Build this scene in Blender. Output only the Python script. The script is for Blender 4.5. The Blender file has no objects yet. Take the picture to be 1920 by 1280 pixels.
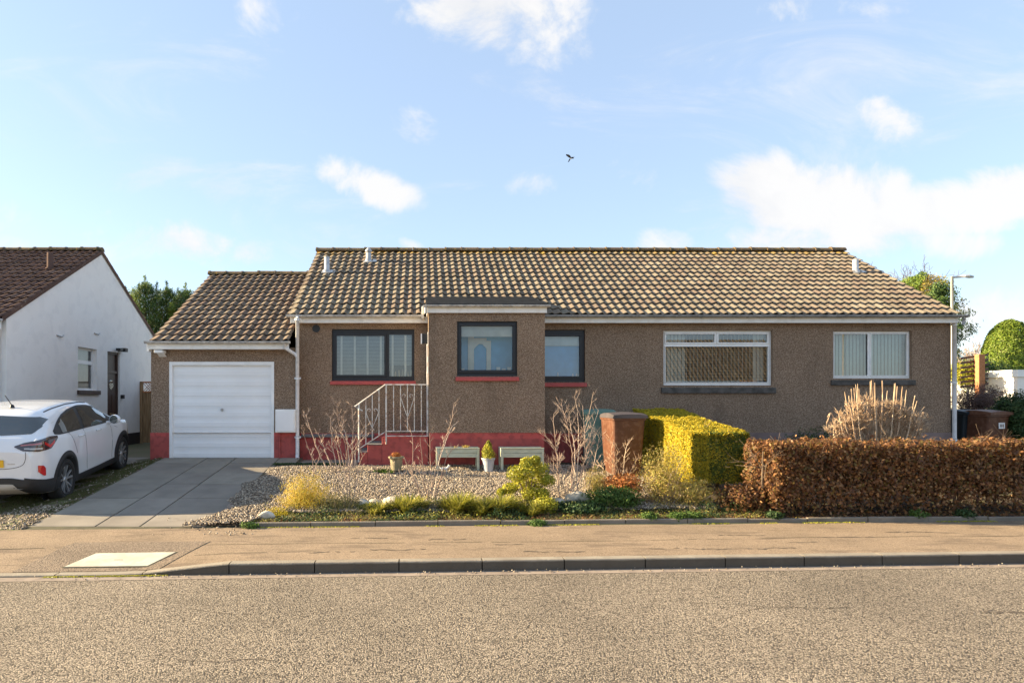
import bpy, bmesh, math, random
import numpy as np
from mathutils import Vector, Matrix
from mathutils.bvhtree import BVHTree

R = math.radians
scene = bpy.context.scene
col = scene.collection

# ------------------------------------------------------------------ camera
F = 1220.0
CX, CY = 788.0, 750.0            # principal point of the 1920 x 1280 photograph
EYE = 1.88
cam = bpy.data.cameras.new('camera')
cam_ob = bpy.data.objects.new('camera', cam)
col.objects.link(cam_ob)
cam_ob.location = (0, 0, EYE)
cam_ob.rotation_euler = (R(90), 0, 0)
cam.sensor_width = 36
cam.lens = 36 * F / 1920
cam.shift_x = (960 - CX) / 1920
cam.shift_y = (CY - 640) / 1920
cam.clip_end = 3000
cam.clip_start = 0.1
scene.camera = cam_ob


def at(x, y, Y):
    """point of the real scene at depth Y seen at photo pixel x, y"""
    return ((x - CX) / F * Y, Y, EYE + (CY - y) / F * Y)


# ------------------------------------------------------------------ light
SUN_EL, SUN_BACK = 20.0, 6.5
SKY_STRENGTH = 0.108
SUN_STRENGTH = 5.0
scene.view_settings.view_transform = 'Standard'
scene.view_settings.look = 'None'
scene.view_settings.gamma = 1
scene.view_settings.exposure = 1.93
scene.view_settings.use_curve_mapping = False
e, a = R(SUN_EL), R(SUN_BACK)
SUNV = Vector((-math.cos(e) * math.cos(a), math.cos(e) * math.sin(a), math.sin(e)))
sl = bpy.data.lights.new('sun', 'SUN')
sl.energy = SUN_STRENGTH
sl.angle = R(0.5)
sl.color = (1.0, 0.80, 0.50)
so = bpy.data.objects.new('sun', sl)
so.rotation_euler = SUNV.to_track_quat('Z', 'Y').to_euler()
so.location = (-20, 5, 20)
col.objects.link(so)

world = bpy.data.worlds.new('World')
scene.world = world
world.use_nodes = True
wn, wl = world.node_tree.nodes, world.node_tree.links
wn.clear()


def wnode(t, **k):
    n = wn.new(t)
    for q, v in k.items():
        setattr(n, q, v)
    return n


def wmath(op, a_, b_=None, c_=None, clamp=False):
    n = wnode('ShaderNodeMath', operation=op, use_clamp=clamp)
    for i, v in enumerate((a_, b_, c_)):
        if v is None:
            continue
        if isinstance(v, (int, float)):
            n.inputs[i].default_value = v
        else:
            wl.new(v, n.inputs[i])
    return n.outputs[0]


sky = wnode('ShaderNodeTexSky', sky_type='NISHITA')
sky.sun_disc = False
sky.sun_elevation = R(SUN_EL)
sky.sun_rotation = R(270 + SUN_BACK)
sky.air_density = 1.0
sky.dust_density = 0.5
sky.ozone_density = 2.0
tc = wnode('ShaderNodeTexCoord')
sep = wnode('ShaderNodeSeparateXYZ')
wl.new(tc.outputs['Generated'], sep.inputs[0])
dy = wmath('MAXIMUM', wmath('ABSOLUTE', sep.outputs[1]), 0.06)
U = wmath('DIVIDE', sep.outputs[0], dy)
V = wmath('DIVIDE', sep.outputs[2], dy)
# clouds live on the sky: (u, v) are tangents of bearing and height
cl_vec = wnode('ShaderNodeCombineXYZ')
wl.new(U, cl_vec.inputs[0]); wl.new(V, cl_vec.inputs[1])
nz = wnode('ShaderNodeTexNoise', noise_dimensions='3D')
nz.inputs['Scale'].default_value = 6.5
nz.inputs['Detail'].default_value = 9
nz.inputs['Roughness'].default_value = 0.62
nz.inputs['Distortion'].default_value = 0.35
wl.new(cl_vec.outputs[0], nz.inputs['Vector'])
nz2 = wnode('ShaderNodeTexNoise', noise_dimensions='3D')
nz2.inputs['Scale'].default_value = 2.3
nz2.inputs['Detail'].default_value = 5
wl.new(cl_vec.outputs[0], nz2.inputs['Vector'])
clouds = [  # x, y, rx, ry, turn, strength
    (925, -25, 185, 125, 12, 1.00), (1075, 72, 60, 32, 35, 0.49), (505, 10, 80, 48, 0, 0.59), (700, 348, 108, 42, 18, 0.95),
    (768, 236, 70, 40, 20, 0.52), (1560, 360, 200, 75, 6, 1.15), (1800, 385, 210, 62, -4, 1.10), (1640, 400, 260, 60, 0, 1.15), (1420, 398, 110, 55, 10, 0.65), (1600, 450, 330, 45, 0, 0.85),
    (1295, 90, 80, 34, 38, 0.60), (1400, 50, 75, 45, -30, 0.42), (1560, 18, 190, 42, -8, 0.46), (1660, 230, 100, 62, 15, 0.54), (1180, 315, 60, 40, 10, 0.54),
    (985, 350, 60, 30, 0, 0.49), (1265, 452, 70, 32, 0, 0.64), (485, 468, 55, 30, 0, 0.64), (1860, 600, 260, 70, 0, 0.65),
    (770, 458, 30, 14, 20, 0.64), (20, 462, 60, 26, 10, 0.64), (100, 420, 160, 40, 0, 0.44), (925, 165, 45, 15, 0, 0.39), (330, 460, 260, 40, 0, 0.39)]
tot = None
for (x, y, rx, ry, tw, st) in clouds:
    cu, cv = (x - CX) / F, (CY - y) / F
    du, dv = wmath('SUBTRACT', U, cu), wmath('SUBTRACT', V, cv)
    ct, sn = math.cos(R(tw)), math.sin(R(tw))
    p = wmath('MULTIPLY', wmath('SUBTRACT', wmath('MULTIPLY', du, ct), wmath('MULTIPLY', dv, sn)), F / rx)
    q = wmath('MULTIPLY', wmath('ADD', wmath('MULTIPLY', du, sn), wmath('MULTIPLY', dv, ct)), F / ry)
    d2 = wmath('ADD', wmath('MULTIPLY', p, p), wmath('MULTIPLY', q, q))
    b = wmath('MULTIPLY', wmath('SUBTRACT', 1.0, wmath('MULTIPLY', d2, 0.55), clamp=True), st)
    tot = b if tot is None else wmath('MAXIMUM', tot, b)
front = wmath('MULTIPLY', sep.outputs[1], 8.0, clamp=True)
back = wmath('MULTIPLY', wmath('SUBTRACT', 1.0, front), 0.22)
tot = wmath('ADD', wmath('MULTIPLY', tot, front), back)
den = wmath('ADD', tot, wmath('MULTIPLY', wmath('SUBTRACT', nz.outputs['Fac'], 0.5), 2.3))
den = wmath('ADD', den, wmath('MULTIPLY', wmath('SUBTRACT', nz2.outputs['Fac'], 0.5), 0.5))
mr = wnode('ShaderNodeMapRange', interpolation_type='SMOOTHSTEP')
mr.inputs['From Min'].default_value = 0.34
mr.inputs['From Max'].default_value = 0.92
wl.new(den, mr.inputs['Value'])
above = wmath('MULTIPLY', sep.outputs[2], 14.0, clamp=True)
cir = wnode('ShaderNodeTexNoise', noise_dimensions='3D')
cir.inputs['Scale'].default_value = 2.6; cir.inputs['Detail'].default_value = 10; cir.inputs['Roughness'].default_value = .66; cir.inputs['Distortion'].default_value = 1.1
cmap = wnode('ShaderNodeMapping'); cmap.inputs['Rotation'].default_value = (0, 0, R(-28)); cmap.inputs['Scale'].default_value = (.8, 2.0, 1); cmap.inputs['Location'].default_value = (1.7, .4, 0)
wl.new(cl_vec.outputs[0], cmap.inputs[0]); wl.new(cmap.outputs[0], cir.inputs['Vector'])
cmr = wnode('ShaderNodeMapRange', interpolation_type='SMOOTHSTEP')
cmr.inputs['From Min'].default_value = .50; cmr.inputs['From Max'].default_value = .78; cmr.inputs['To Max'].default_value = .55
wl.new(cir.outputs['Fac'], cmr.inputs['Value'])
cfac = wmath('MULTIPLY', wmath('MULTIPLY', wmath('MAXIMUM', mr.outputs[0], cmr.outputs[0]), above), 0.93)
# thin veil that lightens the sky a little everywhere
veil = wnode('ShaderNodeMixRGB', blend_type='MIX')
veil.inputs['Fac'].default_value = 0.64
desat = wnode('ShaderNodeHueSaturation')
desat.inputs['Saturation'].default_value = .86
wl.new(sky.outputs[0], desat.inputs['Color'])
wl.new(desat.outputs[0], veil.inputs['Color1'])
veil.inputs['Color2'].default_value = (1.22, 1.58, 2.12, 1)
cm = wnode('ShaderNodeMixRGB', blend_type='MIX')
wl.new(cfac, cm.inputs['Fac'])
wl.new(veil.outputs[0], cm.inputs['Color1'])
shade = wnode('ShaderNodeMixRGB', blend_type='MIX')
sh_ = wmath('ADD', wmath('MULTIPLY', wmath('SUBTRACT', nz2.outputs['Fac'], .45), 2.2), wmath('MULTIPLY', wmath('SUBTRACT', nz.outputs['Fac'], .5), -1.6), clamp=True)
wl.new(sh_, shade.inputs['Fac'])
shade.inputs['Color1'].default_value = (2.48, 2.44, 2.40, 1)
shade.inputs['Color2'].default_value = (1.80, 1.88, 2.04, 1)
wl.new(shade.outputs[0], cm.inputs['Color2'])
bg = wnode('ShaderNodeBackground')
bg.inputs['Strength'].default_value = SKY_STRENGTH
wo = wnode('ShaderNodeOutputWorld')
wl.new(cm.outputs[0], bg.inputs['Color'])
wl.new(bg.outputs[0], wo.inputs[0])


# ------------------------------------------------------------------ helpers
def wloc(o):
    v = Vector((0, 0, 0))
    while o is not None:
        v += Vector(o.location)
        o = o.parent
    return v


def tag(o, label=None, cat=None, group=None, kind=None):
    for k, v in (('label', label), ('category', cat), ('group', group), ('kind', kind)):
        if v:
            o[k] = v
    return o


def empty(name, loc, label, cat, group=None):
    o = bpy.data.objects.new(name, None)
    o.location = loc
    o.empty_display_size = 0.3
    col.objects.link(o)
    return tag(o, label, cat, group)


class MB:
    def __init__(s):
        s.v = []; s.f = []; s.n = 0; s.m = []

    def add(s, verts, faces, mi=0):
        verts = np.asarray(verts, dtype=float).reshape(-1, 3)
        s.v.append(verts)
        n = s.n
        for f in faces:
            s.f.append([i + n for i in f])
            s.m.append(mi)
        s.n += len(verts)
        return s

    def addq(s, verts, quads, mi=0):     # numpy quads
        verts = np.asarray(verts, dtype=float).reshape(-1, 3)
        s.v.append(verts)
        q = (np.asarray(quads) + s.n).tolist()
        s.f.extend(q); s.m.extend([mi] * len(q))
        s.n += len(verts)
        return s

    def box(s, x0, x1, y0, y1, z0, z1, mi=0):
        v = [(x0, y0, z0), (x1, y0, z0), (x1, y1, z0), (x0, y1, z0), (x0, y0, z1), (x1, y0, z1), (x1, y1, z1), (x0, y1, z1)]
        return s.add(v, [(0, 3, 2, 1), (4, 5, 6, 7), (0, 1, 5, 4), (1, 2, 6, 5), (2, 3, 7, 6), (3, 0, 4, 7)], mi)

    def tube(s, pts, rad, n=6, caps=True, mi=0):
        pts = [Vector(p) for p in pts]
        if not hasattr(rad, '__len__'):
            rad = [rad] * len(pts)
        vs, fs = [], []
        up = None
        for i, p in enumerate(pts):
            d = (pts[min(i + 1, len(pts) - 1)] - pts[max(i - 1, 0)])
            if d.length < 1e-9:
                d = Vector((0, 0, 1))
            d.normalize()
            if up is None:
                up = Vector((0, 0, 1)) if abs(d.z) < 0.9 else Vector((1, 0, 0))
            a_ = d.cross(up)
            if a_.length < 1e-6:
                a_ = d.cross(Vector((0.3, 1, 0.2)))
            a_.normalize()
            b_ = d.cross(a_)
            up = -b_ if False else up
            for k in range(n):
                t = 2 * math.pi * k / n
                vs.append(p + (a_ * math.cos(t) + b_ * math.sin(t)) * rad[i])
        for i in range(len(pts) - 1):
            for k in range(n):
                k2 = (k + 1) % n
                fs.append((i * n + k, i * n + k2, (i + 1) * n + k2, (i + 1) * n + k))
        if caps:
            fs.append(tuple(range(n)))
            fs.append(tuple(reversed(range((len(pts) - 1) * n, len(pts) * n))))
        return s.add([tuple(v) for v in vs], fs, mi)

    def lathe(s, prof, c=(0, 0, 0), n=20, axis='z', mi=0):
        vs, fs = [], []
        for r, h in prof:
            for k in range(n):
                t = 2 * math.pi * k / n
                p = (r * math.cos(t), r * math.sin(t), h)
                if axis == 'x':
                    p = (h, p[0], p[1])
                if axis == 'y':
                    p = (p[0], h, p[1])
                vs.append((p[0] + c[0], p[1] + c[1], p[2] + c[2]))
        for i in range(len(prof) - 1):
            for k in range(n):
                k2 = (k + 1) % n
                fs.append((i * n + k, i * n + k2, (i + 1) * n + k2, (i + 1) * n + k))
        return s.add(vs, fs, mi)

    def build(s, name, mat, parent=None, smooth=False, bevel=0, off=True):
        v = np.concatenate(s.v) if s.v else np.zeros((0, 3))
        if parent is not None and off:
            v = v - np.array(wloc(parent))
        me = bpy.data.meshes.new(name)
        me.from_pydata(v.tolist(), [], s.f)
        mats = mat if isinstance(mat, (list, tuple)) else [mat]
        for m in mats:
            me.materials.append(m)
        if len(mats) > 1:
            me.polygons.foreach_set('material_index', s.m)
        if smooth:
            me.polygons.foreach_set('use_smooth', [True] * len(me.polygons))
        me.update()
        o = bpy.data.objects.new(name, me)
        col.objects.link(o)
        if parent is not None:
            o.parent = parent
        if bevel:
            bm_ = o.modifiers.new('bevel', 'BEVEL')
            bm_.width = bevel; bm_.segments = 2; bm_.limit_method = 'ANGLE'
        return o


def fast_mesh(name, verts, quads, mat, parent=None, smooth=False):
    verts = np.asarray(verts, dtype=np.float32).reshape(-1, 3)
    if parent is not None:
        verts = verts - np.array(wloc(parent), dtype=np.float32)
    quads = np.asarray(quads, dtype=np.int32)
    k = quads.shape[1]
    me = bpy.data.meshes.new(name)
    me.vertices.add(len(verts)); me.vertices.foreach_set('co', verts.ravel())
    me.loops.add(quads.size); me.loops.foreach_set('vertex_index', quads.ravel())
    me.polygons.add(len(quads))
    me.polygons.foreach_set('loop_start', np.arange(0, quads.size, k, dtype=np.int32))
    me.polygons.foreach_set('loop_total', np.full(len(quads), k, dtype=np.int32))
    if smooth:
        me.polygons.foreach_set('use_smooth', np.ones(len(quads), dtype=bool))
    me.materials.append(mat)
    me.update(calc_edges=True)
    me.validate()
    o = bpy.data.objects.new(name, me)
    col.objects.link(o)
    if parent is not None:
        o.parent = parent
    return o


# ------------------------------------------------------------------ materials
def new_mat(name):
    m = bpy.data.materials.new(name)
    m.use_nodes = True
    nt = m.node_tree
    return m, nt, nt.nodes, nt.links, nt.nodes['Principled BSDF']


def ramp(nd, stops):
    r = nd.new('ShaderNodeValToRGB')
    els = r.color_ramp.elements
    while len(els) > 1:
        els.remove(els[-1])
    els[0].position = stops[0][0]; els[0].color = (*stops[0][1], 1)
    for p, c in stops[1:]:
        x = els.new(p); x.color = (*c, 1)
    return r


def mat_noise(name, c1, c2, scale=6, rough=0.8, bump=0.0, bscale=None, detail=5, lo=.35, hi=.65, metallic=0, spec=.4, c3=None, s3=60, f3=.3, stretch=None, bdist=.01):
    m, nt, nd, lk, b = new_mat(name)
    t = nd.new('ShaderNodeTexCoord')
    src = t.outputs['Object']
    if stretch:
        mp = nd.new('ShaderNodeMapping'); mp.inputs['Scale'].default_value = stretch
        lk.new(src, mp.inputs[0]); src = mp.outputs[0]
    n = nd.new('ShaderNodeTexNoise'); n.inputs['Scale'].default_value = scale; n.inputs['Detail'].default_value = detail
    lk.new(src, n.inputs['Vector'])
    r = ramp(nd, [(lo, c1), (hi, c2)])
    lk.new(n.outputs['Fac'], r.inputs[0])
    out = r.outputs[0]
    if c3:
        n3 = nd.new('ShaderNodeTexNoise'); n3.inputs['Scale'].default_value = s3; n3.inputs['Detail'].default_value = 3
        lk.new(src, n3.inputs['Vector'])
        mrr = nd.new('ShaderNodeMapRange'); mrr.inputs['From Min'].default_value = .5; mrr.inputs['From Max'].default_value = .62
        mrr.inputs['To Max'].default_value = f3
        lk.new(n3.outputs['Fac'], mrr.inputs['Value'])
        mx = nd.new('ShaderNodeMixRGB'); lk.new(mrr.outputs[0], mx.inputs[0]); lk.new(out, mx.inputs[1]); mx.inputs[2].default_value = (*c3, 1)
        out = mx.outputs[0]
    lk.new(out, b.inputs['Base Color'])
    b.inputs['Roughness'].default_value = rough
    b.inputs['Metallic'].default_value = metallic
    b.inputs['Specular IOR Level'].default_value = spec
    if bump:
        bn = nd.new('ShaderNodeTexNoise'); bn.inputs['Scale'].default_value = bscale or scale * 4; bn.inputs['Detail'].default_value = 4
        lk.new(src, bn.inputs['Vector'])
        bp = nd.new('ShaderNodeBump'); bp.inputs['Strength'].default_value = bump; bp.inputs['Distance'].default_value = bdist
        lk.new(bn.outputs['Fac'], bp.inputs['Height']); lk.new(bp.outputs[0], b.inputs['Normal'])
    return m


def mat_chips(name, dark, mid, light, gap=.55, chip=55, large=1.2, bump=.6, bdist=.012, stain=None, rough=.9, shift=.12):
    """roughcast, asphalt: every cell a stone of its own colour, with big soft patches over it"""
    m, nt, nd, lk, b = new_mat(name)
    t = nd.new('ShaderNodeTexCoord')
    vo = nd.new('ShaderNodeTexVoronoi'); vo.inputs['Scale'].default_value = chip; vo.inputs['Randomness'].default_value = 1
    lk.new(t.outputs['Object'], vo.inputs['Vector'])
    sp = nd.new('ShaderNodeSeparateColor'); lk.new(vo.outputs['Color'], sp.inputs[0])
    n2 = nd.new('ShaderNodeTexNoise'); n2.inputs['Scale'].default_value = chip * .35; n2.inputs['Detail'].default_value = 3
    lk.new(t.outputs['Object'], n2.inputs['Vector'])
    ad = nd.new('ShaderNodeMath'); ad.operation = 'MULTIPLY_ADD'
    lk.new(n2.outputs['Fac'], ad.inputs[0]); ad.inputs[1].default_value = .8; lk.new(sp.outputs[0], ad.inputs[2])
    sc = nd.new('ShaderNodeMath'); sc.operation = 'MULTIPLY'; lk.new(ad.outputs[0], sc.inputs[0]); sc.inputs[1].default_value = .56
    r = ramp(nd, [(.08, dark), (.45, mid), (.92, light)])
    lk.new(sc.outputs[0], r.inputs[0])
    gm = nd.new('ShaderNodeMapRange'); gm.inputs['From Min'].default_value = .42; gm.inputs['From Max'].default_value = .72; gm.inputs['To Max'].default_value = gap
    lk.new(vo.outputs['Distance'], gm.inputs['Value'])
    gx_ = nd.new('ShaderNodeMixRGB'); lk.new(gm.outputs[0], gx_.inputs[0]); lk.new(r.outputs[0], gx_.inputs[1]); gx_.inputs[2].default_value = (*dark, 1)
    r = gx_
    n = nd.new('ShaderNodeTexNoise'); n.inputs['Scale'].default_value = large; n.inputs['Detail'].default_value = 6; n.inputs['Roughness'].default_value = .6
    lk.new(t.outputs['Object'], n.inputs['Vector'])
    mr_ = nd.new('ShaderNodeMapRange'); mr_.inputs['From Min'].default_value = .3; mr_.inputs['From Max'].default_value = .7
    mr_.inputs['To Min'].default_value = 1 - shift; mr_.inputs['To Max'].default_value = 1 + shift
    lk.new(n.outputs['Fac'], mr_.inputs['Value'])
    hs = nd.new('ShaderNodeHueSaturation'); lk.new(r.outputs[0], hs.inputs['Color']); lk.new(mr_.outputs[0], hs.inputs['Value'])
    out = hs.outputs[0]
    if stain:
        ns = nd.new('ShaderNodeTexNoise'); ns.inputs['Scale'].default_value = stain[1]; ns.inputs['Detail'].default_value = 7; ns.inputs['Roughness'].default_value = .65
        mp = nd.new('ShaderNodeMapping'); mp.inputs['Scale'].default_value = stain[4] if len(stain) > 4 else (1, 1, 1)
        lk.new(t.outputs['Object'], mp.inputs[0]); lk.new(mp.outputs[0], ns.inputs['Vector'])
        ms = nd.new('ShaderNodeMapRange'); ms.inputs['From Min'].default_value = stain[2]; ms.inputs['From Max'].default_value = stain[2] + .1
        ms.inputs['To Max'].default_value = stain[3]
        lk.new(ns.outputs['Fac'], ms.inputs['Value'])
        mx = nd.new('ShaderNodeMixRGB'); lk.new(ms.outputs[0], mx.inputs[0]); lk.new(out, mx.inputs[1]); mx.inputs[2].default_value = (*stain[0], 1)
        out = mx.outputs[0]
    lk.new(out, b.inputs['Base Color'])
    b.inputs['Roughness'].default_value = rough
    b.inputs['Specular IOR Level'].default_value = .25
    mm = nd.new('ShaderNodeMath'); mm.operation = 'SUBTRACT'; mm.inputs[0].default_value = .8
    lk.new(vo.outputs['Distance'], mm.inputs[1])
    m3 = nd.new('ShaderNodeMath'); m3.operation = 'MULTIPLY_ADD'
    lk.new(sp.outputs[1], m3.inputs[0]); m3.inputs[1].default_value = .5; lk.new(mm.outputs[0], m3.inputs[2])
    bp = nd.new('ShaderNodeBump'); bp.inputs['Strength'].default_value = bump; bp.inputs['Distance'].default_value = bdist
    lk.new(m3.outputs[0], bp.inputs['Height']); lk.new(bp.outputs[0], b.inputs['Normal'])
    return m


def mat_island(name, cols, rough=.7, trans=0.0, spec=.3, bump=0, noise=None, lichen=None):
    """each loose piece (leaf, stone, tile) gets its own colour from the ramp"""
    m, nt, nd, lk, b = new_mat(name)
    g = nd.new('ShaderNodeNewGeometry')
    k = len(cols)
    r = ramp(nd, [(i / max(1, k - 1), c) for i, c in enumerate(cols)])
    lk.new(g.outputs['Random Per Island'], r.inputs[0])
    out = r.outputs[0]
    t = nd.new('ShaderNodeTexCoord')
    if noise:
        n = nd.new('ShaderNodeTexNoise'); n.inputs['Scale'].default_value = noise[0]; n.inputs['Detail'].default_value = 5
        lk.new(t.outputs['Object'], n.inputs['Vector'])
        mr_ = nd.new('ShaderNodeMapRange'); mr_.inputs['From Min'].default_value = .32; mr_.inputs['From Max'].default_value = .68
        mr_.inputs['To Min'].default_value = noise[1]; mr_.inputs['To Max'].default_value = noise[2]
        lk.new(n.outputs['Fac'], mr_.inputs['Value'])
        hs = nd.new('ShaderNodeHueSaturation'); lk.new(out, hs.inputs['Color']); lk.new(mr_.outputs[0], hs.inputs['Value'])
        out = hs.outputs[0]
    if lichen:      # list of (colour, scale, threshold, amount)
        for (lc, ls, lt, la) in lichen:
            n = nd.new('ShaderNodeTexNoise'); n.inputs['Scale'].default_value = ls; n.inputs['Detail'].default_value = 6; n.inputs['Roughness'].default_value = .7
            lk.new(t.outputs['Object'], n.inputs['Vector'])
            ms = nd.new('ShaderNodeMapRange'); ms.inputs['From Min'].default_value = lt; ms.inputs['From Max'].default_value = lt + .08
            ms.inputs['To Max'].default_value = la
            lk.new(n.outputs['Fac'], ms.inputs['Value'])
            mx = nd.new('ShaderNodeMixRGB'); lk.new(ms.outputs[0], mx.inputs[0]); lk.new(out, mx.inputs[1]); mx.inputs[2].default_value = (*lc, 1)
            out = mx.outputs[0]
    lk.new(out, b.inputs['Base Color'])
    b.inputs['Roughness'].default_value = rough
    b.inputs['Specular IOR Level'].default_value = spec
    if bump:
        bn = nd.new('ShaderNodeTexNoise'); bn.inputs['Scale'].default_value = bump[0]
        lk.new(t.outputs['Object'], bn.inputs['Vector'])
        bp = nd.new('ShaderNodeBump'); bp.inputs['Strength'].default_value = bump[1]; bp.inputs['Distance'].default_value = .01
        lk.new(bn.outputs['Fac'], bp.inputs['Height']); lk.new(bp.outputs[0], b.inputs['Normal'])
    if trans:
        tr = nd.new('ShaderNodeBsdfTranslucent'); lk.new(out, tr.inputs[0])
        mx = nd.new('ShaderNodeMixShader'); mx.inputs[0].default_value = trans
        lk.new(b.outputs[0], mx.inputs[1]); lk.new(tr.outputs[0], mx.inputs[2])
        lk.new(mx.outputs[0], nt.nodes['Material Output'].inputs[0])
    return m


def mat_plain(name, c, rough=.5, metallic=0, spec=.5, coat=0, dirt=.06, dscale=7):
    m = mat_noise(name, tuple(max(0, x * (1 - dirt)) for x in c), tuple(min(1, x * (1 + dirt)) for x in c), scale=dscale, rough=rough, metallic=metallic, spec=spec)
    if coat:
        m.node_tree.nodes['Principled BSDF'].inputs['Coat Weight'].default_value = coat
        m.node_tree.nodes['Principled BSDF'].inputs['Coat Roughness'].default_value = .04
    return m


def mat_glass(name, refl=.12, tint=(.82, .88, .88), rough=.0):
    m, nt, nd, lk, b = new_mat(name)
    nd.remove(b)
    tr = nd.new('ShaderNodeBsdfTransparent'); tr.inputs[0].default_value = (*tint, 1)
    gl = nd.new('ShaderNodeBsdfGlossy'); gl.inputs['Roughness'].default_value = rough
    fr = nd.new('ShaderNodeFresnel'); fr.inputs[0].default_value = 1.5
    ad = nd.new('ShaderNodeMath'); ad.operation = 'ADD'; ad.use_clamp = True
    lk.new(fr.outputs[0], ad.inputs[0]); ad.inputs[1].default_value = refl
    mx = nd.new('ShaderNodeMixShader')
    lk.new(ad.outputs[0], mx.inputs[0]); lk.new(tr.outputs[0], mx.inputs[1]); lk.new(gl.outputs[0], mx.inputs[2])
    lk.new(mx.outputs[0], nd['Material Output'].inputs[0])
    return m


M = {}
M['roughcast'] = mat_chips('roughcast', (.10, .064, .042), (.285, .192, .128), (.54, .42, .31), gap=.45, chip=98, bump=.7, bdist=.012, large=.9, shift=.12,
                           stain=((.10, .07, .05), 1.1, .56, .28, (1.4, 1.4, .5)))
M['red'] = mat_noise('red_masonry_paint', (.47, .078, .068), (.53, .098, .086), scale=3, rough=.75, bump=.5, bscale=60, c3=(.13, .03, .03), s3=9, f3=.35)
M['redsill'] = mat_noise('red_sill_paint', (.44, .075, .07), (.5, .09, .08), scale=5, rough=.55, c3=(.2, .05, .04), s3=20, f3=.3)
M['greysill'] = mat_noise('weathered_sill', (.06, .055, .05), (.12, .11, .10), scale=8, rough=.9, bump=.3)
M['pinkplinth'] = mat_noise('bare_plinth', (.19, .135, .12), (.26, .19, .17), scale=4, rough=.9, bump=.5, bscale=50)
M['greyledge'] = mat_noise('slate_ledge', (.12, .12, .12), (.2, .2, .2), scale=7, rough=.8)
M['white'] = mat_noise('white_upvc', (.82, .82, .81), (.87, .87, .86), scale=3, rough=.35, c3=(.5, .48, .42), s3=5, f3=.14)
M['fascia'] = mat_noise('white_fascia_paint', (.84, .83, .80), (.88, .87, .84), scale=3, rough=.5, c3=(.5, .44, .34), s3=7, f3=.18)
M['gutter'] = mat_noise('weathered_gutter', (.42, .42, .42), (.64, .62, .58), scale=5, rough=.55, c3=(.22, .21, .2), s3=11, f3=.5)
M['guttergrey'] = mat_noise('grey_gutter', (.27, .28, .29), (.40, .40, .40), scale=5, rough=.55, c3=(.12, .12, .12), s3=14, f3=.5)
M['pipe'] = mat_noise('downpipe_paint', (.70, .70, .71), (.78, .78, .78), scale=6, rough=.5, c3=(.35, .33, .3), s3=9, f3=.25)
M['anthracite'] = mat_plain('anthracite_upvc', (.010, .012, .017), rough=.45, spec=.5)
M['black'] = mat_plain('black_plastic', (.012, .012, .013), rough=.5)
M['felt'] = mat_noise('roofing_felt', (.010, .012, .015), (.022, .024, .028), scale=5, rough=1.0, spec=.05, bump=.3)
M['garage'] = mat_noise('garage_door_paint', (.82, .82, .82), (.87, .87, .87), scale=2, rough=.32, c3=(.62, .61, .57), s3=4, f3=.10)
M['metalwhite'] = mat_noise('cream_rail_paint', (.60, .57, .52), (.72, .70, .65), scale=10, rough=.5, c3=(.30, .12, .05), s3=13, f3=.55)
M['galv'] = mat_noise('galvanised', (.38, .38, .38), (.55, .55, .55), scale=9, rough=.4, metallic=.35)
M['lead'] = mat_noise('lead_flashing', (.45, .44, .42), (.62, .61, .59), scale=9, rough=.6)
M['glass'] = mat_glass('window_glass', .13)
M['glassclear'] = mat_glass('window_glass_clear', .06)
M['glassblue'] = mat_glass('window_glass_coated', .10, (.8, .9, .95))
M['blind'] = mat_plain('pale_blind', (.66, .65, .60), rough=.8)
M['blindtape'] = mat_plain('blind_tape', (.75, .72, .66), rough=.9)
M['blinddark'] = mat_plain('grey_blind', (.42, .46, .46), rough=.8)
M['blindgreen'] = mat_plain('pale_green_blind', (.62, .70, .64), rough=.8)
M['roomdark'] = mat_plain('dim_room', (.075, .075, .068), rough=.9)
M['reflectblue'] = mat_plain('blue_sky_reflection', (.14, .42, .74), rough=.9)  # sky reflection put into the colour of panels behind the glass
M['tile'] = mat_island('roof_tile', [(.165, .13, .095), (.225, .185, .135), (.19, .14, .105), (.25, .21, .155), (.21, .175, .13), (.215, .165, .12)], rough=.92, spec=.15, noise=(1.7, .82, 1.16), bump=(60, .3),
                       lichen=[((.36, .33, .24), 11, .59, .6), ((.05, .04, .03), 17, .57, .75)])
M['tilegarage'] = mat_island('roof_tile_garage', [(.15, .115, .085), (.20, .155, .115), (.17, .12, .09), (.22, .175, .13)], rough=.92, spec=.15, noise=(1.7, .8, 1.16), bump=(60, .3),
                       lichen=[((.38, .32, .22), 10, .62, .5), ((.06, .045, .035), 14, .60, .65)])
M['tilered'] = mat_island('roof_tile_dark', [(.12, .07, .054), (.155, .092, .07), (.105, .065, .052), (.17, .108, .082)], rough=.92, spec=.15, noise=(1.7, .8, 1.16), bump=(60, .3),
                       lichen=[((.40, .33, .26), 11, .60, .6), ((.05, .035, .03), 14, .60, .5)])
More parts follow.
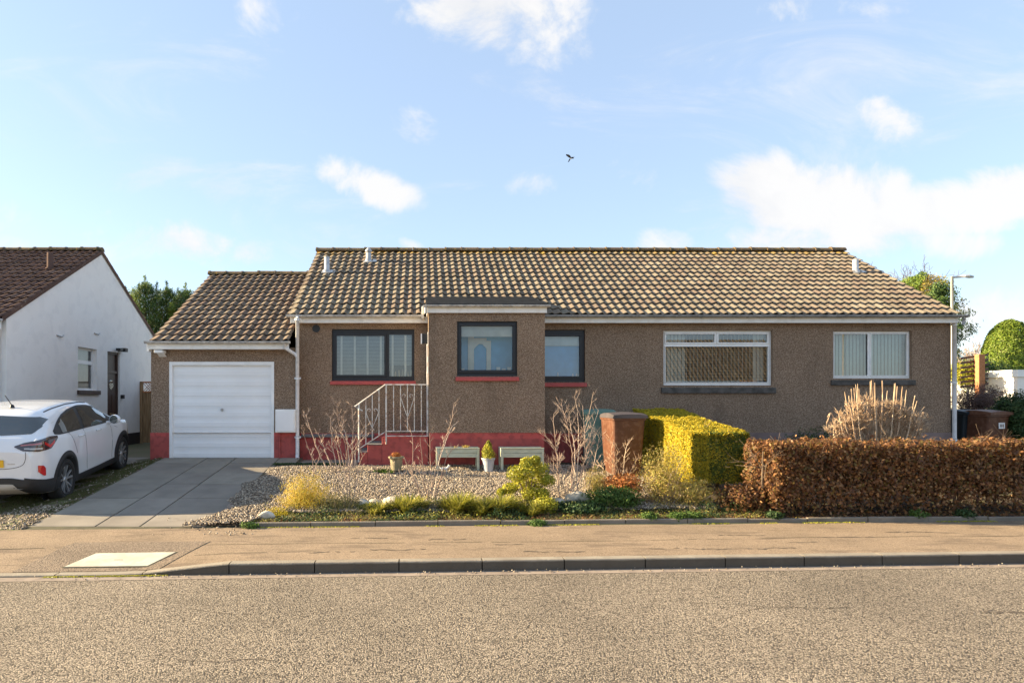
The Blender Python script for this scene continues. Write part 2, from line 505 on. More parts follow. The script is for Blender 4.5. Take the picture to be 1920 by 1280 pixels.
def lichen_above(m, z0, c_):
    nt = m.node_tree; nd, lk = nt.nodes, nt.links; b = nd['Principled BSDF']
    src = b.inputs['Base Color'].links[0].from_socket
    g = nd.new('ShaderNodeNewGeometry'); sp = nd.new('ShaderNodeSeparateXYZ'); lk.new(g.outputs['Position'], sp.inputs[0])
    n = nd.new('ShaderNodeTexNoise'); n.inputs['Scale'].default_value = 3.5; n.inputs['Detail'].default_value = 7; n.inputs['Roughness'].default_value = .7; lk.new(g.outputs['Position'], n.inputs['Vector'])
    a_ = nd.new('ShaderNodeMath'); a_.operation = 'MULTIPLY_ADD'; lk.new(n.outputs['Fac'], a_.inputs[0]); a_.inputs[1].default_value = .9; lk.new(sp.outputs[2], a_.inputs[2])
    mr_ = nd.new('ShaderNodeMapRange'); mr_.inputs['From Min'].default_value = z0 + .48; mr_.inputs['From Max'].default_value = z0 + .60; mr_.inputs['To Max'].default_value = .8
    lk.new(a_.outputs[0], mr_.inputs['Value'])
    mx = nd.new('ShaderNodeMixRGB'); lk.new(mr_.outputs[0], mx.inputs[0]); lk.new(src, mx.inputs[1]); mx.inputs[2].default_value = (*c_, 1)
    lk.new(mx.outputs[0], b.inputs['Base Color'])


lichen_above(M['tile'], 5.80, (.40, .24, .04))
M['ridge'] = mat_island('ridge_tile', [(.14, .10, .065), (.19, .14, .09), (.11, .08, .055)], rough=.95, spec=.1, bump=(40, .5),
                        lichen=[((.06, .06, .03), 7, .52, .75), ((.42, .26, .05), 12, .57, .75)])
M['whiterender'] = mat_noise('white_render', (.85, .82, .78), (.88, .855, .82), scale=1.5, rough=.9, bump=.5, bscale=90, c3=(.6, .58, .56), s3=3, f3=.2)
M['darkplinth'] = mat_plain('dark_plinth', (.03, .024, .022), rough=.8)
M['brownwood'] = mat_noise('brown_door', (.055, .03, .022), (.09, .05, .035), scale=4, rough=.45, stretch=(6, 6, 1))
M['brass'] = mat_plain('brass', (.55, .45, .3), rough=.35, metallic=.8)
M['fence'] = mat_noise('fence_timber', (.22, .13, .06), (.36, .23, .12), scale=5, rough=.85, stretch=(8, 8, .7), bump=.3)
M['trellis'] = mat_noise('orange_timber', (.38, .15, .06), (.5, .22, .10), scale=5, rough=.85, stretch=(2, 2, 6))
M['asphalt'] = mat_chips('asphalt', (.045, .036, .028), (.285, .235, .178), (.54, .455, .35), gap=.85, chip=84, bump=1.0, bdist=.012, large=.55, shift=.2,
                         stain=((.10, .082, .062), .9, .60, .45, (.35, 1.7, 1)))
M['binder'] = mat_noise('exposed_binder', (.085, .066, .05), (.15, .118, .088), scale=12, rough=.95)
M['gutterstrip'] = mat_noise('smooth_channel', (.24, .19, .15), (.31, .25, .20), scale=3, rough=.9, c3=(.14, .11, .09), s3=8, f3=.4)
M['pavement'] = mat_chips('pavement_tar', (.12, .085, .055), (.265, .195, .130), (.36, .27, .185), gap=.3, chip=110, bump=.35, bdist=.006, large=1.3, shift=.16,
                          stain=((.13, .095, .068), 3.0, .535, .6, (.42, 1.6, 1)))
M['patch'] = mat_chips('patch_tar', (.10, .08, .06), (.215, .16, .115), (.36, .28, .20), chip=75, bump=.5, large=1.5)
M['cover'] = mat_noise('pale_cover_concrete', (.46, .41, .32), (.58, .53, .43), scale=3, rough=.85, c3=(.4, .34, .26), s3=14, f3=.4)
M['kerb'] = mat_noise('kerb_concrete', (.17, .145, .115), (.25, .215, .17), scale=4, rough=.9, bump=.5, bscale=50, c3=(.15, .12, .09), s3=8, f3=.4)
def grime_shade_below(m, zt_, amount, c_):
    nt = m.node_tree; nd, lk = nt.nodes, nt.links; b = nd['Principled BSDF']
    src = b.inputs['Base Color'].links[0].from_socket
    g = nd.new('ShaderNodeTexCoord'); sp = nd.new('ShaderNodeSeparateXYZ'); lk.new(g.outputs['Object'], sp.inputs[0])
    n = nd.new('ShaderNodeTexNoise'); n.inputs['Scale'].default_value = 5; n.inputs['Detail'].default_value = 5; lk.new(g.outputs['Object'], n.inputs['Vector'])
    a_ = nd.new('ShaderNodeMath'); a_.operation = 'MULTIPLY_ADD'; lk.new(n.outputs['Fac'], a_.inputs[0]); a_.inputs[1].default_value = .03; lk.new(sp.outputs[2], a_.inputs[2])
    mr_ = nd.new('ShaderNodeMapRange'); mr_.inputs['From Min'].default_value = zt_; mr_.inputs['From Max'].default_value = zt_ + .02
    mr_.inputs['To Min'].default_value = amount; mr_.inputs['To Max'].default_value = 0
    lk.new(a_.outputs[0], mr_.inputs['Value'])
    ge_ = nd.new('ShaderNodeNewGeometry'); s2 = nd.new('ShaderNodeSeparateXYZ'); lk.new(ge_.outputs['True Normal'], s2.inputs[0])
    l_ = nd.new('ShaderNodeMath'); l_.operation = 'LESS_THAN'; lk.new(s2.outputs[2], l_.inputs[0]); l_.inputs[1].default_value = .5
    m2 = nd.new('ShaderNodeMath'); m2.operation = 'MULTIPLY'; lk.new(mr_.outputs[0], m2.inputs[0]); lk.new(l_.outputs[0], m2.inputs[1])
    mx = nd.new('ShaderNodeMixRGB'); lk.new(m2.outputs[0], mx.inputs[0]); lk.new(src, mx.inputs[1]); mx.inputs[2].default_value = (*c_, 1)
    lk.new(mx.outputs[0], b.inputs['Base Color'])


M['kerbroad'] = mat_noise('road_kerb_concrete', (.23, .195, .15), (.31, .27, .21), scale=4, rough=.9, bump=.5, bscale=50, c3=(.15, .12, .09), s3=8, f3=.4)
grime_shade_below(M['kerbroad'], .108, .8, (.06, .05, .038))  # road-side face: its shade painted into the concrete, along with tyre grime
grime_shade_below(M['red'], .62, .3, (.14, .06, .05))
M['slab'] = mat_island('driveway_slab', [(.225, .20, .165), (.275, .245, .20), (.245, .215, .18), (.205, .18, .15)], rough=.9, spec=.2, noise=(2.2, .86, 1.1), bump=(60, .35), lichen=[((.18, .15, .12), 3.5, .58, .4)])
M['joint'] = mat_noise('joint_dirt', (.05, .045, .03), (.10, .09, .05), scale=6, rough=1)
M['soil'] = mat_noise('soil', (.04, .028, .018), (.10, .07, .045), scale=9, rough=1, bump=.8, bscale=30, c3=(.12, .11, .03), s3=5, f3=.5)
M['verge'] = mat_noise('mossy_verge', (.09, .065, .045), (.10, .13, .03), scale=3, rough=1, bump=.8, bscale=60, c3=(.20, .13, .10), s3=30, f3=.7)
M['ground'] = mat_noise('ground', (.09, .10, .04), (.14, .12, .07), scale=.4, rough=1)
M['path'] = mat_noise('path_concrete', (.20, .18, .15), (.27, .24, .2), scale=3, rough=.9)
M['gravel'] = mat_island('gravel_stone', [(.42, .35, .27), (.15, .12, .09), (.32, .25, .185), (.52, .45, .35), (.24, .19, .145), (.11, .09, .072), (.42, .345, .255)], rough=.85, noise=(20, .85, 1.15))
M['rock'] = mat_noise('pale_rock', (.34, .29, .21), (.62, .56, .46), scale=5, rough=.9, bump=.6, bscale=20, c3=(.18, .17, .08), s3=7, f3=.4)
M['carpaint'] = mat_plain('white_car_paint', (.76, .77, .79), rough=.25, spec=.5, coat=1.0, dirt=.01)
M['carblack'] = mat_plain('car_black_trim', (.022, .022, .024), rough=.55)
M['carglass'] = mat_plain('car_dark_glass', (.02, .028, .028), rough=.02, spec=1.0, coat=1.0, dirt=0)
M['tyre'] = mat_plain('tyre_rubber', (.018, .018, .018), rough=.85)
M['alloy'] = mat_plain('alloy_silver', (.55, .55, .56), rough=.3, metallic=.7)
M['alloydark'] = mat_plain('alloy_dark', (.03, .03, .032), rough=.4)
M['skid'] = mat_plain('silver_skid_plate', (.42, .40, .37), rough=.45, metallic=.2)
M['lampred'] = mat_plain('red_lamp', (.55, .012, .012), rough=.15, coat=1)
M['lampsmoke'] = mat_plain('smoked_lamp', (.045, .03, .034), rough=.1, coat=1)
M['lamppink'] = mat_plain('lamp_light_guide', (.42, .13, .13), rough=.2, coat=1)
M['lampclear'] = mat_plain('lamp_clear', (.45, .45, .46), rough=.15, coat=1)
M['plate'] = mat_plain('yellow_plate', (.75, .42, .02), rough=.4)
M['binbrown'] = mat_noise('bin_brown', (.095, .036, .018), (.125, .05, .027), scale=3, rough=.5, c3=(.24, .14, .09), s3=12, f3=.25)
M['bingreen'] = mat_noise('bin_green', (.11, .20, .165), (.14, .25, .205), scale=3, rough=.5)
M['bindark'] = mat_noise('bin_dark', (.012, .022, .028), (.02, .03, .038), scale=3, rough=.5)
M['binlid'] = mat_noise('bin_lid', (.055, .05, .055), (.095, .08, .085), scale=3, rough=.45)
M['bark'] = mat_noise('bark', (.10, .07, .05), (.20, .145, .10), scale=12, rough=.95, bump=.5, stretch=(1, 1, .3))
M['twig'] = mat_island('twig_bark', [(.36, .26, .20), (.50, .39, .31), (.28, .19, .15), (.58, .47, .38)], rough=.85)
M['twigpale'] = mat_island('twig_pale', [(.55, .40, .26), (.44, .29, .18), (.62, .48, .33), (.36, .23, .14)], rough=.85)
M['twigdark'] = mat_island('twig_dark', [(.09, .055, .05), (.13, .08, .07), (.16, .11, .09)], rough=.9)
M['beech'] = mat_island('beech_leaf', [(.20, .085, .035), (.36, .18, .07), (.09, .036, .02), (.48, .28, .12), (.17, .075, .036), (.24, .11, .045), (.11, .046, .027), (.20, .15, .04), (.14, .06, .03)], rough=.5, trans=.38)
M['gold'] = mat_island('golden_leaf', [(.62, .44, .025), (.46, .38, .03), (.70, .52, .045), (.34, .33, .03), (.66, .46, .035)], rough=.6, trans=.38)
M['goldshade'] = mat_island('shaded_conifer_leaf', [(.04, .075, .015), (.09, .13, .022), (.16, .17, .025)], rough=.65, trans=.25)  # shaded copy of the golden leaf, shade put into darker greens
M['green'] = mat_island('green_leaf', [(.05, .10, .02), (.09, .16, .03), (.13, .20, .04), (.035, .075, .02)], rough=.6, trans=.3)
M['darkgreen'] = mat_island('dark_green_leaf', [(.018, .045, .015), (.035, .075, .02), (.055, .10, .03), (.08, .10, .03)], rough=.6, trans=.2)
M['conifer'] = mat_island('conifer_leaf', [(.035, .08, .025), (.06, .12, .03), (.12, .17, .035), (.025, .055, .02)], rough=.65, trans=.25)
M['topiary'] = mat_island('topiary_leaf', [(.13, .20, .02), (.19, .26, .03), (.08, .14, .02), (.27, .31, .05)], rough=.5, trans=.3)
M['yellowgreen'] = mat_island('yellow_green_leaf', [(.42, .38, .03), (.30, .32, .04), (.56, .48, .05), (.18, .22, .03)], rough=.5, trans=.35)
M['goldgrass'] = mat_island('golden_foliage', [(.66, .42, .03), (.50, .40, .05), (.66, .48, .12), (.40, .30, .06), (.45, .44, .05)], rough=.7, trans=.4)
M['olive'] = mat_island('olive_foliage', [(.22, .19, .07), (.30, .25, .10), (.15, .14, .05), (.12, .15, .05)], rough=.7, trans=.35)
M['hay'] = mat_island('hay_leaf', [(.60, .46, .10), (.46, .38, .07), (.34, .22, .08), (.66, .52, .20), (.30, .32, .06)], rough=.7, trans=.35)
M['orange'] = mat_island('orange_leaf', [(.50, .20, .05), (.36, .11, .04), (.56, .28, .08), (.26, .10, .04)], rough=.6, trans=.35)
M['tuft'] = mat_island('grass_blade', [(.24, .26, .03), (.46, .42, .05), (.08, .10, .025), (.58, .50, .12), (.14, .18, .03)], rough=.6, trans=.35)
M['mossgrass'] = mat_island('mossy_grass', [(.07, .09, .02), (.11, .12, .03), (.05, .07, .02), (.16, .12, .06), (.10, .08, .04)], rough=.8, trans=.2)
M['planter'] = mat_noise('sage_planter_paint', (.44, .46, .34), (.55, .56, .43), scale=6, rough=.7, stretch=(1, 4, 4))
M['compost'] = mat_noise('compost', (.08, .04, .025), (.15, .08, .05), scale=20, rough=1)
M['potgrey'] = mat_noise('grey_pot', (.40, .41, .43), (.47, .48, .50), scale=6, rough=.6)
M['potstone'] = mat_noise('mossy_stone_pot', (.20, .17, .10), (.32, .27, .17), scale=9, rough=.9, bump=.4)
M['concrete'] = mat_noise('pale_concrete', (.5, .46, .40), (.62, .58, .52), scale=4, rough=.85)
M['brick'] = mat_noise('brown_brick', (.20, .12, .08), (.27, .17, .12), scale=6, rough=.9)
M['birdblack'] = mat_plain('bird_black', (.008, .008, .01), rough=.4)
M['birdwhite'] = mat_plain('bird_white', (.75, .75, .75), rough=.7)
M['lampgrey'] = mat_plain('lamp_post_paint', (.55, .53, .50), rough=.5)
M['cat'] = mat_plain('white_ornament', (.75, .74, .72), rough=.5)


# ------------------------------------------------------------------ ground heights
def y_kerb(x):
    return 7.04 + .053 * (x + 1.61)


def y_back(x):
    return 9.05 + .045 * (x + 2.36)


def z_drive(x, y):
    return .115 + .54 * np.clip((y - 9.0) / 4.86, 0, 1)


def z_neigh(x, y):
    return .085 + .081 * np.clip(y - 9.0, 0, 5.5)


def z_left(x, y):
    t = np.clip((-5.5 - x) / .7, 0, 1)
    return z_drive(x, y) * (1 - t) + z_neigh(x, y) * t


def z_garden(x, y):
    yb = y_back(x)
    return .15 + .40 * np.clip((y - yb) / (13.1 - yb), 0, 1)


def z_any(x, y):
    x = np.asarray(x, float); y = np.asarray(y, float)
    g = np.where(x < -2.95, z_left(x, y), z_garden(x, y))
    return g


def sheet(name, xs, ys_fn, zfn, mat, ny, **kw):
    """xs: array of X; ys_fn(x)->(y0,y1)"""
    xs = np.asarray(xs, float)
    vs = []
    for t in np.linspace(0, 1, ny + 1):
        for x in xs:
            y0, y1 = ys_fn(x)
            y = y0 + (y1 - y0) * t
            vs.append((x, y, float(zfn(x, y))))
    nx = len(xs)
    q = [(j * nx + i, j * nx + i + 1, (j + 1) * nx + i + 1, (j + 1) * nx + i) for j in range(ny) for i in range(nx - 1)]
    o = fast_mesh(name, vs, q, mat, smooth=True)
    o['kind'] = kw.get('kind', 'structure')
    if 'label' in kw:
        o['label'] = kw['label']
    return o


# the one big sheet
def ground_z(x, y):
    if y < 8.9:
        return -.03
    if y < 13.5:
        return float(z_any(x, y)) - .05
    return .50 if -12 < x < 14 else .48


gx = np.array([-900, -200, -60, -30, -18, -12, -9, -7, -6, -5.5, -5, -4, -3, -2.9, -2, 0, 2, 4, 6, 8, 10, 12, 14, 20, 30, 60, 200, 900.])
gy = np.array([-900, -200, -60, -20, 0, 6, 8.85, 9.0, 9.6, 10.5, 11.5, 12.5, 13.4, 14, 16, 20, 30, 60, 200, 900.])
vs = [(x, y, ground_z(x, y)) for y in gy for x in gx]
nx = len(gx)
fast_mesh('ground', vs, [(j * nx + i, j * nx + i + 1, (j + 1) * nx + i + 1, (j + 1) * nx + i) for j in range(len(gy) - 1) for i in range(nx - 1)], M['ground'])['kind'] = 'structure'

xs = np.linspace(-40, 40, 81)
sheet('road', xs, lambda x: (.8, y_kerb(x) - .16), lambda x, y: .0, M['asphalt'], 4)
sheet('road_channel', xs, lambda x: (y_kerb(x) - .16, y_kerb(x) + .02), lambda x, y: .003, M['gutterstrip'], 1)
sheet('opposite_pavement', xs, lambda x: (-1.4, .8), lambda x, y: .11, M['pavement'], 1)


def kerb_h(x):      # top of the kerb: dropped in front of the driveways
    t = min(1, max(0, (x + 3.05) / .95))
    return .022 + .098 * t


def pave_z(x, y):
    yk, yb = y_kerb(x) + .125, y_back(x)
    t = min(1, max(0, (y - yk) / max(.01, min(.9, yb - yk))))
    return (kerb_h(x) - .004) * (1 - t) + .112 * t


xs2 = np.concatenate([np.linspace(-40, -8, 17), np.linspace(-7.5, 12, 79), np.linspace(13, 40, 14)])
sheet('pavement', xs2, lambda x: (y_kerb(x) + .12, y_back(x) + (.0 if x > -2.9 else -.03)), pave_z, M['pavement'], 14)

# kerb stones with joints
mb = MB()
joints = [-1.61 - .08 + .915 * k for k in range(-30, 40)]
KJ = [(430 - CX) / 173.5 + .915 * k for k in range(-30, 40)]
for a0, a1 in zip(KJ[:-1], KJ[1:]):
    a0 += .006; a1 -= .006
    n = 4
    for i in range(n):
        x0, x1 = a0 + (a1 - a0) * i / n, a0 + (a1 - a0) * (i + 1) / n
        v = []
        for x in (x0, x1):
            yk = y_kerb(x); h = kerb_h(x)
            for (dy_, z) in ((0, -.08), (0, h - .014), (.006, h - .004), (.018, h), (.12, h), (.12, -.08)):
                v.append((x, yk + dy_, z))
        fs = [(k, k + 1, k + 7, k + 6) for k in range(5)]
        fs = [tuple(reversed(f)) for f in fs]
        if i == 0:
            fs.append((0, 1, 2, 3, 4, 5))
        if i == n - 1:
            fs.append((11, 10, 9, 8, 7, 6))
        mb.add(v, fs)
mb.build('kerb', M['kerbroad'])['kind'] = 'structure'
mb = MB()
for x in np.arange(-38, 38, .915):
    mb.box(x, x + .90, .68, .80, -.05, .12)
mb.build('opposite_kerb', M['kerb'])['kind'] = 'structure'

# low concrete edging along the back of the pavement
mb = MB()
rnd = random.Random(3)
x = -2.42
while x < 16:
    L = .9 + rnd.uniform(-.02, .02)
    dz, dyy = rnd.uniform(-.008, .008), rnd.uniform(-.008, .008)
    v = []
    for xx in (x, x + L - .012):
        yb = y_back(xx) + .01 + dyy
        for (d_, z) in ((0, .05), (0, .165), (.01, .175), (.045, .175), (.055, .165), (.055, .05)):
            v.append((xx, yb + d_, z + dz))
    fs = [tuple(reversed((k, k + 1, k + 7, k + 6))) for k in range(5)] + [(0, 1, 2, 3, 4, 5), (11, 10, 9, 8, 7, 6)]
    mb.add(v, fs)
    x += L
mb.build('edging_strip', M['kerb'])['kind'] = 'structure'

# driveway slabs
mb = MB()
rnd = random.Random(5)
colsx = [(-5.45, -4.53), (-4.52, -3.91), (-3.90, -2.99), (-2.98, -2.55)]
for ci, (x0, x1) in enumerate(colsx):
    y = 9.05 + (0, .3, .12, .3)[ci] * 0
    k = 0
    while y < 13.85:
        L = .61 if (k == 0) else .915
        if ci == 3 and y < 12.3:
            y += L; k += 1
            continue
        y1 = min(y + L, 13.855)
        jz = [rnd.uniform(-.003, .003) for _ in range(4)]
        xa, xb, ya, yb_ = x0 + .006, x1 - .006, y + .011, y1 - .011
        c = [(xa, ya), (xb, ya), (xb, yb_), (xa, yb_)]
        top = [(p[0], p[1], float(z_drive(*p)) + .004 + jz[i]) for i, p in enumerate(c)]
        bot = [(p[0], p[1], float(z_drive(*p)) - .05) for p in c]
        mb.add(bot + top, [(4, 5, 6, 7), (0, 1, 5, 4), (1, 2, 6, 5), (2, 3, 7, 6), (3, 0, 4, 7)])
        y = y1; k += 1
mb.build('driveway', M['slab'], bevel=.004)['kind'] = 'structure'
sheet('driveway_bed', np.linspace(-5.47, -2.5, 10), lambda x: (y_back(x) - .06, 13.9), lambda x, y: float(z_drive(x, y)) - .008, M['joint'], 12)
# neighbour's driveway and the verge between
mb = MB()
for ci, (x0, x1) in enumerate([(-7.2, -6.28), (-8.13, -7.21), (-9.05, -8.14), (-9.97, -9.06)]):
    y = 8.93 + (0, .3, 0, .3)[ci]
    while y < 15:
        y1 = y + .915
        c = [(x0 + .005, y + .005), (x1 - .005, y + .005), (x1 - .005, y1 - .005), (x0 + .005, y1 - .005)]
        mb.add([(p[0], p[1], float(z_neigh(*p)) - .05) for p in c] + [(p[0], p[1], float(z_neigh(*p)) + .004) for p in c], [(4, 5, 6, 7), (0, 1, 5, 4), (1, 2, 6, 5), (2, 3, 7, 6), (3, 0, 4, 7)])
        y = y1
mb.build('neighbour_driveway', M['slab'], bevel=.004)['kind'] = 'structure'
sheet('verge', np.linspace(-16, -5.455, 30), lambda x: (y_back(x) - .05, 15.5), lambda x, y: float(z_left(x, y)) - .004 + .02 * max(0, math.sin((x + 6.3) * 3.7)) * (x > -6.3), M['verge'], 24)
# pavement details
mb = MB()
p4 = [at(68, 1067, 7.2), at(160, 1026, 8.2), at(405, 1022, 8.2), at(330, 1067, 7.25)]
p4 = [(-4.42, 7.03), (-4.28, 8.08), (-2.62, 8.15), (-2.85, 7.1)]
sub = 6
vs = []
for j in range(sub + 1):
    for i in range(sub + 1):
        s_, t_ = i / sub, j / sub
        x = (p4[0][0] * (1 - s_) + p4[3][0] * s_) * (1 - t_) + (p4[1][0] * (1 - s_) + p4[2][0] * s_) * t_
        y = (p4[0][1] * (1 - s_) + p4[3][1] * s_) * (1 - t_) + (p4[1][1] * (1 - s_) + p4[2][1] * s_) * t_
        vs.append((x, y, pave_z(x, y) + .005))
mb.addq(vs, [(j * (sub + 1) + i, j * (sub + 1) + i + 1, (j + 1) * (sub + 1) + i + 1, (j + 1) * (sub + 1) + i) for j in range(sub) for i in range(sub)])
mb.build('pavement_patch', M['patch'])['kind'] = 'structure'
mb = MB()
rnd = random.Random(17)
for (xa_, xb_, off_) in ((-8, 12, .95), (-2.62, -1.2, .55)):
    x = xa_; ph = rnd.uniform(0, 6)
    while x < xb_:
        x2 = x + .12
        o1, o2 = [off_ + .03 * math.sin(q_ * .9 + ph) + .012 * math.sin(q_ * 4.1) for q_ in (x, x2)]
        w_ = .006 + .007 * abs(math.sin(x * 2.3))
        if rnd.random() > .12:
            v = [(x, y_kerb(x) + o1), (x2, y_kerb(x2) + o2), (x2, y_kerb(x2) + o2 + w_), (x, y_kerb(x) + o1 + w_)]
            mb.add([(p_[0], p_[1], pave_z(*p_) + .004) for p_ in v], [(0, 1, 2, 3)])
        x = x2
mb.build('pavement_joint', M['joint'])['kind'] = 'structure'
mb = MB()
rnd = random.Random(23)


def worn_line(x0, y0, dx, dy_, n, w, zf, wob=.05):
    x, y = x0, y0
    for i in range(n):
        x2, y2 = x + dx, y + dy_ + rnd.gauss(0, wob * .35)
        wa, wb = w * rnd.uniform(.3, 1.2), w * rnd.uniform(.3, 1.2)
        if rnd.random() > .18:
            mb.add([(x, y - wa, zf(x, y)), (x2, y2 - wb, zf(x2, y2)), (x2, y2 + wb, zf(x2, y2)), (x, y + wa, zf(x, y))], [(0, 1, 2, 3)])
        x, y = x2, y2


RZ = lambda x, y: .004
PZ = lambda x, y: pave_z(x, y) + .005
worn_line(4.85, 5.72, .045, .004, 16, .016, RZ)
worn_line(5.0, 5.76, .04, -.003, 12, .010, RZ)
worn_line(2.2, 6.1, .07, -.012, 22, .005, RZ)
worn_line(3.0, 5.85, .06, .008, 16, .006, RZ)
worn_line(-2.6, 6.05, .08, -.02, 14, .004, RZ)
worn_line(-1.75, 4.72, .05, -.004, 18, .006, RZ)
for (x_, o_, n_) in ((-1.3, .45, 9), (-.6, .6, 11), (.1, 1.1, 8), (1.2, .4, 12), (2.6, .5, 14), (3.4, .42, 18), (3.9, 1.2, 10), (5.2, 1.0, 12), (6.2, 1.25, 16), (-.9, 1.25, 8), (4.4, .75, 9), (.9, .8, 6)):
    worn_line(x_, y_kerb(x_) + o_, .06, .003, n_, .013, PZ, .06)
worn_line(3.2, y_kerb(3.2) + 1.4, .035, -.04, 18, .004, PZ, .02)
worn_line(.2, y_kerb(.2) + 1.3, .03, -.045, 12, .004, PZ, .02)
mb.build('worn_tarmac', M['binder'])['kind'] = 'structure'
cv = empty('access_cover', (-3.4, 7.4, .04), 'pale rectangular concrete access cover set in the pavement by the dropped kerb', 'access cover')
c4 = [(-3.93, 7.18), (-3.80, 7.62), (-2.88, 7.66), (-3.03, 7.22)]
mb = MB(); fr_ = MB()
vs = [(x, y, pave_z(x, y) + .006) for x, y in c4] + [(x, y, pave_z(x, y) + .013) for x, y in c4]
mb.add(vs, [(4, 5, 6, 7)] + [(i, (i + 1) % 4, 4 + (i + 1) % 4, 4 + i) for i in range(4)])
mb.build('slab', M['cover'], cv)
mb = MB()
ccx, ccy = -3.43, 7.42
mb.box(ccx - .05, ccx + .05, ccy - .03, ccy + .03, pave_z(ccx, ccy) + .0115, pave_z(ccx, ccy) + .0145)
mb.build('lifting_slot', M['patch'], cv)
mb = MB()
cc_ = (sum(p_[0] for p_ in c4) / 4, sum(p_[1] for p_ in c4) / 4)
o4 = [(cc_[0] + (x - cc_[0]) * 1.045, cc_[1] + (y - cc_[1]) * 1.09) for x, y in c4]
mb.add([(x, y, pave_z(x, y) + .0085) for x, y in c4] + [(x, y, pave_z(x, y) + .0085) for x, y in o4], [(i, (i + 1) % 4, 4 + (i + 1) % 4, 4 + i) for i in range(4)])
mb.build('frame', M['joint'], cv)

sheet('garden_soil', np.linspace(-2.95, 16, 60), lambda x: (y_back(x) + .04, 14.4), lambda x, y: float(z_garden(x, y)) - .02, M['soil'], 20)
sheet('house_path', np.linspace(-2.95, -.2, 6), lambda x: (13.25, 14.2), lambda x, y: .585, M['path'], 2)
# garden path strip in front of the garage corner


# ------------------------------------------------------------------ building helpers
def wall_sheet(x0, x1, z0, z1, y, depth, openings, mb, flip=1):
    """wall in the XZ plane facing -Y with recessed openings (front sheet + reveals)"""
    X = sorted({x0, x1, *[o[0] for o in openings], *[o[1] for o in openings]})
    Z = sorted({z0, z1, *[o[2] for o in openings], *[o[3] for o in openings]})
    for xa, xb in zip(X[:-1], X[1:]):
        for za, zb in zip(Z[:-1], Z[1:]):
            cx, cz = (xa + xb) / 2, (za + zb) / 2
            if any(o[0] < cx < o[1] and o[2] < cz < o[3] for o in openings):
                continue
            mb.add([(xa, y, za), (xb, y, za), (xb, y, zb), (xa, y, zb)], [(0, 1, 2, 3)])
    for (a0, a1, b0, b1) in openings:
        y2 = y + depth
        mb.add([(a0, y, b0), (a0, y2, b0), (a0, y2, b1), (a0, y, b1)], [(0, 1, 2, 3)])
        mb.add([(a1, y, b0), (a1, y2, b0), (a1, y2, b1), (a1, y, b1)], [(3, 2, 1, 0)])
        mb.add([(a0, y, b1), (a1, y, b1), (a1, y2, b1), (a0, y2, b1)], [(3, 2, 1, 0)])
        mb.add([(a0, y, b0), (a1, y, b0), (a1, y2, b0), (a0, y2, b0)], [(0, 1, 2, 3)])


def tile_roof(parent, name, mat, x0, x1, ye, ze, tanp, run, seed=1, period=.178, gauge=.302, amp=.036, face=1, per=2, clip=None):
    """interlocking rolled tiles; face=1: slope rises towards +Y, -1: towards -Y"""
    rnd_ = np.random.RandomState(seed)
    ang = math.atan(tanp)
    L = run / math.cos(ang)
    rows = int(round(L / gauge)); g = L / rows
    ncol = max(1, int(round((x1 - x0) / period))); p = (x1 - x0) / ncol
    NS = 12
    V, Q = [], []
    n = 0
    ca, sa = math.cos(ang), math.sin(ang)

    def prof(u):
        ph = (u / p) % 1.0
        up_ = np.clip((ph - .06) / .72, 0, 1); dn_ = np.clip((ph - .78) / .22, 0, 1)
        return amp * np.where(ph < .78, (up_ * up_ * (3 - 2 * up_)) ** 1.15, 1 - dn_ * dn_ * (3 - 2 * dn_))
    us = np.linspace(0, 1, NS)
    for r in range(rows):
        for c in range(ncol):
            ua = c * p
            u = ua + us * p
            j = rnd_.uniform(-.004, .004); jl = rnd_.uniform(-.006, .006); tl = rnd_.uniform(-.003, .003)
            h = prof(u) + j + tl * (us - .5) * 2
            s0 = r * g + jl - .012; s1 = (r + 1) * g + .075
            lift = .046
            pts = []
            for (s_, hh) in ((s0, h + lift - .015), (s0, h + lift), (s0 + .012, h + lift + .001), (s1, h + .0)):
                X_ = x0 + u; Y_ = s_ * ca - hh * sa; Z_ = s_ * sa + hh * ca
                pts.append(np.stack([X_, ye + face * Y_, ze + Z_], 1))
            pts = np.concatenate(pts)
            V.append(pts)
            for k in range(3):
                for i in range(NS - 1):
                    a_ = n + k * NS + i
                    Q.append((a_, a_ + 1, a_ + NS + 1, a_ + NS) if face > 0 else (a_, a_ + NS, a_ + NS + 1, a_ + 1))
            n += len(pts)
    return fast_mesh(name, np.concatenate(V), Q, mat, parent, smooth=False)


def ridge_tiles(parent, mat, x0, x1, y, z, r=.115, L=.44, seed=1):
    rnd_ = random.Random(seed)
    mb = MB(); x = x0
    while x < x1 - .05:
        xe = min(x + L, x1)
        dz, dy_ = rnd_.uniform(-.008, .008), rnd_.uniform(-.01, .01)
        vs, fs = [], []
        n = 10
        for (xx, rr) in ((x + .008, r + .012), (x + .05, r + .012), (x + .052, r), (xe + .0, r - .004)):
            for k in range(n + 1):
                t = math.pi * k / n
                vs.append((xx, y + dy_ - math.cos(t) * rr * 1.12, z + dz + math.sin(t) * rr * .95))
        for i in range(3):
            for k in range(n):
                fs.append((i * (n + 1) + k, (i + 1) * (n + 1) + k, (i + 1) * (n + 1) + k + 1, i * (n + 1) + k + 1))
        fs.append(tuple(range(n + 1)))
        fs.append(tuple(reversed(range(3 * (n + 1), 4 * (n + 1)))))
        mb.add(vs, fs)
        x = xe
    return mb.build('ridge', mat, parent)


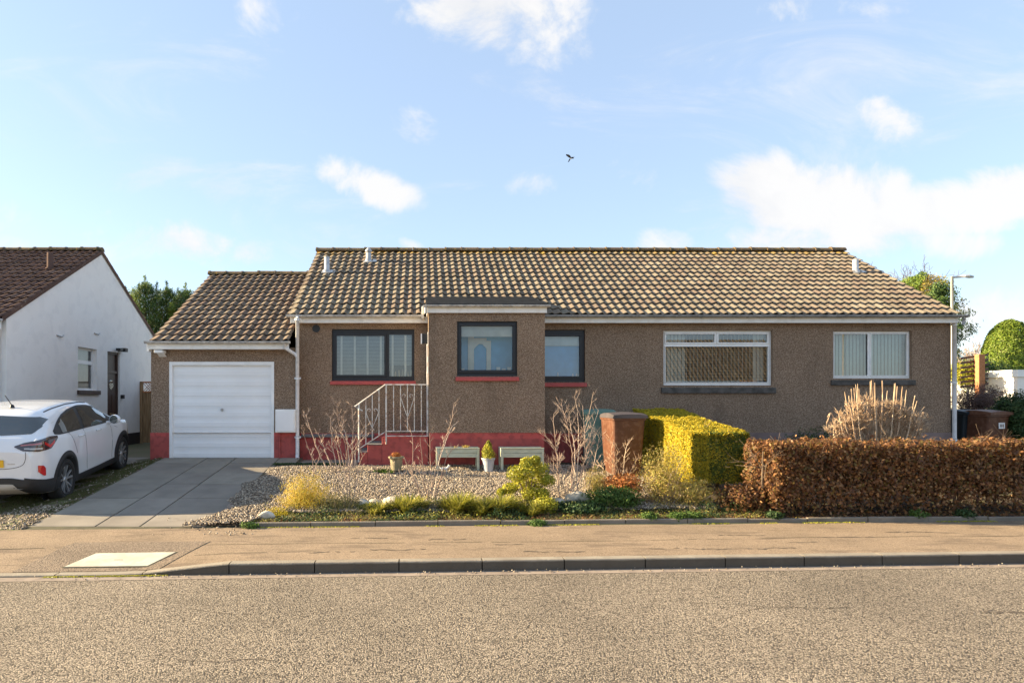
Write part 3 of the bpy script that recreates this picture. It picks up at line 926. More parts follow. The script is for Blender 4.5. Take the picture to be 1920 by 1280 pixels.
def gutter(mb, x0, x1, y, z, r=.055, brackets=.8, n=8):
    """half round gutter along X, back edge at y, rim at z; opens upward"""
    cy = y - r
    vs, fs = [], []
    for x in (x0, x1):
        for k in range(n + 1):
            t = math.pi * k / n
            vs.append((x, cy + math.cos(t) * r, z - math.sin(t) * r))
        for k in range(n + 1):
            t = math.pi * k / n
            vs.append((x, cy + math.cos(t) * (r - .006), z - math.sin(t) * (r - .006)))
    m_ = 2 * (n + 1)
    for k in range(n):
        fs.append((k, k + 1, m_ + k + 1, m_ + k))
        o = n + 1
        fs.append((o + k + 1, o + k, m_ + o + k, m_ + o + k + 1))
    for b in (0, m_):
        fs.append(tuple(b + k for k in range(n + 1)))
    fs.append((0, m_, m_ + n + 1, n + 1)); fs.append((n, 2 * n + 1, m_ + 2 * n + 1, m_ + n))
    mb.add(vs, fs)
    x = x0 + brackets * .6
    while x < x1:
        for k in range(n):
            t0, t1 = math.pi * k / n, math.pi * (k + 1) / n
            ra = r + .007
            mb.add([(x + dx, cy + math.cos(t) * ra, z - math.sin(t) * ra) for t in (t0, t1) for dx in (0, .028)], [(0, 1, 3, 2)])
        x += brackets * 1.25


def make_window(parent, x0, x1, z0, z1, y, fmat, lights, ft=.055, pane='glass', sill=None, sill_mat=None, sill_over=.03, sash=.045, wall_y=None, fdep=.07):
    """window = outer frame; children: sashes, panes, sill"""
    f = MB()
    f.box(x0, x1, y, y + fdep, z0, z0 + ft); f.box(x0, x1, y, y + fdep, z1 - ft, z1)
    f.box(x0, x0 + ft, y, y + fdep, z0 + ft, z1 - ft); f.box(x1 - ft, x1, y, y + fdep, z0 + ft, z1 - ft)
    # mullions and transoms: fill between lights
    for m_ in lights.get('bars', []):
        f.box(m_[0], m_[1], y + .002, y + fdep, m_[2], m_[3])
    w = f.build('window', fmat, parent, bevel=.005)
    for (a0, a1, b0, b1, st) in lights['panes']:
        if st:
            s_ = MB(); yy = y - .018
            s_.box(a0, a1, yy, y + .05, b0, b0 + st); s_.box(a0, a1, yy, y + .05, b1 - st, b1)
            s_.box(a0, a0 + st, yy, y + .05, b0 + st, b1 - st); s_.box(a1 - st, a1, yy, y + .05, b0 + st, b1 - st)
            s_.build('sash', fmat, w, bevel=.006)
        g = MB()
        t = st or 0
        g.add([(a0 + t, y + .02, b0 + t), (a1 - t, y + .02, b0 + t), (a1 - t, y + .02, b1 - t), (a0 + t, y + .02, b1 - t)], [(0, 1, 2, 3)])
        g.build('pane', M[pane], w)
    if sill:
        s_ = MB(); wy = wall_y
        s_.add([(x0 - sill_over, wy - .05, sill[0]), (x1 + sill_over, wy - .05, sill[0]), (x1 + sill_over, wy - .05, sill[1] - .01), (x0 - sill_over, wy - .05, sill[1] - .01),
                (x0 - sill_over, y + .0, sill[0]), (x1 + sill_over, y + .0, sill[0]), (x1 + sill_over, y + .0, sill[1] + .008), (x0 - sill_over, y + .0, sill[1] + .008)],
               [(0, 1, 2, 3), (3, 2, 6, 7), (1, 5, 6, 2), (0, 3, 7, 4), (0, 4, 5, 1)])
        s_.build('sill', sill_mat, w, bevel=.006)
    return w


def downpipe(mb, x, y, z0, z1, r=.036, foot=True, clips=True):
    pts = [(x, y, z1), (x, y, z0 + .12)]
    if foot:
        pts += [(x, y - .01, z0 + .07), (x + .01, y - .06, z0 + .02)]
    mb.tube(pts, r, 12)
    if clips:
        z = z0 + .45
        while z < z1:
            mb.tube([(x, y, z), (x, y, z + .05)], r + .009, 12)
            mb.box(x - .07, x + .07, y + .02, y + .035, z + .005, z + .045)
            z += 1.25


def flue(mb, x, y, z, h, r=.075, cowl=False):
    mb.lathe([(r * 1.5, z - .12), (r * 1.45, z + .02), (r * 1.02, z + .05), (r, z + h), (r * .9, z + h + .005), (r * .85, z + h - .05), (0, z + h - .05)], (x, y, 0), 18)
    if cowl:
        mb.lathe([(r * 1.3, z + h + .02), (r * 1.35, z + h + .04), (r * .5, z + h + .12), (0, z + h + .13)], (x, y, 0), 18)
        mb.lathe([(0, z + h + .018), (r * 1.3, z + h + .02)], (x, y, 0), 18)


# ------------------------------------------------------------------ the long bungalow
WY, GY, PY = 14.2, 13.86, 13.0
BX0, BX1 = -2.72, 11.58
EZ, EYv, TP = 3.70, 14.0, .577
RIDGE_Y, RIDGE_Z = 17.87, 5.95
B = empty('bungalow', (4.4, 14.2, .5), 'long single-storey house in brown roughcast with red painted base, tiled roof and attached garage', 'house')


def wz(y): return EYE + (CY - y) / F * WY
def wx(x): return (x - CX) / F * WY


W1 = (wx(622), wx(777), wz(714), wz(617))
W2 = (2.28, wx(1097), wz(716), wz(618))
W3 = (wx(1244), wx(1449), wz(722), wz(619))
W4 = (wx(1562), wx(1710), wz(709), wz(620))
mb = MB()
pl_top = wz(812)
wall_sheet(BX0, BX1, pl_top, 3.74, WY, .14, [W1, W2, W3, W4], mb)
# vent hole is a dark disc part; gable ends and back
for X_, s_ in ((BX0, 1), (BX1, -1)):
    pts = [(X_, WY, .45), (X_, 21.5, .45), (X_, 21.5, 3.74), (X_, RIDGE_Y, 5.88), (X_, WY, 3.74)]
    mb.add(pts, [tuple(range(5)) if s_ < 0 else tuple(reversed(range(5)))])
mb.add([(BX0, 21.5, .45), (BX1, 21.5, .45), (BX1, 21.5, 3.74), (BX0, 21.5, 3.74)], [(3, 2, 1, 0)])
mb.build('wall', M['roughcast'], B)
# inner rooms seen dimly through the glass
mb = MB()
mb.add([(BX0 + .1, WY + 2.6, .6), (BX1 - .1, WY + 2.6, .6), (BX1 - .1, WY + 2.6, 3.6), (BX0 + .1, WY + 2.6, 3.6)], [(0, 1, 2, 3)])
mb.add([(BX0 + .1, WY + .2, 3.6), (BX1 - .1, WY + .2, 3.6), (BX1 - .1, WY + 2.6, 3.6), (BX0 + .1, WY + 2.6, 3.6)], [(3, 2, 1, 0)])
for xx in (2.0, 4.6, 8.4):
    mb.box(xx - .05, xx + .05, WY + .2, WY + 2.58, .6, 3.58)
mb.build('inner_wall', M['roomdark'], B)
# plinths
mb = MB(); mb.box(BX0 + .1, wx(1128), WY - .03, WY + .05, .35, pl_top); pr = mb.build('plinth', M['red'], B); pr['label'] = 'red painted base of the wall'
mb = MB(); mb.box(wx(1128) + .001, BX1 + .01, WY - .028, WY + .05, .35, pl_top + .015); q = mb.build('plinth', M['pinkplinth'], B); q['label'] = 'unpainted pinkish grey base of the wall'
mb = MB(); mb.box(wx(566), wx(702), WY - .09, WY - .001, wz(819), wz(813)); mb.build('ledge', M['greyledge'], B, bevel=.006)
# roof
tile_roof(B, 'roof', M['tile'], -2.83, 11.62, EYv, EZ, TP, RIDGE_Y - EYv, seed=2)
tile_roof(B, 'rear_roof', M['tile'], -2.83, 11.62, 2 * RIDGE_Y - EYv, EZ, TP, RIDGE_Y - EYv, seed=12, face=-1, period=.6, gauge=.6)
mb = MB()
for f_ in (1, -1):
    ye = RIDGE_Y - f_ * (RIDGE_Y - EYv)
    mb.add([(-2.81, ye, EZ - .02), (11.60, ye, EZ - .02), (11.60, RIDGE_Y, RIDGE_Z - .03), (-2.81, RIDGE_Y, RIDGE_Z - .03)], [(0, 1, 2, 3) if f_ > 0 else (3, 2, 1, 0)])
mb.build('roof_underlay', M['felt'], B)
ridge_tiles(B, M['ridge'], -2.86, 11.63, RIDGE_Y, RIDGE_Z + .005, seed=4)
# fascia and gutter of the front, in two lengths either side of the porch
mb = MB()
fz0, fz1 = 3.545, 3.685
mb.box(-2.80, .17, 14.02, 14.045, fz0, fz1)
mb.box(2.49, 11.60, 14.02, 14.045, fz0, fz1)
mb.box(-2.80, .17, 14.045, 14.21, fz0 + .01, fz0 + .022)
mb.box(2.49, 11.60, 14.045, 14.21, fz0 + .01, fz0 + .022)
mb.build('fascia', M['fascia'], B, bevel=.003)
mb = MB(); gutter(mb, -2.87, .02, 14.0, 3.705); mb.build('gutter', M['gutter'], B)
mb = MB(); gutter(mb, 2.52, 11.73, 14.0, 3.705); q = mb.build('gutter', M['guttergrey'], B); q['label'] = 'dark grey length of gutter right of the porch'
mb = MB()
downpipe(mb, wx(1787) - .02, WY - .06, .55, 3.62, r=.042)
mb.build('downpipe', M['pipe'], B, smooth=True)
mb = MB()
mb.tube([(11.66, 13.95, 3.64), (11.66, 13.97, 3.50)], .03, 8)
mb.build('gutter_outlet', M['guttergrey'], B, smooth=True)
mb = MB()
downpipe(mb, -2.605, 13.80, .62, 3.60, r=.040)
mb.tube([(-2.605, 13.80, 3.58), (-2.62, 13.9, 3.64), (-2.66, 13.95, 3.69)], .036, 10)
mb.build('downpipe', M['pipe'], B, smooth=True)
# flues on the roof


def on_roof(x, y):     # photo pixel -> point on the front slope
    k = (CY - y) / F
    Y = (EZ + .05 - EYE - TP * EYv) / (k - TP)
    return (x - CX) / F * Y, Y, EYE + k * Y


for (x, y, h, cw) in ((613, 509, .36, False), (691, 489, .22, True), (1604, 509, .30, False)):
    X_, Y_, Z_ = on_roof(x, y)
    mb = MB(); flue(mb, X_, Y_, Z_, h, .068, cw)
    fl = mb.build('flue_pipe', M['galv'], B, smooth=True)
    mb = MB()
    mb.add([(X_ - .13, Y_ - .13, Z_ - .13 * TP + .02), (X_ + .22, Y_ - .11, Z_ - .11 * TP + .02), (X_ + .20, Y_ + .06, Z_ + .06 * TP + .025), (X_ - .11, Y_ + .06, Z_ + .06 * TP + .025)], [(0, 1, 2, 3)])
    mb.build('flashing', M['lead'], fl)
# extractor hole
mb = MB()
vx, vz = wx(593), wz(616)
mb.lathe([(.0, -.012), (.085, -.012), (.085, -.02), (.105, -.02), (.105, .01)], (vx, WY, vz), 20, axis='y')
mb.build('vent_ring', M['roughcast'], B)
mb = MB(); mb.lathe([(0, -.024), (.085, -.024), (.085, -.01)], (vx, WY, vz), 20, axis='y'); mb.build('vent_hole', M['black'], B)
# W1
x0, x1, z0, z1 = W1
fy = WY + .05
xm = wx(722)
w = make_window(B, x0, x1, z0, z1, fy, M['anthracite'],
                {'panes': [(x0 + .05, xm + .03, z0 + .085, z1 - .09, .05), (xm + .09, x1 - .06, z0 + .10, z1 - .11, 0)],
                 'bars': [(xm + .03, xm + .09, z0 + .05, z1 - .05), (x0 + .05, xm + .03, z1 - .12, z1 - .05), (xm + .09, x1 - .05, z1 - .115, z1 - .055), (x0 + .05, xm + .03, z0 + .05, z0 + .09), (xm + .09, x1 - .055, z0 + .055, z0 + .105)]},
                sill=(wz(721), wz(714)), sill_mat=M['redsill'], wall_y=WY)
mb = MB()
z = z1 - .10
while z > z0 + .08:
    zs = .02
    xa, xb = x0 + .08, xm - .02
    mb.add([(xa, fy + .11, z - .022), (xb, fy + .11, z - .022), (xb, fy + .145, z + .004), (xa, fy + .145, z + .004)], [(0, 1, 2, 3)])
    if z > z0 + .36:
        mb.add([(xm + .07, fy + .11, z - .022), (x1 - .06, fy + .11, z - .022), (x1 - .06, fy + .145, z + .004), (xm + .07, fy + .145, z + .004)], [(0, 1, 2, 3)])
    z -= .031
mb.build('blind', M['blinddark'], w)
mb = MB()
for px in (640, 665, 689, 714, 736, 760):
    xx = wx(px) * 1.008
    mb.box(xx - .022, xx + .022, fy + .098, fy + .106, z0 + .08, z1 - .09)
mb.build('blind_tape', M['blindtape'], w)
mb = MB()
for k, px in enumerate((741, 748, 755, 765, 771)):
    xx = wx(px) * 1.012
    mb = MB()
    mb.lathe([(.02, z0 + .08), (.026, z0 + .12), (.018, z0 + .17 + .03 * (k % 3)), (.01, z0 + .22 + .03 * (k % 3))], (xx, fy + .2, 0), 8)
    mb.build('bottle', M['brass'], w)
# W2
x0, x1, z0, z1 = W2
w = make_window(B, x0, x1, z0, z1, fy, M['anthracite'],
                {'panes': [(x0 + .05, x1 - .055, z0 + .075, z1 - .085, .055)], 'bars': [(x0 + .05, x1 - .05, z1 - .10, z1 - .05), (x0 + .05, x1 - .05, z0 + .05, z0 + .08)]},
                sill=(wz(725), wz(717)), sill_mat=M['redsill'], wall_y=WY, pane='glassblue')
mb = MB(); mb.box(x0 + .05, x1 - .05, fy + .10, fy + .105, z0 + .80, z1 - .05); mb.build('blind', M['blind'], w)
mb = MB(); mb.box(x0 + .02, x1 - .02, fy + .15, fy + .16, z0 - .0, z1 - .1); mb.build('reflection_panel', M['reflectblue'], w)  # blue panel stands in for the sky reflected in this pane
mb = MB()
for (px, h) in ((1046, .10), (1074, .07), (1081, .07), (1086, .06)):
    xx = wx(px) * 1.012
    mb = MB()
    mb.lathe([(.014, z0 + .10), (.018, z0 + .12), (.012, z0 + .12 + h), (0, z0 + .125 + h)], (xx, fy + .12, 0), 8)
    mb.build('ornament', M['cat'], w)
# W3
x0, x1, z0, z1 = W3
xm = (wx(1346))
zt = wz(646)
w = make_window(B, x0, x1, z0, z1, WY + .075, M['white'],
                {'panes': [(x0 + .05, xm - .01, zt + .02, z1 - .045, .035), (xm + .01, x1 - .05, zt + .02, z1 - .045, .035), (x0 + .05, x1 - .05, z0 + .05, zt - .02, .018)],
                 'bars': [(xm - .03, xm + .03, zt + .03, z1 - .05), (x0 + .05, x1 - .05, zt - .03, zt + .03)]},
                ft=.06, pane='glass', sill=(wz(737), wz(726)), sill_mat=M['greysill'], sill_over=.05, wall_y=WY)
mb = MB()
xx = x0 + .08
while xx < x1 - .08:
    side = xx < x0 + .55 or xx > x1 - .35
    if side:
        mb.add([(xx, WY + .24, z0), (xx + .075, WY + .25, z0), (xx + .075, WY + .25, z1), (xx, WY + .24, z1)], [(0, 1, 2, 3)])
    else:
        mb.add([(xx, WY + .22, z0), (xx + .046, WY + .28, z0), (xx + .046, WY + .28, z1), (xx, WY + .22, z1)], [(0, 1, 2, 3)])
    xx += .083
mb.build('blind', M['blind'], w)
# W4
x0, x1, z0, z1 = W4
xm = wx(1634)
w = make_window(B, x0, x1, z0, z1, WY + .075, M['white'],
                {'panes': [(x0 + .045, xm - .02, z0 + .045, z1 - .045, .02), (xm + .02, x1 - .045, z0 + .045, z1 - .045, .02)], 'bars': [(xm - .04, xm + .04, z0 + .05, z1 - .05)]},
                ft=.055, sill=(wz(722), wz(712)), sill_mat=M['greysill'], sill_over=.05, wall_y=WY)
mb = MB(); xx = x0 + .05
while xx < x1 - .08:
    mb.add([(xx, WY + .235, z0), (xx + .072, WY + .255, z0), (xx + .072, WY + .255, z1), (xx, WY + .235, z1)], [(0, 1, 2, 3)])
    xx += .078
mb.build('blind', M['blindgreen'], w)

# ---- porch
PX0, PX1 = .165, 2.49
def pz(y): return EYE + (CY - y) / F * PY
def px_(x): return (x - CX) / F * PY
PW = (px_(857), px_(970), pz(705), pz(602))
ppl = pz(811)
mb = MB()
wall_sheet(PX0, PX1, ppl, 3.70, PY, .13, [PW], mb)
mb.add([(PX0, PY, ppl), (PX0, WY, ppl), (PX0, WY, 3.86), (PX0, PY, 3.70)], [(3, 2, 1, 0)])
mb.add([(PX1, PY, ppl), (PX1, WY, ppl), (PX1, WY, 3.86), (PX1, PY, 3.70)], [(0, 1, 2, 3)])
mb.build('porch_wall', M['roughcast'], B)
mb = MB(); mb.box(PX0 + .012, PX1 - .012, PY + .012, WY - .04, .35, ppl); q = mb.build('plinth', M['red'], B); q['label'] = 'red painted base of the porch'
# porch roof: black felt monopitch running into the tiles
mb = MB()
zf, yf, yb = 3.775, 12.93, 15.0
sl = .235
for (z_off) in (0,):
    v = [(PX0 - .05, yf, zf - .03), (PX1 + .05, yf, zf - .03), (PX1 + .05, yb, zf + sl * (yb - yf) - .03), (PX0 - .05, yb, zf + sl * (yb - yf) - .03),
         (PX0 - .05, yf, zf + .02), (PX1 + .05, yf, zf + .02), (PX1 + .05, yb, zf + sl * (yb - yf) + .02), (PX0 - .05, yb, zf + sl * (yb - yf) + .02)]
    mb.add(v, [(0, 3, 2, 1), (4, 5, 6, 7), (0, 1, 5, 4), (1, 2, 6, 5), (2, 3, 7, 6), (3, 0, 4, 7)])
mb.build('porch_roof', M['felt'], B, bevel=.01)
mb = MB()
mb.box(PX0 - .03, PX1 + .03, 12.935, 12.96, 3.615, 3.742)
mb.box(PX0 - .03, PX0 - .005, 12.96, 14.1, 3.64, 3.742)
mb.box(PX1 + .005, PX1 + .03, 12.96, 14.1, 3.64, 3.742)
mb.build('porch_fascia', M['fascia'], B, bevel=.004)
mb = MB(); gutter(mb, PX0 - .10, PX1 + .07, 12.93, 3.765, r=.048); mb.build('porch_gutter', M['gutter'], B)
mb = MB()
mb.tube([(PX0 - .06, 12.89, 3.72), (PX0 - .06, 12.9, 3.60)], .032, 10)
mb.build('gutter_outlet', M['gutter'], B)
mb = MB()
mb.tube([(PX0 - .10, 13.75, 3.86), (PX0 - .10, 13.85, 3.72)], .034, 10)
mb.box(PX0 - .14, PX0 - .09, 13.85, 14.0, 3.62, 3.86)
mb.build('gutter_outlet', M['gutter'], B)
x0, x1, z0, z1 = PW
fy = PY + .05
w = make_window(B, x0, x1, z0, z1, fy, M['anthracite'],
                {'panes': [(x0 + .035, x1 - .035, z0 + .07, z1 - .035, .055)], 'bars': [(x0 + .05, x1 - .05, z0 + .05, z0 + .08)]},
                ft=.05, sill=(pz(714), pz(706)), sill_mat=M['redsill'], wall_y=PY, pane='glassclear')
mb = MB(); mb.box(x0 + .05, x1 - .05, fy + .09, fy + .095, z0 + .80, z1 - .04); mb.build('blind', M['blind'], w)
# inside the porch: blue panel painting the reflected sky, pale inner door with an arched pane, ornaments on the sill
mb = MB(); mb.box(PX0 + .05, PX1 - .05, PY + .45, PY + .47, 1.2, 3.68); mb.build('inner_wall', M['reflectblue'], w)
mb = MB()
yy = PY + .40
dx0, dx1 = x0 + .27, x0 + .66
for (a0, a1, b0, b1) in ((dx0 - .02, dx0 + .10, z0 - .2, z1), (dx1 - .03, dx1 + .06, z0 - .2, z1 - .35), (dx0 + .1, dx1 - .03, z1 - .42, z1 - .3)):
    mb.box(a0, a1, yy, yy + .03, b0, b1)
mb.add([(dx0 + .1, yy, z1 - .42), (dx0 + .1, yy, z1 - .52), (dx0 + .2, yy, z1 - .42)], [(0, 1, 2)])
mb.add([(dx1 - .03, yy, z1 - .42), (dx1 - .12, yy, z1 - .42), (dx1 - .03, yy, z1 - .52)], [(0, 1, 2)])
mb.build('inner_door', M['blindtape'], w)
mb = MB()
for k, xx in enumerate((x0 + .12, x1 - .36, x1 - .25, x1 - .14)):
    mb = MB()
    mb.box(xx - .03, xx + .04, fy + .14, fy + .2, z0 + .10, z0 + .16 + .03 * (k % 2))
    mb.build('ornament', M['cat'], w)
# lamp and switch plates on the side of the porch
for q_ in ((.015, 13.30, 2.98, 3.25), (.02, 13.15, 2.64, 2.76), (.02, 13.15, 2.42, 2.56)):
    mb = MB(); mb.box(PX0 - q_[0], PX0, 13.05, q_[1], q_[2], q_[3]); mb.build('wall_plate', M['white'], B, bevel=.003)
mb = MB()
mb.box(PX0 - .13, PX0 - .016, 13.10, 13.24, 3.02, 3.22)
lm = mb.build('wall_lamp', M['black'], B, bevel=.01)
mb = MB(); mb.box(PX0 - .155, PX0 - .131, 13.10, 13.24, 3.02, 3.22); mb.build('lamp_cover', M['white'], lm)
# front door on the porch side
mb = MB(); mb.box(PX0 - .03, PX0 + .01, 13.4, 14.15, 1.15, 3.2); mb.build('front_door', M['white'], B, bevel=.004)

# ---- garage
GX0, GX1 = -5.735, -2.645
def gz(y): return EYE + (CY - y) / F * GY
def gxx(x): return (x - CX) / F * GY
GD = (gxx(317.5), gxx(514), .5, gz(678))
mb = MB()
gpl = gz(811)
wall_sheet(GX0, GX1, gpl, 3.0, GY, .10, [(GD[0], GD[1], gpl, GD[3])], mb)
mb.add([(GX0, GY, .45), (GX0, 21.2, .45), (GX0, 21.2, 3.0), (GX0, 17.5, 5.15), (GX0, GY, 3.0)], [(4, 3, 2, 1, 0)])
mb.add([(GX1, GY, gpl), (GX1, WY + .1, gpl), (GX1, WY + .1, 3.1), (GX1, GY, 3.0)], [(0, 1, 2, 3)])
mb.add([(GX0, 21.2, .45), (BX0, 21.2, .45), (BX0, 21.2, 3.0), (GX0, 21.2, 3.0)], [(3, 2, 1, 0)])
mb.build('garage_wall', M['roughcast'], B)
mb = MB()
mb.box(GX0 - .012, GD[0], GY - .015, GY + .09, .4, gpl)
q = mb.build('plinth', M['red'], B); q['label'] = 'red painted base left of the garage door'
mb = MB()
mb.box(GD[1], GX1 + .012, GY - .015, GY + .3, .4, gpl)
q = mb.build('plinth', M['red'], B); q['label'] = 'red painted base right of the garage door'
ge, gey, gtp, grun = 3.10, 13.62, .545, 3.93
tile_roof(B, 'garage_roof', M['tilegarage'], -5.66, -2.745, gey, ge, gtp, grun, seed=7)
mb = MB()
for f_ in (1, -1):
    yr = gey + grun
    ye = yr - f_ * grun
    mb.add([(-5.65, ye, ge - .02), (-2.75, ye, ge - .02), (-2.75, yr, ge + gtp * grun - .03), (-5.65, yr, ge + gtp * grun - .03)], [(0, 1, 2, 3) if f_ > 0 else (3, 2, 1, 0)])
mb.build('roof_underlay', M['felt'], B)
ridge_tiles(B, M['ridge'], -5.70, -2.74, gey + grun, ge + gtp * grun + .005, seed=9)
mb = MB(); mb.box(-5.70, -2.76, 13.66, 13.685, 2.95, 3.085); mb.box(-5.70, -2.76, 13.685, 13.87, 2.955, 2.967)
mb.box(-5.74, -5.70, 13.66, 13.9, 2.9, 3.09)
mb.build('garage_fascia', M['fascia'], B, bevel=.003)
mb = MB(); gutter(mb, -5.76, -2.72, 13.645, 3.11, r=.052); mb.build('garage_gutter', M['gutter'], B)
mb = MB(); mb.tube([(-2.84, 13.60, 3.06), (-2.84, 13.61, 2.98), (-2.66, 13.76, 2.86), (-2.61, 13.80, 2.80)], .034, 10); mb.build('gutter_branch', M['pipe'], B, smooth=True)
mb = MB()
mb.add([(-5.56, 13.62, 2.93), (-5.40, 13.62, 2.93), (-5.40, 13.86, 2.80), (-5.56, 13.86, 2.80)], [(0, 1, 2, 3)])
mb.box(-5.58, -5.40, 13.62, 13.84, 2.87, 2.93)
mb.build('soffit_bracket', M['fascia'], B, bevel=.01)
# door with frame
mb = MB()
dz0 = .652
mb.box(GD[0], GD[0] + .065, GY - .01, GY + .08, dz0 - .05, GD[3]); mb.box(GD[1] - .065, GD[1], GY - .01, GY + .08, dz0 - .05, GD[3]); mb.box(GD[0] + .065, GD[1] - .065, GY - .01, GY + .08, GD[3] - .075, GD[3])
gf = mb.build('garage_door_frame', M['white'], B, bevel=.004)
mb = MB()
xa, xb = GD[0] + .066, GD[1] - .066
zt = GD[3] - .078
prof = []
# horizontally ribbed steel panel
H = zt - dz0
nr = 18
for i in range(nr):
    z_ = dz0 + H * i / nr
    h_ = H / nr
    if i % 2 == 0:
        prof += [(z_, .0), (z_ + h_ * .10, .004), (z_ + h_ * .90, .004), (z_ + h_, 0)]
    else:
        prof += [(z_, -.0), (z_ + h_ * .45, -.003), (z_ + h_ * .55, -.003), (z_ + h_, 0)]
vs = []
for (z_, d_) in prof:
    vs += [(xa, GY + .045 - d_, z_), (xb, GY + .045 - d_, z_)]
mb.add(vs, [(2 * i, 2 * i + 1, 2 * i + 3, 2 * i + 2) for i in range(len(prof) - 1)])
gd = mb.build('garage_door', M['garage'], B)
mb = MB()
hz = EYE + (CY - 768) / F * GY
hx = (415.5 - CX) / F * GY
mb.lathe([(0, -.012), (.03, -.012), (.032, 0)], (hx, GY + .03, hz), 14, axis='y'); mb.box(hx - .008, hx + .008, GY - .02, GY + .02, hz - .03, hz + .03)
mb.build('handle', M['galv'], gd)
# meter box
mb = MB()
mx0, mx1, mz0, mz1 = gxx(519), gxx(556.5), gz(810), gz(767)
mb.box(mx0, mx1, GY - .16, GY, mz0, mz1)
me_ = mb.build('meter_box', M['fascia'], B, bevel=.012)
mb = MB(); mb.box(mx0 + .03, mx1 - .03, GY - .172, GY - .161, mz0 + .03, mz1 - .035); mb.box(mx0 + .05, mx0 + .065, GY - .178, GY - .172, mz0 + .2, mz0 + .225); mb.build('lid', M['garage'], me_, bevel=.004)
mb = MB(); mb.tube([(gxx(525), GY - .04, mz0), (gxx(526), GY - .04, .6)], .016, 8); mb.build('service_pipe', M['red'], B)
mb = MB(); mb.tube([(-2.50, WY - .05, 3.0), (-2.5, WY - .05, 2.98)], .01, 6)

# ---- steps and handrail
S = empty('entrance_steps', (-.5, 13.4, .5), 'red painted steps and landing rising to the side of the porch', 'steps')
ry = 13.05
def rx(x): return (x - CX) / F * ry
def rz(y): return EYE + (CY - y) / F * ry
mb = MB()
mb.box(rx(716), PX0 - .002, ry + .02, WY - .035, .35, rz(819))
mb.build('landing', M['red'], S, bevel=.008)
mb = MB(); mb.box(rx(689), rx(716) - .002, ry + .02, WY - .035, .35, rz(834)); mb.build('step', M['red'], S, bevel=.008)
mb = MB(); mb.box(rx(672), rx(689) - .002, ry + .02, WY - .035, .35, rz(848)); mb.build('step', M['red'], S, bevel=.008)
mb = MB(); mb.box(rx(672), rx(716), ry + .05, WY - .06, rz(834) + .001, rz(834) + .004) if False else mb.box(rx(689) - .01, rx(716) - .004, ry + .01, WY - .06, rz(834) + .001, rz(834) + .018)
mb.build('tread', M['greyledge'], S, bevel=.003)
mb = MB(); mb.box(rx(672) - .01, rx(689) - .004, ry + .01, WY - .06, rz(848) + .001, rz(848) + .018)
mb.build('tread', M['greyledge'], S, bevel=.003)
Rl = empty('handrail', (-.5, 13.05, .5), 'cream painted iron handrail with rusting scrolls beside the red steps', 'railing')
rt = .012
mb = MB(); mb.tube([(rx(680), ry, rz(770)), (rx(665), ry, rz(762)), (rx(722), ry, rz(721)), (PX0, ry, rz(721))], rt * 1.25, 6); mb.build('top_rail', M['metalwhite'], Rl)
mb = MB(); mb.tube([(rx(673), ry, rz(841)), (rx(724), ry, rz(808)), (PX0, ry, rz(808))], rt * .9, 6); mb.build('bottom_rail', M['metalwhite'], Rl)
mb = MB(); mb.tube([(rx(724), ry - .01, rz(817)), (PX0, ry - .01, rz(817))], rt * .8, 6); mb.build('bottom_rail', M['metalwhite'], Rl)
for x, ya, yb_ in ((672.7, 756, 866), (724, 721, 832), (802, 721, 818)):
    mb = MB(); mb.tube([(rx(x), ry - .001, rz(ya)), (rx(x), ry - .001, rz(yb_))], rt * 1.45, 6); mb.build('post', M['metalwhite'], Rl)
for x in (686, 698, 710.6, 738, 751, 764, 777, 790):
    if x < 724:
        ya = 762 + (721 - 762) * (x - 665) / (722 - 665); yb_ = 841 + (808 - 841) * (x - 673) / 51
    else:
        ya, yb_ = 721, 808
    mb = MB(); mb.tube([(rx(x), ry, rz(ya)), (rx(x), ry, rz(yb_))], rt * .8, 6); mb.build('baluster', M['metalwhite'], Rl)
for (cx_, top, bot, hw) in ((698, 768, 806, 11.5), (764, 741, 786, 12)):
    for s_ in (-1, 1):
        pts = []
        for k in range(11):
            t = k / 10 * 1.5 * math.pi
            r_ = 3.6 * (1 - .045 * k)
            pts.append((rx(cx_ + s_ * (hw - 5.5 + r_ * math.cos(t + math.pi * .0))), ry - .012, rz(top + 1 - r_ * math.sin(t))))
        pts = list(reversed(pts)) + [(rx(cx_ + s_ * hw), ry - .012, rz(top + 6)), (rx(cx_ + s_ * hw * .5), ry - .012, rz((top + bot) / 2 + 2)), (rx(cx_), ry - .012, rz(bot - 4))]
        pts += [(rx(cx_ - s_ * 4), ry - .012, rz(bot + (0 if top > 750 else -1)))] if top > 750 else []
        mb = MB(); mb.tube(pts, .0065, 5); mb.build('scroll', M['metalwhite'], Rl)

# ------------------------------------------------------------------ white house on the left
WH = empty('white_house', (-9.0, 18.3, .5), 'white rendered bungalow with dark tiled roof and a brown side door behind the parked car', 'house')
c = 9.0
wy0, wyr, wy1 = 14.15, 18.36, 22.57
we, wr = 3.72, 6.05
def sx(x): return F * c / (CX - x)          # depth of a point of the side wall seen at column x
def sz(x, y): return EYE + (CY - y) / F * sx(x)
win = (sx(146.3), sx(181.5), sz(146.3, 731) , sz(146.3, 649.5))
door = (sx(201.5), sx(224.5), .55, sz(201.5, 658))
mb = MB()
# side wall as vertical strips with recessed openings, in the plane X = -9
opn = [win, door]
Ys = sorted({wy0, wyr, wy1, win[0], win[1], door[0], door[1]})


def roofz(y): return we + (wr - we) * (1 - abs(y - wyr) / (wyr - wy0))


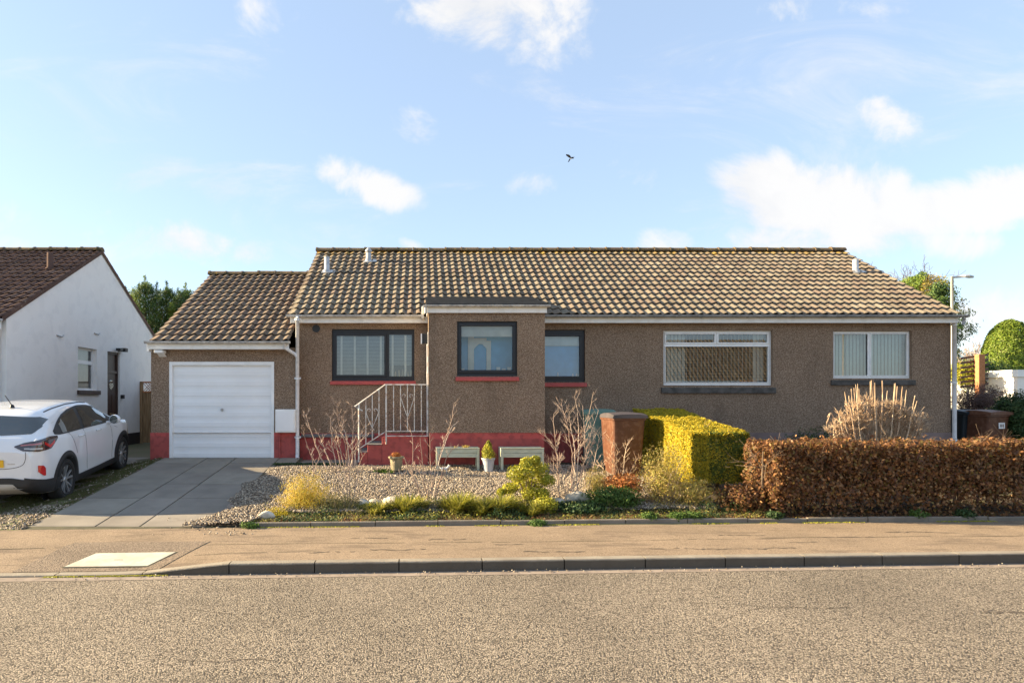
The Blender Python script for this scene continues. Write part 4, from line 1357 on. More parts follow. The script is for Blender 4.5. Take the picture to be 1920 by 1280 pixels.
for ya, yb_ in zip(Ys[:-1], Ys[1:]):
    o = [q for q in opn if q[0] <= ya + 1e-6 and q[1] >= yb_ - 1e-6]
    if o:
        o = o[0]
        mb.add([(-c, ya, .4), (-c, yb_, .4), (-c, yb_, o[2]), (-c, ya, o[2])], [(0, 1, 2, 3)])
        mb.add([(-c, ya, o[3]), (-c, yb_, o[3]), (-c, yb_, roofz(yb_)), (-c, ya, roofz(ya))], [(0, 1, 2, 3)])
        d_ = .16
        mb.add([(-c, ya, o[2]), (-c - d_, ya, o[2]), (-c - d_, ya, o[3]), (-c, ya, o[3])], [(0, 1, 2, 3)])
        mb.add([(-c, yb_, o[2]), (-c - d_, yb_, o[2]), (-c - d_, yb_, o[3]), (-c, yb_, o[3])], [(3, 2, 1, 0)])
        mb.add([(-c, ya, o[3]), (-c - d_, ya, o[3]), (-c - d_, yb_, o[3]), (-c, yb_, o[3])], [(0, 1, 2, 3)])
        mb.add([(-c, ya, o[2]), (-c, yb_, o[2]), (-c - d_, yb_, o[2]), (-c - d_, ya, o[2])], [(0, 1, 2, 3)])
    else:
        mb.add([(-c, ya, .4), (-c, yb_, .4), (-c, yb_, roofz(yb_)), (-c, ya, roofz(ya))], [(0, 1, 2, 3)])
xl = -21.0
mb.add([(xl, wy0, .4), (-c, wy0, .4), (-c, wy0, we), (xl, wy0, we)], [(0, 1, 2, 3)])
mb.add([(xl, wy1, .4), (-c, wy1, .4), (-c, wy1, we), (xl, wy1, we)], [(3, 2, 1, 0)])
mb.add([(xl, wy0, .4), (xl, wy1, .4), (xl, wy1, we), (xl, wyr, wr), (xl, wy0, we)], [(4, 3, 2, 1, 0)])
mb.build('wall', M['whiterender'], WH)
mb = MB(); mb.box(-c, -c + .012, wy0, door[0] - .05, .3, .86); mb.box(-c, -c + .012, door[1] + .05, wy1, .3, .86); mb.build('plinth', M['darkplinth'], WH)
tp2 = (wr - we) / (wyr - wy0)
tile_roof(WH, 'roof', M['tilered'], xl, -c + .03, wy0 - .2, we - .2 * tp2 + .02, tp2, wyr - wy0 + .2, seed=21, period=.2)
tile_roof(WH, 'rear_roof', M['tilered'], xl, -c + .03, wy1 + .2, we - .2 * tp2 + .02, tp2, wyr - wy0 + .2, seed=22, face=-1, period=.6, gauge=.35)
mb = MB()
for f_ in (1, -1):
    ye = wyr - f_ * (wyr - wy0 + .2)
    mb.add([(xl, ye, we - .2 * tp2), (-c + .02, ye, we - .2 * tp2), (-c + .02, wyr, wr - .01), (xl, wyr, wr - .01)], [(0, 1, 2, 3) if f_ > 0 else (3, 2, 1, 0)])
mb.build('roof_underlay', M['felt'], WH)
ridge_tiles(WH, M['ridge'], xl, -c + .04, wyr, wr + .03, seed=14)
# verge boards
mb = MB()
mb.add([(-c + .032, wy0 - .2, we - .2 * tp2 - .05), (-c + .032, wyr, wr - .05), (-c + .032, wyr, wr + .06), (-c + .032, wy0 - .2, we - .2 * tp2 + .06)], [(0, 1, 2, 3)])
mb.add([(-c + .032, wy1 + .2, we - .2 * tp2 - .05), (-c + .032, wyr, wr - .05), (-c + .032, wyr, wr + .06), (-c + .032, wy1 + .2, we - .2 * tp2 + .06)], [(3, 2, 1, 0)])
mb.build('verge_trim', M['tilered'], WH)
mb = MB(); mb.box(xl, -c + .0, wy0 - .2, wy0 - .17, we - .32, we - .13); mb.build('fascia', M['fascia'], WH)
mb = MB(); gutter(mb, xl, -c + .06, wy0 - .2, we - .1); mb.build('gutter', M['gutter'], WH)
mb = MB(); downpipe(mb, -c - .10, wy0 - .08, .5, we - .2, clips=False); mb.build('downpipe', M['white'], WH, smooth=True)
mb = MB(); X_, Y_ = (94 - CX) / F * 16.9, 16.9; flue(mb, X_, Y_, we + (Y_ - wy0) * tp2 + .04, .42, .075); mb.build('flue_pipe', M['tilered'], WH, smooth=True)
# window in the side wall
mb = MB()
fx = -c - .10
mb.box(fx - .05, fx, win[0], win[0] + .06, win[2], win[3]); mb.box(fx - .05, fx, win[1] - .09, win[1], win[2], win[3])
mb.box(fx - .05, fx, win[0] + .06, win[1] - .09, win[2], win[2] + .06); mb.box(fx - .05, fx, win[0] + .06, win[1] - .09, win[3] - .06, win[3])
zc = win[2] + (win[3] - win[2]) * .66
mb.box(fx - .05, fx + .01, win[0] + .06, win[1] - .09, zc - .05, zc + .05)
w = mb.build('window', M['white'], WH)
mb = MB(); mb.add([(fx - .02, win[0], win[2]), (fx - .02, win[1], win[2]), (fx - .02, win[1], win[3]), (fx - .02, win[0], win[3])], [(0, 1, 2, 3)]); mb.build('pane', M['glassblue'], w)
mb = MB(); mb.add([(fx - .12, win[0], win[2]), (fx - .12, win[1], win[2]), (fx - .12, win[1], win[3]), (fx - .12, win[0], win[3])], [(0, 1, 2, 3)]); mb.build('blind', M['blind'], w)
mb = MB(); mb.box(-c - .1, -c + .06, win[0] - .05, win[1] + .12, win[2] - .11, win[2] - .003); mb.build('sill', M['brownwood'], w, bevel=.005)
# door
mb = MB(); fx = -c - .05
mb.box(fx - .08, fx, door[0], door[0] + .07, door[2], door[3]); mb.box(fx - .08, fx, door[1] - .07, door[1], door[2], door[3]); mb.box(fx - .08, fx, door[0] + .07, door[1] - .07, door[3] - .06, door[3])
zd = door[2] + 2.12
mb.box(fx - .08, fx, door[0] + .07, door[1] - .07, zd, zd + .07)
mb.build('door_frame', M['brownwood'], WH)
mb = MB(); mb.box(fx - .07, fx - .04, door[0] + .071, door[1] - .071, zd + .071, door[3] - .061); mb.build('transom_panel', M['brownwood'], WH)
mb = MB()
mb.box(fx - .07, fx - .03, door[0] + .071, door[1] - .071, door[2] + .02, zd - .001)
dm = (door[0] + door[1]) / 2
for (ya, yb_, za, zb) in ((-.24, -.03, .25, .85), (.03, .24, .25, .85), (-.24, -.03, 1.0, 1.5), (.03, .24, 1.0, 1.5)):
    mb.box(fx - .03, fx - .018, dm + ya, dm + yb_, door[2] + za, door[2] + zb)
dd = mb.build('door', M['brownwood'], WH, bevel=.006)
mb = MB(); mb.lathe([(0, .012), (.13, .012), (.15, .0)], (fx - .03, dm, door[2] + 1.78), 20, axis='x'); mb.build('door_pane', M['carglass'], dd)
mb = MB(); mb.box(fx - .018, fx - .005, dm - .12, dm + .12, door[2] + .9, door[2] + .95); mb.build('letter_plate', M['brass'], dd)
mb = MB()
yl = sx(222); mb.tube([(-c, yl, sz(222, 657)), (-c + .12, yl, sz(222, 657))], .03, 8); mb.box(-c + .06, -c + .2, yl - .30, yl - .12, sz(222, 657) - .03, sz(222, 657) + .05); mb.box(-c + .06, -c + .2, yl + .02, yl + .2, sz(222, 657) - .03, sz(222, 657) + .08)
mb.build('floodlight', M['black'], WH, bevel=.01)
mb = MB(); yl = sx(227.5); mb.box(-c, -c + .08, yl - .05, yl + .05, sz(227, 747), sz(227, 740)); mb.build('wall_box', M['black'], WH)
mb = MB()
for (px, py) in ((112, 629), (181, 625)):
    mb = MB(); yl = sx(px); mb.tube([(-c, yl - .15, sz(px, py)), (-c + .05, yl, sz(px, py) - .03), (-c + .02, yl + .15, sz(px, py) + .02)], .018, 6)
    mb.build('wall_hook', M['galv'], WH)
# added wing, unseen to the left, shaped so its roof shades the drive
mb = MB()
kx0, kx1, ky0 = -17.5, -10.6, 11.0
kz, kzr = 2.98, 3.9
mb.add([(kx0, ky0, .1), (kx1, ky0, .1), (kx1, ky0, kz), ((kx0 + kx1) / 2, ky0, kzr), (kx0, ky0, kz)], [(0, 1, 2, 3, 4)])
mb.add([(kx1, ky0, .1), (kx1, wy0, .1), (kx1, wy0, kz), (kx1, ky0, kz)], [(0, 1, 2, 3)])
mb.add([(kx0, ky0, .1), (kx0, wy0, .1), (kx0, wy0, kz), (kx0, ky0, kz)], [(3, 2, 1, 0)])
mb.build('shade_wing_wall', M['whiterender'], WH)
mb = MB()
xm_ = (kx0 + kx1) / 2
for s_ in (-1, 1):
    xe = xm_ + s_ * (kx1 - xm_ + .2)
    za = kz - .1
    mb.add([(xe, ky0 - .1, za), (xe, wy0 + 2, za), (xm_, wy0 + 2, kzr), (xm_, ky0 - .1, kzr), (xe, ky0 - .1, za + .12), (xe, wy0 + 2, za + .12), (xm_, wy0 + 2, kzr + .12), (xm_, ky0 - .1, kzr + .12)],
           [(0, 1, 2, 3), (7, 6, 5, 4), (0, 3, 7, 4), (1, 5, 6, 2), (0, 4, 5, 1)])
mb.build('shade_wing_roof', M['tilered'], WH)

# ------------------------------------------------------------------ the houses across the street (seen only as reflections)
def far_house(x0, x1, y, zeave, zr, label):
    o = empty('bungalow', ((x0 + x1) / 2, y, 0), label, 'house')
    mb = MB(); mb.box(x0, x1, y - 7, y, 0, zeave)
    mb.add([(x1, y - 7, zeave), (x1, y, zeave), (x1, y - 3.5, zr)], [(0, 1, 2)]); mb.add([(x0, y - 7, zeave), (x0, y, zeave), (x0, y - 3.5, zr)], [(2, 1, 0)])
    mb.build('wall', M['brick'], o)
    tile_roof(o, 'roof', M['tile'], x0 - .05, x1 + .05, y + .2, zeave, (zr - zeave) / 3.6, 3.7, seed=31, face=-1, period=.25)
    mb = MB()
    for k in range(int((x1 - x0) / 4)):
        xx = x0 + 1 + k * 4
        mb = MB(); mb.box(xx, xx + 1.8, y, y + .03, 1.3, 2.4)
        mb.build('window', M['white'], o)


far_house(14.5, 22.5, -10.5, 3.0, 5.7, 'brown tiled house across the street, mirrored in the wide white window')
far_house(-9, .5, -13, 2.4, 3.2, 'low building across the street, mirrored in the kitchen window')

# ------------------------------------------------------------------ the white car
HEAD = R(6.2)
CAR_O = Vector((-6.75, 10.80, 0))
zr_, zf_ = .215, .425
PITCH = math.atan2(zf_ - zr_, 2.6)
hx_, hy_ = -math.sin(HEAD), math.cos(HEAD)
MC = Matrix.Translation((CAR_O.x, CAR_O.y, zr_)) @ Matrix.Rotation(HEAD + math.pi / 2, 4, 'Z') @ Matrix.Rotation(-PITCH, 4, 'Y') @ Matrix.Diagonal((1.04, .975, 1.04, 1)) @ Matrix.Translation((-.80, 0, 0))
MCn = np.array(MC)
CAR = empty('parked_car', MC @ Vector((2.1, 0, 0)), 'white compact crossover parked on the neighbouring drive, seen from its rear right corner', 'car')


def carw(v):
    v = np.asarray(v, float).reshape(-1, 3)
    return v @ MCn[:3, :3].T + MCn[:3, 3]


def car_build(mb, name, mat, parent=CAR, smooth=True, bevel=0):
    mb.v = [carw(np.concatenate(mb.v))]
    return mb.build(name, mat, parent, smooth=smooth, bevel=bevel)


def smooth_fn(pts):
    px, py = zip(*pts)
    xs_ = np.linspace(px[0], px[-1], 600)
    ys_ = np.interp(xs_, px, py)
    k = np.hanning(25); k /= k.sum()
    yp = np.pad(ys_, 12, mode='edge')
    ys2 = np.convolve(yp, k, 'valid')
    return lambda x: float(np.interp(x, xs_, ys2))


f_w = smooth_fn([(0, .66), (.03, .76), (.10, .825), (.22, .865), (.5, .895), (.85, .905), (1.3, .885), (2.2, .88), (2.9, .885), (3.35, .905), (3.7, .88), (3.95, .80), (4.1, .70), (4.2, .50)])
f_zt = smooth_fn([(0, .84), (.02, 1.00), (.05, 1.08), (.12, 1.13), (.26, 1.27), (.38, 1.41), (.52, 1.475), (.9, 1.515), (1.4, 1.54), (1.9, 1.53), (2.3, 1.49), (2.6, 1.40), (2.9, 1.27), (3.2, 1.13), (3.5, 1.07), (3.85, .98), (4.1, .84), (4.2, .64)])
f_zb = smooth_fn([(0, .36), (.2, .24), (.5, .20), (3.7, .20), (4.0, .24), (4.2, .34)])
f_belt = smooth_fn([(0, 1.08), (.6, 1.09), (1.5, 1.06), (2.8, 1.02), (3.3, 1.0), (4.2, .95)])


def cr(P, n):
    P = np.asarray(P, float); out = []
    m_ = len(P)
    for i in range(m_ - 1):
        p0, p1, p2, p3 = P[max(i - 1, 0)], P[i], P[i + 1], P[min(i + 2, m_ - 1)]
        for t in np.linspace(0, 1, n, endpoint=False):
            out.append(.5 * ((2 * p1) + (-p0 + p2) * t + (2 * p0 - 5 * p1 + 4 * p2 - p3) * t * t + (-p0 + 3 * p1 - 3 * p2 + p3) * t ** 3))
    out.append(P[-1])
    return np.array(out)


def section(x):
    w, zt, zb, bl = f_w(x), f_zt(x), f_zb(x), f_belt(x)
    g = min(1, max(0, (zt - bl - .04) / .30))
    blt = min(bl, zt - .03)
    wbelt = w - .045 if g > 0 else w - .05
    wr = (w * .84) * (1 - g) + .65 * g
    zr = (zt - .035) * (1 - g) + (zt - .07) * g
    wbelt = wbelt * 1.0
    P = [(0, zb), (w * .6, zb), (w - .07, zb + .01), (w - .02, zb + .10), (w - .012, .45), (w, .66 if zt > .8 else zt * .8), (w - .008, blt - .10), (wbelt, blt),
         (wbelt + (wr - wbelt) * .5 + .022 * g, blt + (zr - blt) * .5), (wr, zr), (wr * .72, zt - .012), (0, zt)]
    return cr(P, 5)


xs_c = np.unique(np.concatenate([np.linspace(0, .6, 46), np.linspace(.6, 3.9, 150), np.linspace(3.9, 4.2, 26)]))
secs = []
for x in xs_c:
    s_ = section(x)
    full = np.concatenate([np.stack([np.full(len(s_), x), -s_[:, 0], s_[:, 1]], 1), np.stack([np.full(len(s_) - 2, x), s_[-2:0:-1, 0], s_[-2:0:-1, 1]], 1)])
    secs.append(full)
secs = np.array(secs)
nS, nP = secs.shape[:2]
bv = secs.reshape(-1, 3)
bq = [(i * nP + k, (i + 1) * nP + k, (i + 1) * nP + (k + 1) % nP, i * nP + (k + 1) % nP) for i in range(nS - 1) for k in range(nP)]
caps = [tuple(range(nP)), tuple(reversed(range((nS - 1) * nP, nS * nP)))]
bvh = BVHTree.FromPolygons([tuple(v) for v in bv], [tuple(q) for q in bq] + caps)
WR = [(.80, .335), (3.39, .335)]
RA = .385
keep = []
for q in bq:
    cpt = bv[list(q)].mean(0)
    if any((cpt[0] - a_) ** 2 + (cpt[2] - b_) ** 2 < (RA) ** 2 for a_, b_ in WR) and abs(cpt[1]) > .5:
        continue
    keep.append(q)
mb = MB(); mb.addq(bv, keep); mb.add(bv[:nP], [tuple(range(nP))]); mb.add(bv[-nP:], [tuple(reversed(range(nP)))])
body = car_build(mb, 'body', M['carpaint'])


def cast(o, d):
    h = bvh.ray_cast(Vector(o), Vector(d))
    if h[0] is None:
        return None
    n = h[1]
    if n.dot(Vector(d)) > 0:
        n = -n
    return h[0], n


def patch(lo, hi, ax, nt=24, nz_=8, off=.005, side=-1, thick=True):
    """surface piece of the body between curves lo(t) and hi(t); ax: 'side','rear','diag','front','top'"""
    lx, lz = zip(*lo); hx2, hz2 = zip(*hi)
    t0, t1 = max(lx[0], hx2[0]), min(lx[-1], hx2[-1])
    vs, idx = [], {}
    fl, fh = smooth_like(lo), smooth_like(hi)
    for i in range(nt + 1):
        t = t0 + (t1 - t0) * i / nt
        a_, b_ = fl(t), fh(t)
        for j in range(nz_ + 1):
            z = a_ + (b_ - a_) * j / nz_
            if ax == 'side':
                o, d = (t, side * 3, z), (0, -side, 0)
            elif ax == 'rear':
                o, d = (-3, t, z), (1, 0, 0)
            elif ax == 'front':
                o, d = (8, t, z), (-1, 0, 0)
            else:
                s2 = 1 / math.sqrt(2)
                # point on perpendicular line through origin, moved outwards
                o = (t * s2 - 3 * s2, side * t * s2 + side * 3 * s2, z); d = (s2, -side * s2, 0)
            h = cast(o, d)
            if h is None:
                continue
            idx[(i, j)] = len(vs)
            vs.append(tuple(h[0] + h[1] * off))
    fs = []
    for i in range(nt):
        for j in range(nz_):
            k = [(i, j), (i + 1, j), (i + 1, j + 1), (i, j + 1)]
            if all(q in idx for q in k):
                pts = [Vector(vs[idx[q]]) for q in k]
                if max((pts[a_] - pts[b_]).length for a_ in range(4) for b_ in range(a_)) < .35:
                    fs.append([idx[q] for q in k])
    m_ = MB(); m_.add(vs, fs)
    return m_


def smooth_like(pts):
    px, py = zip(*pts)
    return lambda x: float(np.interp(x, px, py))


def arc_pts(fn, a0, a1, n=20):
    return [(a0 + (a1 - a0) * i / n, fn(a0 + (a1 - a0) * i / n)) for i in range(n + 1)]


top_curve = smooth_fn([(.50, 1.13), (.60, 1.20), (.8, 1.285), (1.0, 1.345), (1.3, 1.40), (1.7, 1.43), (2.1, 1.405), (2.4, 1.345), (2.7, 1.23), (3.0, 1.08)])
low_curve = smooth_fn([(.50, 1.12), (.62, 1.095), (1.5, 1.075), (3.0, 1.045)])
for s_ in (-1, 1):
    m_ = patch(arc_pts(lambda t: low_curve(t) - .018, .48, 3.02), arc_pts(lambda t: top_curve(t) + .018, .48, 3.02), 'side', 60, 8, .004, s_)
    car_build(m_, 'window_trim', M['carblack'])
    m_ = patch(arc_pts(low_curve, .74, 1.50), arc_pts(lambda t: top_curve(t) - .012, .74, 1.50), 'side', 26, 8, .008, s_)
    car_build(m_, 'side_window', M['carglass'])
    m_ = patch(arc_pts(low_curve, 1.63, 2.74), arc_pts(lambda t: top_curve(t) - .012, 1.63, 2.74), 'side', 30, 8, .008, s_)
    car_build(m_, 'side_window', M['carglass'])
    # cladding: arches and sill
    for (wxc, wzc) in WR:
        ra, rb = RA - .015, RA + .08
        vs, fs = [], []
        n = 40
        a0, a1 = R(-14), R(194)
        for i in range(n + 1):
            t = a0 + (a1 - a0) * i / n
            for j, r_ in enumerate((ra, (ra + rb) / 2, rb)):
                x, z = wxc + r_ * math.cos(t), wzc + r_ * math.sin(t)
                h = cast((x, s_ * 3, z), (0, -s_, 0))
                if h is None:
                    yv = s_ * .84
                else:
                    yv = h[0].y + s_ * (.014 if j < 2 else .004)
                vs.append((x, yv, z))
            vs.append((wxc + ra * math.cos(t), s_ * .60, wzc + ra * math.sin(t)))
        for i in range(n):
            b0, b1 = i * 4, (i + 1) * 4
            fs += [(b0, b1, b1 + 1, b0 + 1), (b0 + 1, b1 + 1, b1 + 2, b0 + 2), (b0 + 3, b1 + 3, b1, b0)]
        m_ = MB(); m_.add(vs, fs)
        # inner disc of the wheel well
        m_.lathe([(0, s_ * .6), (ra, s_ * .6)], (wxc, 0, wzc), 30, axis='y')
        car_build(m_, 'wheel_arch', M['carblack'])
    m_ = patch([(1.2, .225), (3.0, .225)], [(1.2, .34), (2.1, .33), (3.0, .34)], 'side', 30, 4, .012, s_)
    car_build(m_, 'sill_cladding', M['carblack'])
    m_ = patch([(.0, .30), (.42, .24)], [(.0, .44), (.42, .40)], 'side', 16, 4, .010, s_)
    car_build(m_, 'bumper_cladding', M['carblack'])
    # tail lamp wrapping round the corner
    t0, t1 = .34, .985
    lo = [(t0, .970), (t0 + .08, .915), (.60, .900), (.82, .915), (t1, 1.045)]
    hi = [(t0, .985), (.45, 1.03), (.62, 1.065), (.82, 1.09), (t1, 1.075)]
    tl = car_build(patch(lo, hi, 'diag', 40, 8, .010, s_), 'tail_lamp', M['lampsmoke'])
    car_build(patch([(.41, .985), (.66, 1.005)], [(.41, 1.0), (.66, 1.03)], 'diag', 14, 3, .014, s_), 'light_guide', M['lamppink'], tl)
    car_build(patch([(.70, .99), (.80, .93), (.90, .99)], [(.70, 1.03), (.80, .975), (.90, 1.03)], 'diag', 16, 4, .014, s_), 'light_guide', M['lampred'], tl)
    car_build(patch([(.44, .94), (.66, .925)], [(.44, .955), (.66, .955)], 'diag', 14, 3, .014, s_), 'light_guide', M['lampclear'], tl)
    car_build(patch([(.585, .60), (.665, .53), (.70, .53)], [(.585, .695), (.665, .685), (.70, .64)], 'diag', 8, 6, .012, s_), 'reflector', M['lampred'])
    # seams
    for pts in ([(.95, 1.07), (1.06, .95), (1.16, .80), (1.20, .70)], [(1.57, 1.06), (1.60, .8), (1.63, .36)], [(2.76, 1.04), (2.82, .75), (2.80, .36)], [(.70, .985), (.95, .93), (1.02, .85), (1.14, .74)] if False else [(2.95, .94), (3.1, .9)]):
        p3 = []
        for (x, z) in cr([(a_, b_) for a_, b_ in pts], 5):
            h = cast((x, s_ * 3, z), (0, -s_, 0))
            if h:
                p3.append(tuple(h[0] + h[1] * .0005))
        m_ = MB(); m_.tube(p3, .0032, 5); car_build(m_, 'door_seam', M['carblack'])
    for hx0 in (1.02, 2.02) if False else (1.28, 2.05):
        m_ = MB()
        y_ = cast((hx0 + .1, s_ * 3, .955), (0, -s_, 0))[0].y
        m_.tube([(hx0, y_ + s_ * .01, .968), (hx0 + .04, y_ + s_ * .035, .97), (hx0 + .16, y_ + s_ * .035, .968), (hx0 + .2, y_ + s_ * .01, .962)], .015, 8)
        car_build(m_, 'door_handle', M['carpaint'])
    # mirror
    m_ = MB()
    m_.lathe([(0, -.055), (.06, -.05), (.085, -.02), (.085, .03), (.055, .065), (0, .075)], (0, 0, 0), 16, axis='x')
    v = m_.v[0]; v[:, 1] *= 1.25; v += np.array([2.66, s_ * 1.0, 1.10])
    m_.tube([(2.68, s_ * .82, 1.03), (2.68, s_ * .95, 1.05)], .028, 8)
    car_build(m_, 'mirror', M['carpaint'])
    m_ = MB(); m_.box(2.53, 2.545, s_ * .93 - .02 * 1, s_ * .93 + .14 * s_ if s_ > 0 else s_ * .93 + .02, .95, 1.05) if False else m_.lathe([(0, -.059), (.078, -.057)], (2.66, s_ * 1.0, 1.10), 16, axis='x')
    car_build(m_, 'mirror_glass', M['carglass'])
    # roof rail line
    p3 = []
    for x in np.linspace(.62, 2.2, 16):
        sc_ = section(x)
        k = int(len(sc_) * .81)
        p3.append((x, s_ * sc_[46][0], sc_[46][1] + .004))
    m_ = MB(); m_.tube(p3, .009, 6); car_build(m_, 'roof_seam', M['carblack'])
    # wheels
    for (wxc, wzc) in WR:
        m_ = MB()
        yo, yi = s_ * .885, s_ * .67
        d_ = s_
        m_.lathe([(.215, yi), (.32, yi), (.335, yi + d_ * .03), (.338, yo - d_ * .045), (.328, yo - d_ * .012), (.29, yo), (.25, yo - d_ * .006), (.235, yo - d_ * .03)], (wxc, 0, wzc), 44, axis='y')
        tyre = car_build(m_, 'wheel', M['tyre'])
        m_ = MB()
        m_.lathe([(.236, yo - d_ * .03), (.240, yo - d_ * .012), (.226, yo - d_ * .010), (.215, yo - d_ * .04), (.20, yo - d_ * .12)], (wxc, 0, wzc), 44, axis='y')
        car_build(m_, 'rim', M['alloydark'], tyre)
        m_ = MB(); m_.lathe([(0, yo - d_ * .125), (.205, yo - d_ * .12)], (wxc, 0, wzc), 32, axis='y'); car_build(m_, 'brake_disc', M['black'], tyre)
        m_ = MB()
        for k in range(5):
            for dd_ in (-.17, .17):
                t = 2 * math.pi * k / 5 + .3 + dd_
                tc_ = 2 * math.pi * k / 5 + .3
                ci, si = math.cos(tc_ + dd_ * .6), math.sin(tc_ + dd_ * .6)
                p0 = np.array([wxc + .045 * ci, yo - d_ * .035, wzc + .045 * si]); p1 = np.array([wxc + .231 * math.cos(t + dd_ * .5), yo - d_ * .014, wzc + .231 * math.sin(t + dd_ * .5)])
                dv = p1 - p0; nrm = np.array([-dv[2], 0, dv[0]]); nrm /= np.linalg.norm(nrm)
                wA, wB = .011, .015
                q = [p0 - nrm * wA, p0 + nrm * wA, p1 + nrm * wB, p1 - nrm * wB]
                q2 = [p + np.array([0, -d_ * .03, 0]) for p in q]
                m_.add(q + q2, [(0, 1, 2, 3), (0, 4, 5, 1), (1, 5, 6, 2), (3, 2, 6, 7), (0, 3, 7, 4)])
        m_.lathe([(0, yo - d_ * .022), (.045, yo - d_ * .026), (.055, yo - d_ * .05)], (wxc, 0, wzc), 20, axis='y')
        car_build(m_, 'spokes', M['alloy'], tyre, smooth=False)
# rear window, plate, lower bumper, skid plate, spoiler line, badge, antenna
rw = car_build(patch([(-.76, 1.27), (-.66, 1.15), (0, 1.125), (.66, 1.15), (.76, 1.27)], [(-.76, 1.30), (-.66, 1.375), (0, 1.405), (.66, 1.375), (.76, 1.30)], 'rear', 40, 12, .006), 'rear_window', M['carglass'])
car_build(patch([(-.7, .27), (0, .27), (.7, .27)], [(-.7, .48), (-.4, .52), (.4, .52), (.7, .48)], 'rear', 30, 5, .012), 'lower_bumper', M['carblack'])
for s_ in (-1, 1):
    car_build(patch([(.42, .27), (1.0, .26)], [(.42, .52), (.7, .47), (1.0, .44)], 'diag', 20, 5, .011, s_), 'lower_bumper', M['carblack'])
car_build(patch([(-.58, .27), (0, .26), (.58, .27)], [(-.58, .285), (-.42, .43), (.42, .43), (.58, .285)], 'rear', 30, 5, .019), 'skid_plate', M['skid'])
h = cast((-3, 0, .66), (1, 0, 0))[0]
m_ = MB(); m_.box(h.x - .02, h.x - .008, -.30, .22, .68, .79); car_build(m_, 'number_plate', M['plate'], smooth=False)
p3 = []
for (y, z) in cr([(-.62, .90), (-.62, .80), (-.55, .70), (-.3, .655), (.3, .655), (.55, .70), (.62, .80), (.62, .90)], 6):
    h = cast((-3, y, z), (1, 0, 0))
    if h:
        p3.append(tuple(h[0] + h[1] * .001))
m_ = MB(); m_.tube(p3, .004, 5); car_build(m_, 'hatch_seam', M['carblack'])
m_ = MB()
for k in range(5):
    h = cast((-3, -.36 - k * .022, .60 + k * 0), (1, 0, 0))[0]
    m_.box(h.x - .004, h.x + .004, -.36 - k * .022 - .008, -.36 - k * .022 + .008, .722, .736)
car_build(m_, 'badge', M['alloy'], smooth=False)
m_ = MB()
m_.lathe([(.04, 1.5), (.03, 1.53), (.016, 1.545), (0, 1.55)], (.72, -.08, 0), 10)
m_.tube([(.72, -.08, 1.53), (.56, -.06, 1.70)], .007, 5)
car_build(m_, 'aerial', M['black'])
car_build(patch([(-.62, 1.0), (0, 1.03), (.62, 1.0)], [(-.52, 1.42), (0, 1.46), (.52, 1.42)], 'front', 24, 10, .006), 'windscreen', M['carglass'])


